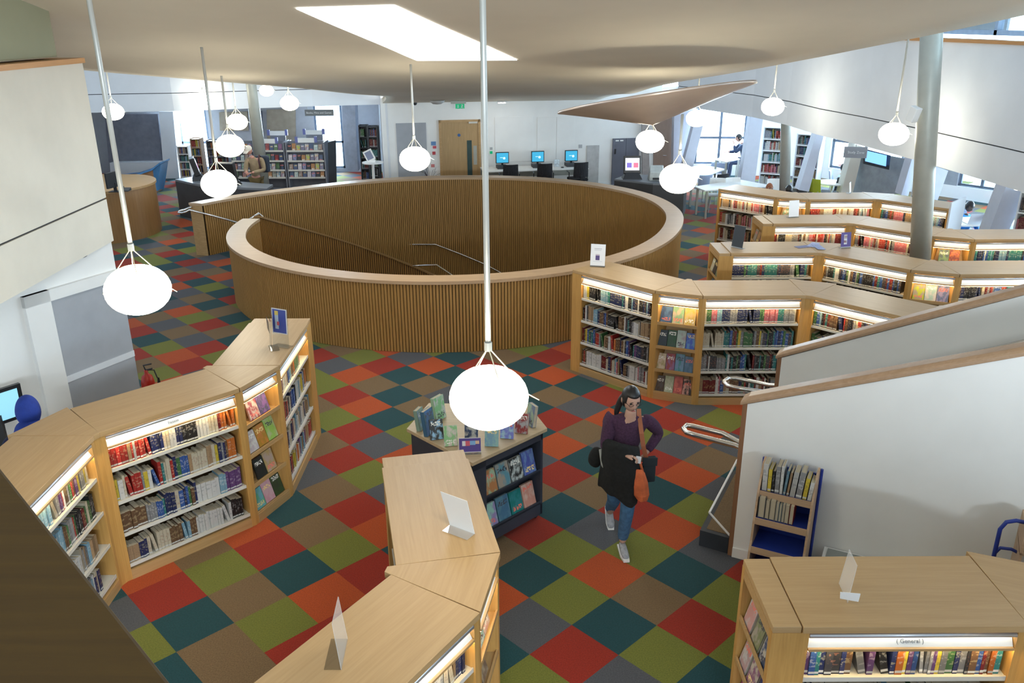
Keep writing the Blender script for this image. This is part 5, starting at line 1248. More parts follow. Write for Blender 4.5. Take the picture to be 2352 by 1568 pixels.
# acrylic sign upright on near table
# white bookshelf bays between the leaning pillars
def bay(x0, x1, yt0, yt1, yb0, yb1, Y0, Y1, rows, label, pals, seed):
    a, b = P(x0, yb0, Y=Y0), P(x1, yb1, Y=Y1); at, bt = P(x0, yt0, Y=Y0), P(x1, yt1, Y=Y1)
    zt = (at.z + bt.z) / 2; Wd = math.hypot(b.x - a.x, b.y - a.y); ang = math.atan2(b.y - a.y, b.x - a.x)
    t = thing('wall_bookshelf', label, 'bookcase', (a.x, a.y, 0), ang)
    for xx in (0, Wd - .03): m = MB(); m.box(xx, 0, 0, xx + .03, .3, zt); m.build('side_panel', WHITE2, t, local=True)
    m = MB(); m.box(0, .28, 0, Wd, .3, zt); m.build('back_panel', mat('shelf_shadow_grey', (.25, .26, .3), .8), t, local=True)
    zb = .25
    for k in range(rows + 1):
        z = zb + (zt - zb) * k / rows; m = MB(); m.box(.03, -.01, z - .025, Wd - .03, .28, z); m.build('shelf', WHITE, t, local=True)
        if k < rows: book_row(Matrix.Translation((a.x, a.y, 0)) @ Matrix.Rotation(ang, 4, 'Z'), .03, Wd - .03, z, .03, pals[k % len(pals)], 'x', seed + k, (zt - zb) / rows * .6, (zt - zb) / rows * .82)
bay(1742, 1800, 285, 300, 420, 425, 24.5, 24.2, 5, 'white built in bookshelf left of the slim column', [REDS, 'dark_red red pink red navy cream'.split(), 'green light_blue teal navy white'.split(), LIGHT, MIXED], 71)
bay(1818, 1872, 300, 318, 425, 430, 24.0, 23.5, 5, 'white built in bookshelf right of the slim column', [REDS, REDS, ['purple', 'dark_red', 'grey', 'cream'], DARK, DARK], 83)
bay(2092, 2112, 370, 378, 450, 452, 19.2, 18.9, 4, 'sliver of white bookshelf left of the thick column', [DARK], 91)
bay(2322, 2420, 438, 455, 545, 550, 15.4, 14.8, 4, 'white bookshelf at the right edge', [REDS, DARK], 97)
quad('window_panel', 'grey wall panel below the television', 'panel', [(1974, 345), (2100, 368), (2078, 446), (1960, 444)], [21.9, 20.2, 20.2, 21.9], .06, mat('alcove_grey', (.30, .33, .37), .8), 'structure')
t = thing('television', 'wall television showing a pale blue picture', 'television', tuple(P(2015, 375, Y=20.6)))
quad('case', None, None, [(1984, 341), (2046, 357), (2042, 390), (1983, 376)], [21.0, 20.2, 20.2, 21.0], .06, BLACK, None, t)
q = [P(1988, 345, Y=20.93), P(2037, 357, Y=20.2), P(2035, 382, Y=20.2), P(1987, 370, Y=20.93)]
m = MB(); m.face(q[::-1]); o = m.build('screen', mat('tv_screen', (.1, .2, .4), .3, 0, 0, emis=(.14, .34, .85), estr=1.2), t)
t = thing('hanging_sign', 'grey hanging sign before the bright bay on the right', 'sign', tuple(P(1966, 362, Y=20.4)))
p = P(1965, 350, Y=20.4); m = MB(); m.T = Matrix.Translation(p) @ Matrix.Rotation(R_(-15), 4, 'Z'); m.box(-.26, 0, -.13, .26, .03, .13); m.build('sign_board', mat('sign_grey2', (.30, .30, .32), .6, 0, 0), t)
lettering('Study Zone', 'sign_text', WLET, t, (-.02, -.012, p.z - ORG[t.name].z), (R_(90), 0, R_(-15)), .08)
m = MB(); m.tube([p + Vector((0, 0, .13)), p + Vector((0, 0, .32))], .008, 0, 5); m.build('hanger', GREYM, t)
p = P(2232, 520, Y=17.5); t = thing('study_table', 'white table in front of the man in blue', 'table', (p.x, p.y, 0)); m = MB(); m.box(p.x - .7, p.y - .4, .70, p.x + .9, p.y + .4, .73); m.build('top', WHITE, t)
for a in (-.65, .85):
    for b in (-.35, .35): m = MB(); m.box(p.x + a - .02, p.y + b - .02, 0, p.x + a + .02, p.y + b + .02, .70); m.build('leg', GREYM, t)
# high clerestory glazing above the right band
t = struct(thing('window_8', 'high glazing above the right band with grey blinds', 'window', (7.6, 12, 4.5)))
m = MB()
for y in (8, 10.2, 12.4, 14.6, 16.8, 19): m.box(7.9, y, 4.45, 8.0, y + .09, 6.4)
m.box(7.9, 8, 4.45, 8.0, 19, 4.53); m.box(7.9, 8, 6.3, 8.0, 19, 6.4); m.build('window_frame', FRAME, t)
m = MB(); m.box(7.94, 8, 4.5, 7.95, 19, 6.35); m.build('pane', PANE, t)
m = MB(); m.box(8.1, 12.6, 4.45, 8.14, 14.0, 6.4); m.box(8.1, 14.7, 4.45, 8.14, 19, 6.4); m.build('blind', mat('blind_grey', (.30, .36, .42), .8), t)
m = MB(); m.face([(9.6, 6, 4.0), (9.6, 22, 4.0), (9.6, 22, 8), (9.6, 6, 8)]); struct(m.build('trim_17', OUT), 'bright daylight outside the high glazing', 'sky')

# ------------------------------------------------------------------ foreground things on the shelf tops
def holder(p, rz, w, h, label, face=None, foot=.08, m_=None, tilt=8):
    """acrylic menu holder; front of the sheet faces local -y"""
    t = thing('sign_holder', label, 'sign holder', tuple(p), R_(rz))
    T = Matrix.Rotation(R_(-tilt), 4, 'X')
    m = MB(); m.T = T; m.box(-w / 2, 0, .006, w / 2, .003, h); m.build('upright', ACRYL, t, local=True)
    m = MB(); m.box(-w / 2, -foot * .2, 0, w / 2, foot, .004); m.build('foot', ACRYL, t, local=True)
    if face:
        m = MB(); m.T = T; m.box(-w / 2 + .003, -.002, .02, w / 2 - .003, 0, h - .002); m.build('sheet', face, t, local=True)
    return t
FROST = bpy.data.materials.new('frosted_acrylic'); FROST.use_nodes = True
FROST.node_tree.nodes['Principled BSDF'].inputs['Base Color'].default_value = (.85, .86, .88, 1); FROST.node_tree.nodes['Principled BSDF'].inputs['Alpha'].default_value = .30; FROST.node_tree.nodes['Principled BSDF'].inputs['Roughness'].default_value = .2
SHEET = mat('white_sheet', (.80, .82, .86), .6, 0, 0)
SHEETB = jacket(901, (.08, .10, .42)); SHEETP = jacket(902, (.10, .07, .30)); SHEETD = jacket(903, (.05, .05, .07))
def printed(t, w, h, blocks, tilt=8):
    T = Matrix.Rotation(R_(-tilt), 4, 'X')
    for k, (x0, z0, x1, z1, c) in enumerate(blocks):
        m = MB(); m.T = T; m.box(-w / 2 + x0 * w, -.0035, z0 * h, -w / 2 + x1 * w, -.002, z1 * h); m.build('printed_block', mat('print_%02d%02d%02d' % tuple(int(v * 99) for v in c), c, .5, 0, 0), t, local=True)
p = P(1372, 613, z=1.5); t = holder(p, -14, .21, .32, 'upright white notice on the bookcase corner by the round wall', SHEET); printed(t, .21, .32, [(.35, .30, .62, .50, (.10, .07, .22)), (.35, .50, .62, .56, (.5, .45, .55)), (.25, .78, .75, .81, (.5, .5, .58)), (.25, .72, .72, .74, (.55, .55, .62)), (.2, .24, .8, .25, (.4, .45, .6))])
p = P(1823, 500, z=1.5); holder(p, 15, .20, .30, 'blank white notice on the fourth shelf run', SHEET)
p = P(1953, 444, z=1.5); holder(p, 60, .16, .22, 'clear notice stand at the left of the rearmost run, edge on', SHEET)
p = P(2108, 530, z=1.5); holder(p, -58, .20, .34, 'tall clear notice stand in front of the thick column', SHEETD)
p = P(1942, 570, z=1.5); t = holder(p, 12, .17, .24, 'purple notice in a stand on the third shelf run', mat('purple_sheet', (.13, .10, .32), .5, 0, 0)); printed(t, .17, .24, [(.3, .25, .6, .85, (.75, .75, .82)), (.35, .6, .6, .8, (.75, .35, .1)), (.3, .35, .55, .5, (.6, .08, .1)), (0, 0.08, 1, .1, (.7, .7, .8))])
p = P(1692, 570, z=1.5); holder(p, -50, .20, .34, 'dark backed notice stand at the left end of the third run', SHEETD)
for k, (px, py, c) in enumerate(((1848, 566, (.12, .13, .3)), (1868, 562, (.3, .35, .6)), (1880, 567, (.2, .25, .5)))):
    p = P(px, py, z=1.502 + k * .003); m = MB(); m.T = Matrix.Translation(p) @ Matrix.Rotation(R_(20 + 35 * k), 4, 'Z'); m.box(-.15, -.06, 0, .15, .06, .002)
    tag(m.build('leaflet', mat('leaflet_%d' % k, c, .4, 0, .3, 30)), ('dark blue leaflet, leftmost on the third shelf run', 'pale leaflet in the middle on the third run', 'blue leaflet, rightmost on the third shelf run')[k], 'leaflet', 'leaflets lying on the third shelf run')
# two holders on the far end of run A
p = P(640, 805, z=1.5) + Vector((0, .10, 0)); t = holder(p, -24, .21, .42, 'blue poster in a tall clear stand at the end of the left run', None, tilt=4)
T = Matrix.Rotation(R_(-4), 4, 'X')
for nm, bx, c in (('poster', (-.095, -.003, .15, .095, 0, .42), (.72, .74, .80)), ('poster_print', (-.085, -.0045, .16, .085, -.003, .41), (.07, .10, .42)), ('poster_picture', (-.055, -.006, .20, -.01, -.0045, .38), (.5, .6, .75)), ('poster_picture', (-.055, -.0065, .35, -.01, -.0058, .395), (.75, .6, .15)), ('poster_picture', (-.03, -.0065, .24, .0, -.0058, .28), (.6, .12, .15))):
    m = MB(); m.T = T; m.box(*bx); m.build(nm, mat('poster_%02d%02d%02d' % tuple(int(v * 99) for v in c), c, .4, 0, 0), t, local=True)
p = P(622, 800, z=1.5); t = holder(p, -68, .20, .34, 'dark backed clear stand left of the blue poster', None, tilt=4); m = MB(); m.box(-.09, -.004, .2, .09, -.002, .33); m.build('sheet', SHEETD, t, local=True)
# white sheet lying back in a clear stand on run F, seen from behind
p = P(1060, 1222, z=1.5)
t = thing('sign_holder', 'white sheet leaning in a clear stand on the middle island top', 'sign holder', tuple(p))
q = [P(1034, 1205, z=1.505), P(1091, 1226, z=1.505)]; e = (q[1] - q[0]); tops = [P(1012, 1128, Y=q[0].y + .03), P(1073, 1150, Y=q[1].y + .03)]
m = MB(); nrm = e.cross(Vector((0, 0, 1))).normalized() * .003; m.extrude([q[0], q[1], tops[1], tops[0]], nrm); m.build('sheet', SHEET, t)
m = MB(); f = Vector((-e.y, e.x, 0)).normalized(); f = -f if f.y > 0 else f; m.extrude([q[0], q[1], q[1] + f * .09, q[0] + f * .09], (0, 0, .004)); m.build('foot', ACRYL, t)
# thin clear stand on the nearest bookcase, edge on, and the one on run G
p = P(783, 1538, z=1.5); a, b = p, P(779, 1490, z=1.5)
t = thing('sign_holder', 'thin acrylic stand seen edge on at the bottom centre', 'sign holder', tuple(p))
d = Vector((0, .22, 0)).normalized(); e0, e1 = p, p + Vector((-.01, .24, 0)); tp = P(759, 1372, Y=(p.y + .12))
m = MB(); m.extrude([e0, e1, e1 + Vector((-.025, -.02, .30)), e0 + Vector((-.025, .0, .30))], (.004, 0, 0)); m.build('upright', FROST, t)
m = MB(); m.extrude([e0, e1, e1 + Vector((-.09, 0, 0)), e0 + Vector((-.09, 0, 0))], (0, 0, .003)); m.build('foot', ACRYL, t)
p = P(1946, 1384, z=1.5); t = thing('sign_holder', 'thin clear stand with a white price tag on the bottom right bookcase', 'sign holder', tuple(p))
m = MB(); m.extrude([p, p + Vector((.015, .18, 0)), p + Vector((.035, .16, .26)), p + Vector((.02, .0, .26))], (.004, 0, 0)); m.build('upright', FROST, t)
m = MB(); m.hexa([p + Vector(v) for v in ((-.045, .0, .03), (.05, -.03, .03), (.05, -.025, .03), (-.045, .005, .03), (-.05, .0, .075), (.055, -.03, .085), (.055, -.025, .085), (-.05, .005, .075))]); m.build('tag', SHEET, t)

# ------------------------------------------------------------------ dark display table with jackets, beside run F
tp = [P(934, 984, z=1.05), P(1085, 1063, z=1.05), P(1257, 983, z=1.05), P(1215, 930, z=1.05), P(985, 925, z=1.05)]
DT = mat('display_navy', (.035, .042, .062), .5, 0, .08)
t = thing('display_table', 'dark triangular display unit with a pale wood top in the aisle', 'display table', (tp[1].x, tp[1].y, 0))
m = MB(); m.prism([(p.x, p.y) for p in tp], 1.015, 1.05); m.build('top', wood('pale_oak', (.52, .40, .26), (.44, .33, .2), 0), t, bevel=.003)
cen = sum(tp, Vector()) / 5
ins = [(p.x + (cen.x - p.x) * .06, p.y + (cen.y - p.y) * .06) for p in tp]
# front-right bay: between tp[1] and tp[2]
A_, B_ = Vector(ins[1]), Vector(ins[2]); d2 = (B_ - A_).normalized(); n2 = Vector((d2.y, -d2.x)); LW = (B_ - A_).length; angd = math.degrees(math.atan2(d2.y, d2.x))
ins_b = [ins[0], tuple(A_ - n2 * .0), tuple(A_ + d2 * .0 - n2 * .30), tuple(B_ - n2 * .30), ins[3], ins[4]]
m = MB(); m.prism([tuple(A_ - n2 * .32), tuple(B_ - n2 * .32), ins[3], ins[4], ins[0], tuple(A_ - d2 * .02 - n2 * .02)], .10, 1.015); m.build('body', DT, t)
Td = Matrix.Translation((A_.x, A_.y, 0)) @ Matrix.Rotation(R_(angd), 4, 'Z')
m = MB(); m.T = Td; m.box(0, 0, .10, LW, .32, .22); m.box(0, 0, .10, .16, .32, 1.015); m.box(LW - .03, 0, .10, LW, .32, 1.015); m.box(0, 0, .93, LW, .32, 1.015); m.build('cheek', DT, t)
for z in (.60, .24):
    m = MB(); m.T = Td; m.box(.16, .0, z - .02, LW - .03, .30, z); m.box(.16, 0, z - .02, LW - .03, .012, z + .012); m.hexa([(.16, .10, z), (LW - .03, .10, z), (LW - .03, .12, z), (.16, .12, z), (.16, .2, z + .3), (LW - .03, .2, z + .3), (LW - .03, .22, z + .3), (.16, .22, z + .3)]); m.build('display_shelf', DT, t)
for k in range(3):
    q = (A_ + n2 * -.1, B_ + n2 * -.1, Vector(ins[4]))[k]; m = MB(); m.ball((q.x, q.y, .045), .03, .03, .045, n=10, k=6); m.build('caster', BLACK, t)
cols = [[('pale green jacket', (.35, .5, .35)), ('sea blue jacket', (.12, .28, .35)), ('pale sky landscape jacket', (.45, .5, .5)), ('blue and pink cloud jacket', (.15, .25, .5))], [('mint jacket', (.3, .55, .48)), ('blue jacket with a wading figure', (.10, .22, .3)), ('teal jacket', (.03, .2, .22)), ('cream jacket with dancing figures', (.6, .42, .36))]]
for r_, row in enumerate(cols):
    w = (LW - .22) / 4
    for j, (lab, c) in enumerate(row):
        face_out(Td, .17 + j * w, .022, (.60, .24)[r_] + .002, w * .92, .225 + .01 * (j % 2), .025, R_(15), 600 + r_ * 5 + j, '%s book, %s shelf of the dark display unit' % (lab, ('upper', 'lower')[r_]), c, group='books in the dark display unit')
stand = [((1004, 1010), (.30, .55, .80), 'bright blue book standing face out on the display table top', 15), ((1036, 1025), (.62, .58, .52), 'white book with red lettering on the display table top', 10), ((1082, 1010), (.5, .5, .48), 'grey sketch cover under the big pendant', 0), ((1128, 1026), (.25, .45, .45), 'teal seascape book in a clear stand', -5), ((1163, 1008), (.35, .55, .65), 'turquoise beach book on the display table top', -10), ((1196, 996), (.4, .4, .42), 'grey crowd cover right of the turquoise book', -15)]
for k, ((px, py), c, lab, yw) in enumerate(stand):
    p = P(px, py, z=1.052); face_out(Matrix.Translation((p.x, p.y, 1.052)) @ Matrix.Rotation(R_(yw), 4, 'Z'), -.06, 0, .004, .125, .19, .03, R_(16), 700 + k, lab, c, group='books standing on the display table')
for k, (px, py, c, w, h, yw, lab) in enumerate(((972, 985, (.25, .42, .55), .12, .21, 70, 'pale blue book standing on end at the left corner of the display table'), (990, 998, (.05, .15, .35), .15, .25, 62, 'large blue edged book standing open at the left of the display table'), (1012, 965, (.5, .52, .52), .15, .24, 55, 'grey hardback standing behind the blue edged book'), (1215, 978, (.35, .5, .4), .12, .22, -60, 'green book in a clear stand at the right corner of the display table'))):
    p = P(px, py, z=1.052); face_out(Matrix.Translation((p.x, p.y, 1.052)) @ Matrix.Rotation(R_(yw), 4, 'Z'), -.06, 0, .003, w, h, .04, R_(8), 720 + k, lab, c, group='books standing on the display table')
p = P(1080, 1042, z=1.052); t = holder(p, 4, .20, .15, 'small purple notice on the front corner of the display table', mat('purple_sheet2', (.08, .05, .28), .5, 0, 0), tilt=15); printed(t, .20, .15, [(.15, .5, .3, .8, (.7, .7, .75)), (.3, .5, .5, .8, (.6, .1, .15)), (.5, .55, .75, .8, (.2, .4, .7)), (.75, .6, .92, .8, (.7, .5, .35)), (0, 0.1, 1, .13, (.75, .75, .8)), (0, .96, 1, .99, (.75, .75, .8))], 15)

# ------------------------------------------------------------------ book trolleys
def V2(p): return Vector((p.x, p.y, 0))
p = S0 + sd * .55 - sn * .42
def trolley(o, rz, label, L=.46, tiers=((.20, .40), (.52, .33), (.80, .26), (1.07, .19))):
    t = thing('book_trolley', label, 'trolley', (o.x, o.y, 0), rz)
    for a in (0, L - .018):
        m = MB(); pr = [(0, .08), (.40, .08), (.40, 1.14), (.36, 1.18), (.28, 1.16), (.20, 1.02), (.15, .93), (.13, .78), (.09, .68), (.07, .50), (.03, .42), (.0, .22)]
        m.extrude([(a, y, z) for y, z in pr][::-1], (.018, 0, 0)); m.build('side_panel', PLY, t, local=True)
    for k, (z, y0) in enumerate(((.17, .01), (.44, .05), (.70, .10), (.93, .17))):
        m = MB(); m.hexa([(.018, y0, z), (L - .018, y0, z), (L - .018, .39, z - .02), (.018, .39, z - .02), (.018, y0, z + .012), (L - .018, y0, z + .012), (L - .018, .39, z - .008), (.018, .39, z - .008)]); m.build('shelf', BLUE, t, local=True)
        m = MB(); m.box(.018, y0 - .012, z - .04, L - .018, y0, z + .02); m.build('front_rail', PLY, t, local=True)
    m = MB(); m.box(.018, .395, .12, L - .018, .41, 1.10); m.build('back_panel', BLUE, t, local=True)
    m = MB(); m.tube([(L + .01, .415, .1), (L + .01, .415, 1.14)], .014); m.tube([(-.01, .415, .1), (-.01, .415, 1.14)], .014); m.build('back_post', BLUE, t, local=True)
    for a in (.03, L - .03):
        for b in (.05, .40): m = MB(); m.tube([(a - .012, b, .04), (a + .012, b, .04)], .04, 0, 14); m.build('wheel', BLACK, t, local=True)
    return t
ang = R_(-27)
o = Vector((2.02, 6.16, 0))
trolley(o, ang, 'blue and birch book trolley against the white stair wall')
Tt = Matrix.Translation((o.x, o.y, 0)) @ Matrix.Rotation(ang, 4, 'Z')
def loose(T, x, y, z, w, d, h, lean, colr, label, up=False):
    ob = bpy.data.objects.new('book', BOOKM[PIX[colr]]); col.objects.link(ob)
    M = T @ Matrix.Translation((x, y, z)) @ Matrix.Rotation(lean, 4, 'Y')
    if up: M = M @ Matrix.Translation((w, d, 0)) @ Matrix.Rotation(math.pi, 4, 'Z')
    ob.matrix_world = M @ Matrix.Diagonal((w, d, h, 1)); tag(ob, label, 'book', 'books on the blue trolley'); return ob
x = .03
for k, (c, w, h) in enumerate((('white', .04, .25), ('yellow', .028, .21), ('black', .02, .20), ('grey', .035, .25), ('white', .022, .26), ('light blue', .02, .23), ('tan', .018, .22), ('white', .04, .235), ('grey', .045, .245), ('yellow', .032, .20), ('white', .03, .17))):
    loose(Tt, x, .19, .944, w, .16, h, R_(-1 if k < 5 else 4), c, '%s book, %s from the left on the top tier of the blue trolley' % (c, ORD(k + 1))); x += w + .006 + (.003 if k >= 5 else 0)
x = .03
for k, (c, w, h) in enumerate((('grey', .055, .2), ('cream', .03, .18), ('cream', .045, .19), ('white', .022, .18), ('light blue', .02, .17), ('white', .02, .18), ('cream', .03, .18), ('red', .035, .18))):
    loose(Tt, x, .12, .714, w, .15, h, 0, c, '%s book showing its pages, %s from the left on the second tier' % (c, ORD(k + 1)), up=True); x += w + .005
# second trolley at the right edge: handle tubes and books
base = Vector((3.68, 5.40, 0))
T2a = R_(-27)
t = thing('book_trolley', 'second trolley with a blue tube handle at the right edge', 'trolley', tuple(base), T2a)
m = MB(); m.tube([(-.02, .1, .10), (-.02, .1, 1.08), (.01, .1, 1.15), (.07, .1, 1.18), (.14, .1, 1.18)], .016); m.tube([(-.02, .1, .86), (.01, .1, .92), (.08, .1, .93), (.14, .1, .91)], .013); m.tube([(-.02, .1, .82), (.13, .1, .80)], .011); m.tube([(-.02, .1, .76), (.13, .1, .74)], .011); m.build('handle', BLUE, t, local=True, smooth=True)
for z in (.15, .62, 1.0): m = MB(); m.box(.12, -.05, z - .02, .9, .3, z); m.build('shelf', PLY, t, local=True)
for a in (.12, .88): m = MB(); m.box(a, -.05, .1, a + .02, .3, 1.18); m.build('side_panel', PLY, t, local=True)
for a in (.16, .85):
    for b in (0, .25): m = MB(); m.tube([(a - .012, b, .045), (a + .012, b, .045)], .045, 0, 12); m.build('wheel', BLACK, t, local=True)
T2 = Matrix.Translation(base) @ Matrix.Rotation(T2a, 4, 'Z')
book_row(T2, .14, .86, 1.0, -.03, 'white light_blue white cream grey'.split(), 'the top of the right edge trolley', 5); book_row(T2, .14, .86, .62, -.03, DARK, 'the lower shelf of the right edge trolley', 6)
# white convector on the stair wall
c1 = S0 + sd * .82; t = thing('radiator', 'long white convector heater with a grey grille at the stair wall foot', 'radiator', tuple(c1))
m = MB(); m.extrude([c1 - sn * .02, c1 + sd * 1.9 - sn * .02, c1 + sd * 1.9 - sn * .24, c1 - sn * .24], (0, 0, .36)); m.build('case', WHITE, t)
m = MB(); a = c1 + sd * .03 - sn * .04 + Vector((0, 0, .361)); m.extrude([a, a + sd * 1.84, a + sd * 1.84 - sn * .17, a - sn * .17], (0, 0, .004)); m.build('grille', mat('grille_dark', (.30, .33, .32), .6, 0, .2, 200), t)

# ------------------------------------------------------------------ left: wall with notice door, desk, monitor, extinguisher
LW0 = Vector((-4.42, 9.12, 0)); lwd = Vector((-.46, -.888, 0)).normalized(); lwn = Vector((-lwd.y, lwd.x, 0))
if lwn.x < 0: lwn = -lwn
m = MB(); m.extrude([LW0, LW0 + lwd * 6, LW0 + lwd * 6 - lwn * .2, LW0 - lwn * .2], (0, 0, 2.6)); struct(m.build('wall_left', WHITE), 'white wall on the left under the cream band', 'wall')
def lp(px, py): 
    th = math.atan2(lwd.y, lwd.x); return P(px, py, line=((LW0.x, LW0.y), th))
t = struct(thing('door_3', 'grey fabric panelled door with a pale frame on the left', 'door', tuple(LW0 + lwd * .6)))
a, b = lp(110, 690), lp(275, 640)
def lbox(mb, p0, p1, z0, z1, o0, o1): mb.extrude([Vector((p0.x, p0.y, z0)) + lwn * o0, Vector((p1.x, p1.y, z0)) + lwn * o0, Vector((p1.x, p1.y, z1)) + lwn * o0, Vector((p0.x, p0.y, z1)) + lwn * o0], lwn * (o1 - o0))
zt = (a.z + b.z) / 2; bp = lp(155, 868); zb = bp.z
m = MB(); lbox(m, a, b, .02, zb - .04, .005, .02); m.build('lower_panel', GREYP, t); m = MB(); lbox(m, a, b, zb + .03, zt, .005, .02); m.build('upper_panel', GREYP, t)
m = MB(); lbox(m, a, b, zb - .04, zb + .03, .004, .03); m.build('cross_rail', WHITE2, t)
a2 = a + lwd * .28; m = MB(); lbox(m, a2, a, 0, zt + .12, .0, .05); lbox(m, a2, b - lwd * .0, zt, zt + .12, 0, .05); m.build('door_frame', WHITE, t)
p = lp(178, 599) + lwn * .1; m = MB(); m.ball((p.x, p.y, 2.44), .06, .06, .05, n=16, k=8); tag(m.build('security_camera', BLACK, smooth=True), 'small black dome camera under the cream band', 'camera')
t = thing('computer_desk', 'white desk behind the left bookcase run', 'desk', (-5.0, 7.4, 0))
c0_ = Vector((-4.93, 8.32, 0)) + lwn * .12; e_ = lwd
m = MB(); q = [c0_, c0_ + e_ * 2.6, c0_ + e_ * 2.6 + lwn * .62, c0_ + lwn * .30]; m.prism([(v.x, v.y) for v in q], .70, .73); m.build('top', WHITE, t, bevel=.003)
for v in q: m = MB(); u = v.lerp(c0_ + e_ * 1.3 + lwn * .3, .08); m.box(u.x - .02, u.y - .02, 0, u.x + .02, u.y + .02, .70); m.build('leg', GREYM, t)
p = P(22, 985, Y=6.85); t = thing('computer', 'large monitor with a pale blue page at the left edge', 'computer', (p.x, p.y, .73))
mT = Matrix.Translation((p.x - .02, p.y, .73)) @ Matrix.Rotation(R_(63), 4, 'Z') 
qa, qb, qc, qd = P(-90, 925, Y=6.7), P(46, 880, Y=7.15), P(58, 925, Y=7.12), P(66, 958, Y=7.12)
A0, B0 = P(-80, 1004, Y=7.15), P(62, 955, Y=7.6); B1_ = P(46, 880, Y=7.6); A1_ = A0 + (B1_ - B0)
nn_ = (B0 - A0).cross(A1_ - A0).normalized(); nn_ = -nn_ if nn_.dot(A0) > 0 else nn_
m = MB(); m.extrude([A0, B0, B1_, A1_], -nn_ * .04); m.build('monitor_case', BLACK, t)
def lerp2(u, v): return A0.lerp(B0, u).lerp(A1_.lerp(B1_, u), v)
m = MB(); m.extrude([lerp2(.03, .10) + nn_ * .002, lerp2(.93, .10) + nn_ * .002, lerp2(.93, .90) + nn_ * .002, lerp2(.03, .90) + nn_ * .002], nn_ * .002); m.build('screen', mat('screen_pale_blue', (.2, .4, .5), .3, 0, 0, emis=(.20, .45, .62), estr=.7), t)
m = MB(); v = A0.lerp(B0, .5); m.box(v.x - .04, v.y + .02, .735, v.x + .04, v.y + .06, v.z + .1); m.box(v.x - .14, v.y - .08, .73, v.x + .14, v.y + .12, .745); m.build('stand', BLACK, t)
p = P(12, 1000, Y=6.5); m = MB(); m.T = Matrix.Translation((p.x, p.y + .1, .73)) @ Matrix.Rotation(R_(60), 4, 'Z'); m.box(-.22, -.08, 0, .22, .08, .02); tag(m.build('keyboard', CHAR), 'dark keyboard in front of the large monitor', 'keyboard')
# fire extinguisher
p = P(352, 905, z=0) ; p = Vector((-4.30, 9.35, 0)); p = P(338, 868, Y=9.45); p = Vector((p.x, p.y, 0))
t = thing('fire_extinguisher', 'red fire extinguisher at the end of the left wall', 'extinguisher', tuple(p))
m = MB(); m.lathe([(0, .22), (.075, .22), (.08, .26), (.08, .62), (.06, .70), (.025, .73), (.022, .78), (0, .78)], tuple(p), 20); m.build('cylinder', mat('extinguisher_red', (.42, .02, .01), .3), t, smooth=True)
m = MB(); m.lathe([(0.0805, .42), (.0815, .42), (.0815, .56), (.0805, .56)], tuple(p), 20); m.build('label_band', WHITE, t)
m = MB(); m.tube([p + Vector((0, 0, .77)), p + Vector((-.02, 0, .84)), p + Vector((.08, 0, .86))], .010); m.tube([p + Vector((0, 0, .78)), p + Vector((.08, 0, .80))], .009); m.build('valve_handle', BLACK, t)
m = MB(); m.tube([p + Vector((.02, 0, .78)), p + Vector((.10, 0, .78)), p + Vector((.13, -.01, .68))], .008); m.lathe([(.012, .68), (.05, .36), (.045, .36), (.008, .68)], (p.x + .14, p.y - .01, 0), 12); m.build('horn', BLACK, t)
m = MB(); m.box(p.x - .10, p.y - .04, 0, p.x + .02, p.y + .10, .22); m.build('stand', mat('extinguisher_red', (.42, .02, .01), .3), t)
# ------------------------------------------------------------------ people
def skin_eval(pts, edges, sub=2, root=0):
    """grow a smooth limb surface over a skeleton; pts = (Vector, radius or (rx, ry)); returns verts, faces"""
    me = bpy.data.meshes.new('tmp'); me.from_pydata([p[0] for p in pts], edges, [])
    o = bpy.data.objects.new('tmp', me); col.objects.link(o)
    s = o.modifiers.new('s', 'SKIN'); s.use_smooth_shade = True; s.branch_smoothing = .6
    if sub: u = o.modifiers.new('u', 'SUBSURF'); u.levels = sub; u.render_levels = sub
    for k, p in enumerate(pts):
        r = p[1]; me.skin_vertices[0].data[k].radius = (r, r) if not isinstance(r, tuple) else r
        me.skin_vertices[0].data[k].use_root = (k == root)
    dg = bpy.context.evaluated_depsgraph_get(); e = o.evaluated_get(dg); m2 = e.to_mesh()
    v = [q.co.copy() for q in m2.vertices]; f = [list(p.vertices) for p in m2.polygons]
    e.to_mesh_clear(); bpy.data.objects.remove(o); bpy.data.meshes.remove(me)
    return v, f
def add_skin(mb, pts, edges, mi=0, sub=2, root=0):
    v, f = skin_eval(pts, edges, sub, root); n = len(mb.v); mb.v += v
    for q in f: mb.f.append([n + k for k in q]); mb.m.append(mi)
def chain(a): return [(k, k + 1) for k in range(a - 1)]
def gs(x, y, s): return math.exp(-(x * x + y * y) / (2 * s * s))
def head_grid(scale=1., nose=True):
    """rows of head surface points in local axes: face towards -y, z up, origin at the head centre"""
    rows = []; NL, NA = 22, 32
    for i in range(NL + 1):
        ph = math.pi * i / NL; row = []
        for j in range(NA):
            la = 2 * math.pi * j / NA; d = Vector((math.sin(ph) * math.cos(la), math.sin(ph) * math.sin(la), math.cos(ph)))
            x, y, z = d.x * .077, d.y * .098, d.z * .118
            if z < 0:
                t = -z / .118; x *= 1 - .30 * t * t; y = y * (1 - .22 * t) if y > 0 else y * (1 - .10 * t * t)
                if y > 0: y *= 1 - .35 * t
            if nose and y < -.03:
                y -= .022 * gs(x / .6, z + .022, .014) + .010 * gs(x / .6, z - .0, .012)
                y += .010 * (gs(x - .031, z - .012, .013) + gs(x + .031, z - .012, .013))
                y -= .006 * gs(x, z + .062, .014); y -= .007 * gs(x, z + .098, .018)
                y -= .004 * gs(x, z - .034, .03)
            row.append(Vector((x, y, z)) * scale)
        rows.append(row)
    return rows
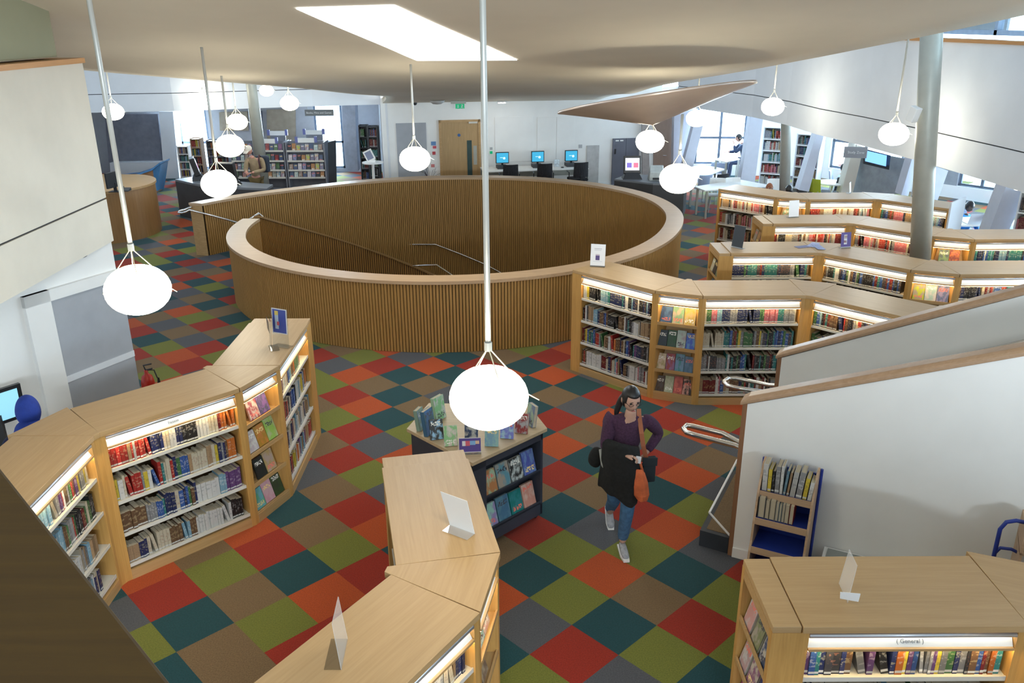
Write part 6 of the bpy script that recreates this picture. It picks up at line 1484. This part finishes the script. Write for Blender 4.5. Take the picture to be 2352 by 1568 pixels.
def add_grid(mb, rows, T, mi=0, keep=None, flip=False):
    n = len(mb.v); NA = len(rows[0])
    for r in rows: mb.v += [T @ p for p in r]
    for i in range(len(rows) - 1):
        for j in range(NA):
            if keep and not keep((rows[i][j] + rows[i + 1][(j + 1) % NA]) / 2): continue
            mb.f.append([n + i * NA + j, n + (i + 1) * NA + j, n + (i + 1) * NA + (j + 1) % NA, n + i * NA + (j + 1) % NA]); mb.m.append(mi)
def head(mb, T, mats=(0, 1, 2)):
    add_grid(mb, head_grid(), T, mats[0])
    old = mb.T
    for s in (-1, 1):
        mb.T = T; mb.ball(Vector((s * .031, -.083, .012)), .013, .008, .007, mats[1], 10, 6)
        mb.ball(Vector((s * .077, .005, -.005)), .010, .018, .030, mats[0], 8, 6)
        mb.ball(Vector((s * .031, -.094, .032)), .018, .003, .003, mats[1], 8, 4)
    mb.ball(Vector((0, -.098, -.062)), .022, .006, .005, mats[2], 10, 6)
    mb.T = old
def hair_cap(T, m_, parent, front=.035, low=-.09, puff=1.09):
    rows = head_grid(puff, nose=False); mb = MB()
    add_grid(mb, rows, T, 0, keep=lambda p: (p.z > front + .02 * abs(p.x) / .07 or (p.y > -.035 - .02 * (p.z > 0) and p.z > low)))
    o = mb.build('hair', m_, parent, smooth=True); s = o.modifiers.new('s', 'SOLIDIFY'); s.thickness = .012; s.offset = -1; return o
def hand(mb, wrist, dirv, palmn, size=.085, curl=.5, mi=0, side=1):
    """palm with four bent fingers of different length and a thumb leaving the side of the palm"""
    d = dirv.normalized(); n = (palmn - d * palmn.dot(d)).normalized(); s = d.cross(n) * side
    pc = wrist + d * size * .5
    add_skin(mb, [(wrist, (.022, .016)), (pc, (.036, .015)), (wrist + d * size, (.037, .013))], chain(3), mi, 1)
    for k, (off, L_) in enumerate(((-.027, .070), (-.009, .080), (.009, .075), (.027, .058))):
        b = wrist + d * size * .92 + s * off; p1 = b + (d * math.cos(curl * .5) + n * math.sin(curl * .5)) * L_ * .45
        p2 = p1 + (d * math.cos(curl * 1.3) + n * math.sin(curl * 1.3)) * L_ * .32; p3 = p2 + (d * math.cos(curl * 2) + n * math.sin(curl * 2)) * L_ * .25
        add_skin(mb, [(b, .009), (p1, .0085), (p2, .008), (p3, .0065)], chain(4), mi, 1)
    b = wrist + d * size * .3 - s * .028
    add_skin(mb, [(b, .012), (b - s * .022 + d * .028 + n * .008, .0105), (b - s * .028 + d * .055 + n * .018, .008)], chain(3), mi, 1)
LIPS = mat('lips', (.40, .12, .11), .5, 0, 0); EYE = mat('eye_dark', (.03, .02, .02), .3, 0, 0)

# --- the woman walking towards the camera
FL = lambda px, py, Y: P(px, py, Y=Y)
W0 = thing('person', 'woman in a purple jumper walking with a black coat over her arm and orange bag', 'person', (1.02, 6.85, 0))
neck = Vector((1.045, 6.76, 1.47)); chest = Vector((1.035, 6.80, 1.27)); waist = Vector((1.02, 6.82, 1.08)); pel = Vector((1.01, 6.83, .94))
sR, sL = Vector((.885, 6.81, 1.385)), Vector((1.195, 6.83, 1.385))
eR, eL = Vector((.83, 6.76, 1.12)), Vector((1.345, 6.93, 1.18))
hR, hL = Vector((.98, 6.56, 1.15)), Vector((1.20, 6.80, 1.03))
hipR, hipL = Vector((.93, 6.85, .90)), Vector((1.09, 6.83, .90))
kL, aL = Vector((1.045, 6.68, .50)), Vector((1.035, 6.80, .09)); kR, aR = Vector((.955, 6.90, .50)), Vector((.965, 7.27, .13))
m = MB()
bp = [(pel, (.12, .09)), (waist, (.10, .075)), (chest, (.115, .08)), (neck - Vector((0, 0, .06)), (.060, .05)), (neck + Vector((0, -.01, .05)), .048),
      (sR, .032), (eR, .030), (hR, .026), (sL, .032), (eL, .030), (hL, .026), (hipR, .085), (kR, .055), (aR, .036), (hipL, .085), (kL, .055), (aL, .036)]
be = [(0, 1), (1, 2), (2, 3), (3, 4), (2, 5), (5, 6), (6, 7), (2, 8), (8, 9), (9, 10), (0, 11), (11, 12), (12, 13), (0, 14), (14, 15), (15, 16)]
add_skin(m, bp, be, 0, 2)
hc = Vector((1.035, 6.715, 1.625)); HT_ = Matrix.Translation(hc) @ Matrix.Rotation(R_(14), 4, 'Z') @ Matrix.Rotation(R_(16), 4, 'X')
head(m, HT_)
hand(m, hR, Vector((1, -.25, .0)), Vector((.1, -.3, -1)), curl=1.0, side=1)
hand(m, hL, Vector((-.5, -.5, -.5)), Vector((-.5, .7, -.2)), curl=.8, side=-1)
m.build('body', [SKIN, EYE, LIPS], W0, smooth=True)
hair_cap(HT_, HAIR, W0, front=.062, low=-.06)
m = MB(); add_skin(m, [(hc + Vector((-.03, .10, .0)), .035), (hc + Vector((-.07, .12, -.07)), .035), (hc + Vector((-.10, .12, -.16)), .03), (hc + Vector((-.11, .11, -.23)), .015)], chain(4)); m.build('ponytail', HAIR, W0, smooth=True)
m = MB(); m.T = HT_
for s in (-1, 1): m.tube([Vector((s * .034 + .024 * math.cos(a) * .85, -.101, .008 + .013 * math.sin(a))) for a in [k * math.pi / 6 for k in range(12)]], .0022, 0, 5, True); m.tube([(s * .056, -.10, .012), (s * .082, -.02, .012)], .002, 0, 5)
m.tube([(-.011, -.102, .012), (.011, -.102, .012)], .002, 0, 5); m.build('glasses', BLACK, W0)
PURP = mat('purple_knit', (.062, .025, .060), .95, 0, .25, 60, .4, 250)
m = MB(); g = .016
add_skin(m, [(pel + Vector((0, 0, .02)), (.145, .115)), (waist, (.13, .10)), (chest, (.155, .11)), (neck - Vector((0, 0, .035)), (.098, .085)), (sR + Vector((0, 0, .006)), .080), (eR, .054), (hR.lerp(eR, .12), .040), (sL + Vector((0, 0, .006)), .080), (eL, .054), (hL.lerp(eL, .12), .040)],
         [(0, 1), (1, 2), (2, 3), (2, 4), (4, 5), (5, 6), (2, 7), (7, 8), (8, 9)], 0, 2); m.build('jumper', PURP, W0, smooth=True)
JEAN = mat('blue_denim', (.055, .14, .27), .9, 0, .25, 25, .2, 300)
m = MB(); add_skin(m, [(pel - Vector((0, 0, .02)), (.14, .11)), (hipR, .098), (kR, .070), (aR + Vector((0, 0, .04)), .056), (hipL, .098), (kL, .070), (aL + Vector((0, 0, .04)), .056)], [(0, 1), (1, 2), (2, 3), (0, 4), (4, 5), (5, 6)], 0, 2); m.build('jeans', JEAN, W0, smooth=True)
SHOE = mat('grey_trainer', (.30, .31, .34), .7, 0, .2, 40); SOLE = mat('white_sole', (.7, .7, .7), .6, 0, 0)
def shoe(a, d, pitch, parent, m1=None):
    T = Matrix.Translation(a) @ Matrix.Rotation(math.atan2(d.x, -d.y), 4, 'Z') @ Matrix.Rotation(pitch, 4, 'X')
    mb = MB(); v, f = skin_eval([(Vector((0, .05, -.02)), (.034, .036)), (Vector((0, -.02, -.025)), (.038, .036)), (Vector((0, -.10, -.045)), (.042, .024)), (Vector((0, -.17, -.052)), (.032, .016))], chain(4), 2)
    n = len(mb.v); mb.v += [T @ q for q in v]; mb.f += [[n + k for k in q] for q in f]; mb.m += [0] * len(f); o = mb.build('shoe', m1 or SHOE, parent, smooth=True)
    mb = MB(); mb.T = T; mb.prism([(-.032, .08), (-.036, 0), (-.042, -.10), (-.028, -.19), (.028, -.19), (.042, -.10), (.036, 0), (.032, .08)][::-1], -.083, -.062); s = mb.build('sole', SOLE, o if False else parent); return o
shoe(aL + Vector((0, -.01, .0)), Vector((.1, -1, 0)), 0, W0); shoe(aR + Vector((0, 0, .02)), Vector((.05, -1, 0)), R_(32), W0)
COAT = mat('black_wool', (.010, .011, .012), .95, 0, .3, 40, .3, 200)
m = MB()       # coat folded over the forearm, hanging in front and at the side
rows = []
arm = [Vector((.80, 6.80, 1.17)), Vector((.86, 6.70, 1.19)), Vector((.95, 6.62, 1.19)), Vector((1.06, 6.60, 1.17)), Vector((1.12, 6.66, 1.14))]
rr = random.Random(8)
for k in range(15):
    u = k / 14 * 4; i = min(int(u), 3); p = arm[i].lerp(arm[i + 1], u - i); fr = k / 14
    hem = .70 - .10 * max(0, min(1, (fr - .45) * 6)) + .015 * math.sin(k * .9); wob = .018 * math.sin(k * 1.1)
    row = [p + Vector((.02, .10, -.18)), p + Vector((.0, .05, .02)), p + Vector((0, 0, .045)), p + Vector((0, -.05, .02))]
    for q in range(1, 7): row.append(Vector((p.x + (p.x - 1.0) * .10 * q / 6 + .006 * math.sin(q * .9), p.y - .055 - .012 * math.sin(q * .8) + wob * q / 6, p.z + .02 - (p.z - hem) * q / 6)))
    rows.append(row)
for a, b in zip(rows, rows[1:]):
    for q in range(len(a) - 1): m.face([a[q], b[q], b[q + 1], a[q + 1]])
o = m.build('coat', COAT, W0, smooth=True, weld=True); s = o.modifiers.new('s', 'SOLIDIFY'); s.thickness = .022; s.offset = 0; u = o.modifiers.new('u', 'SUBSURF'); u.levels = 1; u.render_levels = 1
m = MB(); add_skin(m, [(Vector((.80, 6.86, 1.06)), (.05, .07)), (Vector((.76, 6.90, .95)), (.06, .08)), (Vector((.75, 6.92, .84)), (.05, .07))], chain(3)); m.build('coat_sleeve', COAT, W0, smooth=True)
m = MB(); m.tube([Vector((.795, 6.77, 1.10)), Vector((.815, 6.72, .98)), Vector((.86, 6.66, .86))], [.018, .022, .012]); m.build('coat_lining', mat('grey_lining', (.28, .29, .28), .8), W0, smooth=True)
STRAP = mat('tan_strap', (.34, .11, .05), .7, 0, .1)
m = MB(); sp_ = [sL + Vector((-.06, .04, .065)), sL + Vector((-.07, -.055, .05)), Vector((1.14, 6.68, 1.30)), Vector((1.16, 6.67, 1.18)), Vector((1.185, 6.68, 1.08)), Vector((1.21, 6.70, 1.02))]
for a, b in zip(sp_, sp_[1:]):
    m.hexa([a + Vector((-.02, 0, 0)), a + Vector((.02, 0, 0)), a + Vector((.02, .008, 0)), a + Vector((-.02, .008, 0)), b + Vector((-.02, 0, 0)), b + Vector((.02, 0, 0)), b + Vector((.02, .008, 0)), b + Vector((-.02, .008, 0))])
m.build('bag_strap', STRAP, W0)
def bag(name, label, top, wid, dep, hgt, m_, skew=0, parent=None):
    mb = MB(); prof = []
    for k, (f, w) in enumerate(((0, .55), (.15, .8), (.45, 1), (.8, .95), (.97, .6), (1, .3))):
        z = top.z - hgt * f; c = Vector((top.x + skew * f, top.y, z)); prof.append([c + Vector((wid * w * math.cos(a), dep * w * math.sin(a) + .01 * math.sin(3 * a + k), 0)) for a in [q * math.pi / 6 for q in range(12)]])
    for a, b in zip(prof, prof[1:]):
        for q in range(12): mb.face([a[q], b[q], b[(q + 1) % 12], a[(q + 1) % 12]])
    mb.face(prof[-1][::-1]); return mb
ORB = mat('orange_bag', (.62, .14, .05), .8, 0, .2, 12, .2, 80)
t = thing('carrier_bag', 'soft orange bag hanging from the walking woman\'s hand', 'bag', tuple(Vector((1.13, 6.56, .72))))
bag('bag', '', Vector((1.10, 6.56, 1.02)), .075, .045, .33, ORB, .06).build('bag_body', ORB, t, smooth=True)
m = MB(); m.tube([Vector((1.05, 6.56, .98)), Vector((1.045, 6.55, 1.12)), Vector((1.07, 6.55, 1.135)), Vector((1.11, 6.55, 1.11)), Vector((1.15, 6.56, .98))], .013, 0, 6); m.build('bag_handle', ORB, t, smooth=True)
t = thing('shoulder_bag', 'small dark shoulder bag at the walking woman\'s left hip', 'bag', tuple(Vector((1.25, 6.74, .78))))
DKB = mat('dark_teal_bag', (.018, .03, .04), .6)
m = MB(); m.hexa([Vector(v) for v in ((1.17, 6.68, .80), (1.29, 6.70, .80), (1.29, 6.78, .80), (1.17, 6.76, .80), (1.17, 6.69, 1.05), (1.29, 6.71, 1.05), (1.29, 6.75, 1.05), (1.17, 6.73, 1.05))]); m.build('bag_body', DKB, t, bevel=.012)
m = MB(); m.box(1.165, 6.675, .98, 1.295, 6.69, 1.06); m.build('bag_flap', DKB, t)
t = thing('paper_slip', 'small folded white paper in the walking woman\'s right hand', 'paper', (1.09, 6.53, 1.10)); m = MB(); m.extrude([Vector((1.07, 6.535, 1.09)), Vector((1.12, 6.535, 1.08)), Vector((1.125, 6.53, 1.15)), Vector((1.08, 6.53, 1.16))], (0, .004, 0)); m.build('sheet', SHEET, t)

# --- generic smaller figures
def figure(label, J, cloth, legs, skin=SKIN, hair=HAIR, yaw=0, pitch=0, hairlow=-.07, group=None, shoes=None, hands=True, hat=None, cls=None):
    """J: dict of joints pel, chest, neck, head, and per side s e h hip k a"""
    t = thing('person', label, 'person', (J['pel'].x, J['pel'].y, min(v.z for v in J.values())), 0)
    m = MB(); names = ['pel', 'chest', 'neck']; pts = [(J['pel'], (.13, .10)), (J['chest'], (.14, .10)), (J['neck'], .055)]; ed = [(0, 1), (1, 2)]
    def addc(ks, rs, root):
        last = root
        for k, r in zip(ks, rs):
            if k in J: pts.append((J[k], r)); ed.append((last, len(pts) - 1)); last = len(pts) - 1
    for s in 'RL':
        addc(['s' + s, 'e' + s, 'h' + s], (.055, .04, .028), 1); addc(['hip' + s, 'k' + s, 'a' + s], (.085, .058, .04), 0)
    add_skin(m, pts, ed, 0, 2)
    T = Matrix.Translation(J['head']) @ Matrix.Rotation(yaw, 4, 'Z') @ Matrix.Rotation(pitch, 4, 'X'); head(m, T)
    if hands:
        for s in 'RL':
            if 'h' + s in J: hand(m, J['h' + s], J['h' + s] - J['e' + s] if 'e' + s in J else Vector((0, -1, 0)), Vector((0, 0, -1)), curl=.6)
    m.build('body', [skin, EYE, LIPS], t, smooth=True)
    top = [(J['pel'] + Vector((0, 0, .0)), (.155, .125)), (J['chest'], (.17, .125)), (J['neck'] - Vector((0, 0, .03)), (.085, .075))]; e2 = [(0, 1), (1, 2)]
    for s in 'RL':
        last = 1
        for k, r in (('s', .075), ('e', .058)):
            if k + s in J: top.append((J[k + s], r)); e2.append((last, len(top) - 1)); last = len(top) - 1
        if 'h' + s in J: top.append((J['h' + s].lerp(J['e' + s], .12), .045)); e2.append((last, len(top) - 1))
    m = MB(); add_skin(m, top, e2, 0, 2); m.build(cls or 'top', cloth, t, smooth=True)
    lg = [(J['pel'] - Vector((0, 0, .02)), (.15, .12))]; e3 = []
    for s in 'RL':
        last = 0
        for k, r in (('hip', .10), ('k', .078), ('a', .06)):
            if k + s in J: lg.append((J[k + s], r)); e3.append((last, len(lg) - 1)); last = len(lg) - 1
    if e3: m = MB(); add_skin(m, lg, e3, 0, 2); m.build('trousers', legs, t, smooth=True)
    for s in 'RL':
        if 'a' + s in J and shoes: shoe(J['a' + s], Vector((math.sin(yaw), -math.cos(yaw), 0)), 0, t, shoes)
    if hair: hair_cap(T, hair, t, low=hairlow)
    return t, T
V = Vector
# man in a cap at the dark desk
x0, y0 = -6.52, 21.7
BEI = mat('beige_jacket', (.27, .20, .12), .9, 0, .12, 10); KHA = mat('khaki_trousers', (.12, .085, .03), .9, 0, .12)
J = dict(pel=V((x0, y0, .98)), chest=V((x0 - .02, y0 - .02, 1.38)), neck=V((x0 - .04, y0 - .05, 1.56)), head=V((x0 - .08, y0 - .10, 1.70)), sR=V((x0 - .17, y0 - .05, 1.46)), eR=V((x0 - .20, y0 - .15, 1.20)), hR=V((x0 - .12, y0 - .36, 1.20)),
         sL=V((x0 + .19, y0, 1.46)), eL=V((x0 + .25, y0 - .08, 1.20)), hL=V((x0 + .0, y0 - .34, 1.17)), hipR=V((x0 - .09, y0, .92)), kR=V((x0 - .1, y0 - .02, .5)), aR=V((x0 - .1, y0 + .02, .085)), hipL=V((x0 + .09, y0, .92)), kL=V((x0 + .1, y0, .5)), aL=V((x0 + .1, y0 + .04, .085)))
t, T = figure('older man in a white cap and beige jacket looking down at his hands', J, BEI, KHA, mat('ruddy_skin', (.50, .24, .18), .5, 0, .05), None, R_(-20), R_(28), shoes=mat('brown_shoe', (.05, .03, .02), .5), cls='jacket')
m = MB(); add_grid(m, head_grid(1.10, False), T, 0, keep=lambda p: p.z > .02); m.T = T; m.hexa([V(v) for v in ((-.06, -.19, .018), (.06, -.19, .018), (.075, -.08, .035), (-.075, -.08, .035), (-.055, -.18, .028), (.055, -.18, .028), (.07, -.08, .047), (-.07, -.08, .047))]); m.build('cap', mat('cream_cap', (.62, .56, .48), .8), t, smooth=True)
b = thing('rucksack', 'dark rucksack on the back of the older man', 'bag', (x0 + .14, y0 + .2, 1.1)); m = MB(); m.box(x0 - .04, y0 + .09, 1.10, x0 + .32, y0 + .28, 1.52); m.build('bag_body', mat('rucksack_navy', (.02, .03, .05), .8), b, bevel=.05)
m = MB(); m.tube([V((x0 + .13, y0 + .1, 1.50)), V((x0 + .15, y0 - .06, 1.57)), V((x0 + .16, y0 - .17, 1.42)), V((x0 + .18, y0 - .15, 1.22)), V((x0 + .2, y0 + .1, 1.12))], .02); m.build('shoulder_strap', mat('rucksack_strap', (.05, .015, .02), .8), b, smooth=True)
# woman in a blue headscarf at the computer, seen from behind
h = P(62, 948, Y=6.95); x0, y0 = h.x, h.y; z0 = h.z
NAVY = mat('navy_cloth', (.012, .015, .06), .9, 0, .15)
J = dict(pel=V((x0 + .05, y0 - .05, z0 - .74)), chest=V((x0 + .04, y0 - .04, z0 - .36)), neck=V((x0 + .02, y0, z0 - .16)), head=V((x0, y0 + .02, z0)), sR=V((x0 + .20, y0 + .03, z0 - .23)), eR=V((x0 + .22, y0 + .16, z0 - .48)), hR=V((x0 - .1, y0 + .28, z0 - .50)), sL=V((x0 - .16, y0 - .10, z0 - .23)), eL=V((x0 - .26, y0 + .0, z0 - .48)), hL=V((x0 - .32, y0 + .22, z0 - .50)),
         hipR=V((x0 + .1, y0, z0 - .78)), kR=V((x0 - .06, y0 + .36, z0 - .76)), aR=V((x0 - .06, y0 + .38, .09)), hipL=V((x0 - .06, y0 - .06, z0 - .78)), kL=V((x0 - .24, y0 + .3, z0 - .76)), aL=V((x0 - .24, y0 + .32, .09)))
t, T = figure('person in a blue headscarf seated at the large monitor, seen from behind', J, NAVY, NAVY, SKIN, None, R_(205), R_(12), shoes=BLACK)
SCARF = mat('blue_scarf', (.015, .045, .30), .85, 0, .25, 8, .2, 60)
m = MB(); add_grid(m, head_grid(1.36, False), T, 0, keep=lambda p: p.y > -.085 or p.z > .10)
add_skin(m, [(V((x0, y0 - .01, z0 - .05)), (.11, .12)), (V((x0 + .01, y0 - .03, z0 - .16)), (.14, .13)), (V((x0 + .03, y0 - .05, z0 - .26)), (.22, .16)), (V((x0 + .04, y0 - .06, z0 - .36)), (.22, .14))], chain(4)); m.build('headscarf', SCARF, t, smooth=True)
dd = office_chair(x0 + .06, y0 - .06, R_(205 - 180), 'dark office chair under the person in the blue headscarf')
# seated silhouette at the study window
x0, y0 = P(1700, 380, Y=26.8).x, 26.8
DKC = mat('dark_navy_top', (.03, .05, .10), .9)
J = dict(pel=V((x0 + .12, y0, .60)), chest=V((x0 + .06, y0 - .02, .98)), neck=V((x0 - .04, y0 - .02, 1.15)), head=V((x0 - .12, y0 - .02, 1.27)), sR=V((x0 - .02, y0 - .16, 1.06)), eR=V((x0 - .22, y0 - .16, .84)), hR=V((x0 - .27, y0 - .08, 1.08)), sL=V((x0 - .02, y0 + .15, 1.06)), eL=V((x0 - .20, y0 + .16, .82)), hL=V((x0 - .40, y0 + .06, .84)),
         hipR=V((x0 + .08, y0 - .09, .56)), kR=V((x0 - .34, y0 - .12, .52)), aR=V((x0 - .36, y0 - .12, .10)), hipL=V((x0 + .08, y0 + .09, .56)), kL=V((x0 - .32, y0 + .10, .5)), aL=V((x0 - .52, y0 + .10, .12)))
figure('seated person in dark clothes resting chin on hand by the study window', J, DKC, DKC, SKIN, HAIR, R_(-85), R_(15), shoes=BLACK)
t = thing('stool', 'thin legged stool under the person by the study window', 'stool', (x0 + .1, y0, 0)); m = MB(); m.box(x0 - .1, y0 - .19, .42, x0 + .3, y0 + .19, .45); m.build('seat', WHITE, t, bevel=.01)
for a in (-.07, .27):
    for b_ in (-.16, .16): m = MB(); m.tube([V((x0 + a, y0 + b_, .42)), V((x0 + a * 1.1, y0 + b_ * 1.1, 0))], .012); m.build('leg', GREYM, t)
# man in blue at the right
def sitter(px, py, Y, label, top_, skin, hair, yaw, pitch=.3, low=-.07, dz=0):
    h = P(px, py, Y=Y); x, y, z = h.x, h.y, h.z; c, s = math.cos(yaw), math.sin(yaw)
    def L(a, b, dz_): return V((x + a * c - b * s, y + a * s + b * c, max(z + dz_, .07)))
    J = dict(head=V((x, y, z)), neck=L(0, .04, -.15), chest=L(0, .08, -.36), pel=L(0, .12, -.72), sR=L(-.18, .07, -.24), eR=L(-.24, -.06, -.48), hR=L(-.10, -.28, -.50), sL=L(.18, .07, -.24), eL=L(.24, -.06, -.48), hL=L(.10, -.28, -.50), hipR=L(-.09, .08, -.76), kR=L(-.11, -.36, -.74), aR=V((L(-.11, -.38, 0).x, L(-.11, -.38, 0).y, .09)), hipL=L(.09, .08, -.76), kL=L(.11, -.36, -.74), aL=V((L(.11, -.38, 0).x, L(.11, -.38, 0).y, .09)))
    figure(label, J, top_, DKC, skin, hair, yaw, pitch, low, shoes=BLACK)
    p = L(0, .10, 0); shell_chair('plain chair under the ' + label.split(' seated')[0], p.x, p.y, yaw + math.pi, GREYC, hb=.80)
sitter(2227, 474, 17.9, 'dark haired man in a bright blue shirt seated at the right window', mat('bright_blue_shirt', (.05, .30, .72), .8), SKIND, HAIR, R_(10), .45)
sitter(2284, 502, 17.0, 'figure in dark clothes seated right of the man in blue', DKC, SKIND, HAIR, R_(-150), .2)
sitter(1767, 432, 20.3, 'red haired person seated behind the rearmost shelf run', mat('rust_top', (.3, .12, .08), .8), SKIN, mat('red_hair', (.30, .10, .04), .5, 0, .2, 40), R_(5), .2)
sitter(1812, 437, 19.6, 'black haired person seated behind the rearmost shelf run', DKC, SKIN, HAIR, R_(175), .1)
sitter(1938, 385, 23.4, 'person in a pale top seated at the round table in the bay', mat('pale_top', (.5, .6, .68), .8), SKIN, HAIR, R_(60), .4)
p = P(2240, 512, Y=17.2); t = thing('laptop', 'white lidded laptop in front of the man in blue', 'laptop', (p.x, p.y, .73)); m = MB(); m.box(p.x - .17, p.y - .02, .73, p.x + .17, p.y + .22, .745); m.build('keyboard_half', WHITE, t); m = MB(); m.extrude([V((p.x - .17, p.y - .03, .74)), V((p.x + .17, p.y - .03, .74)), V((p.x + .17, p.y - .11, .96)), V((p.x - .17, p.y - .11, .96))], (0, .01, 0)); m.build('lid', WHITE2, t)
flush_books(190)
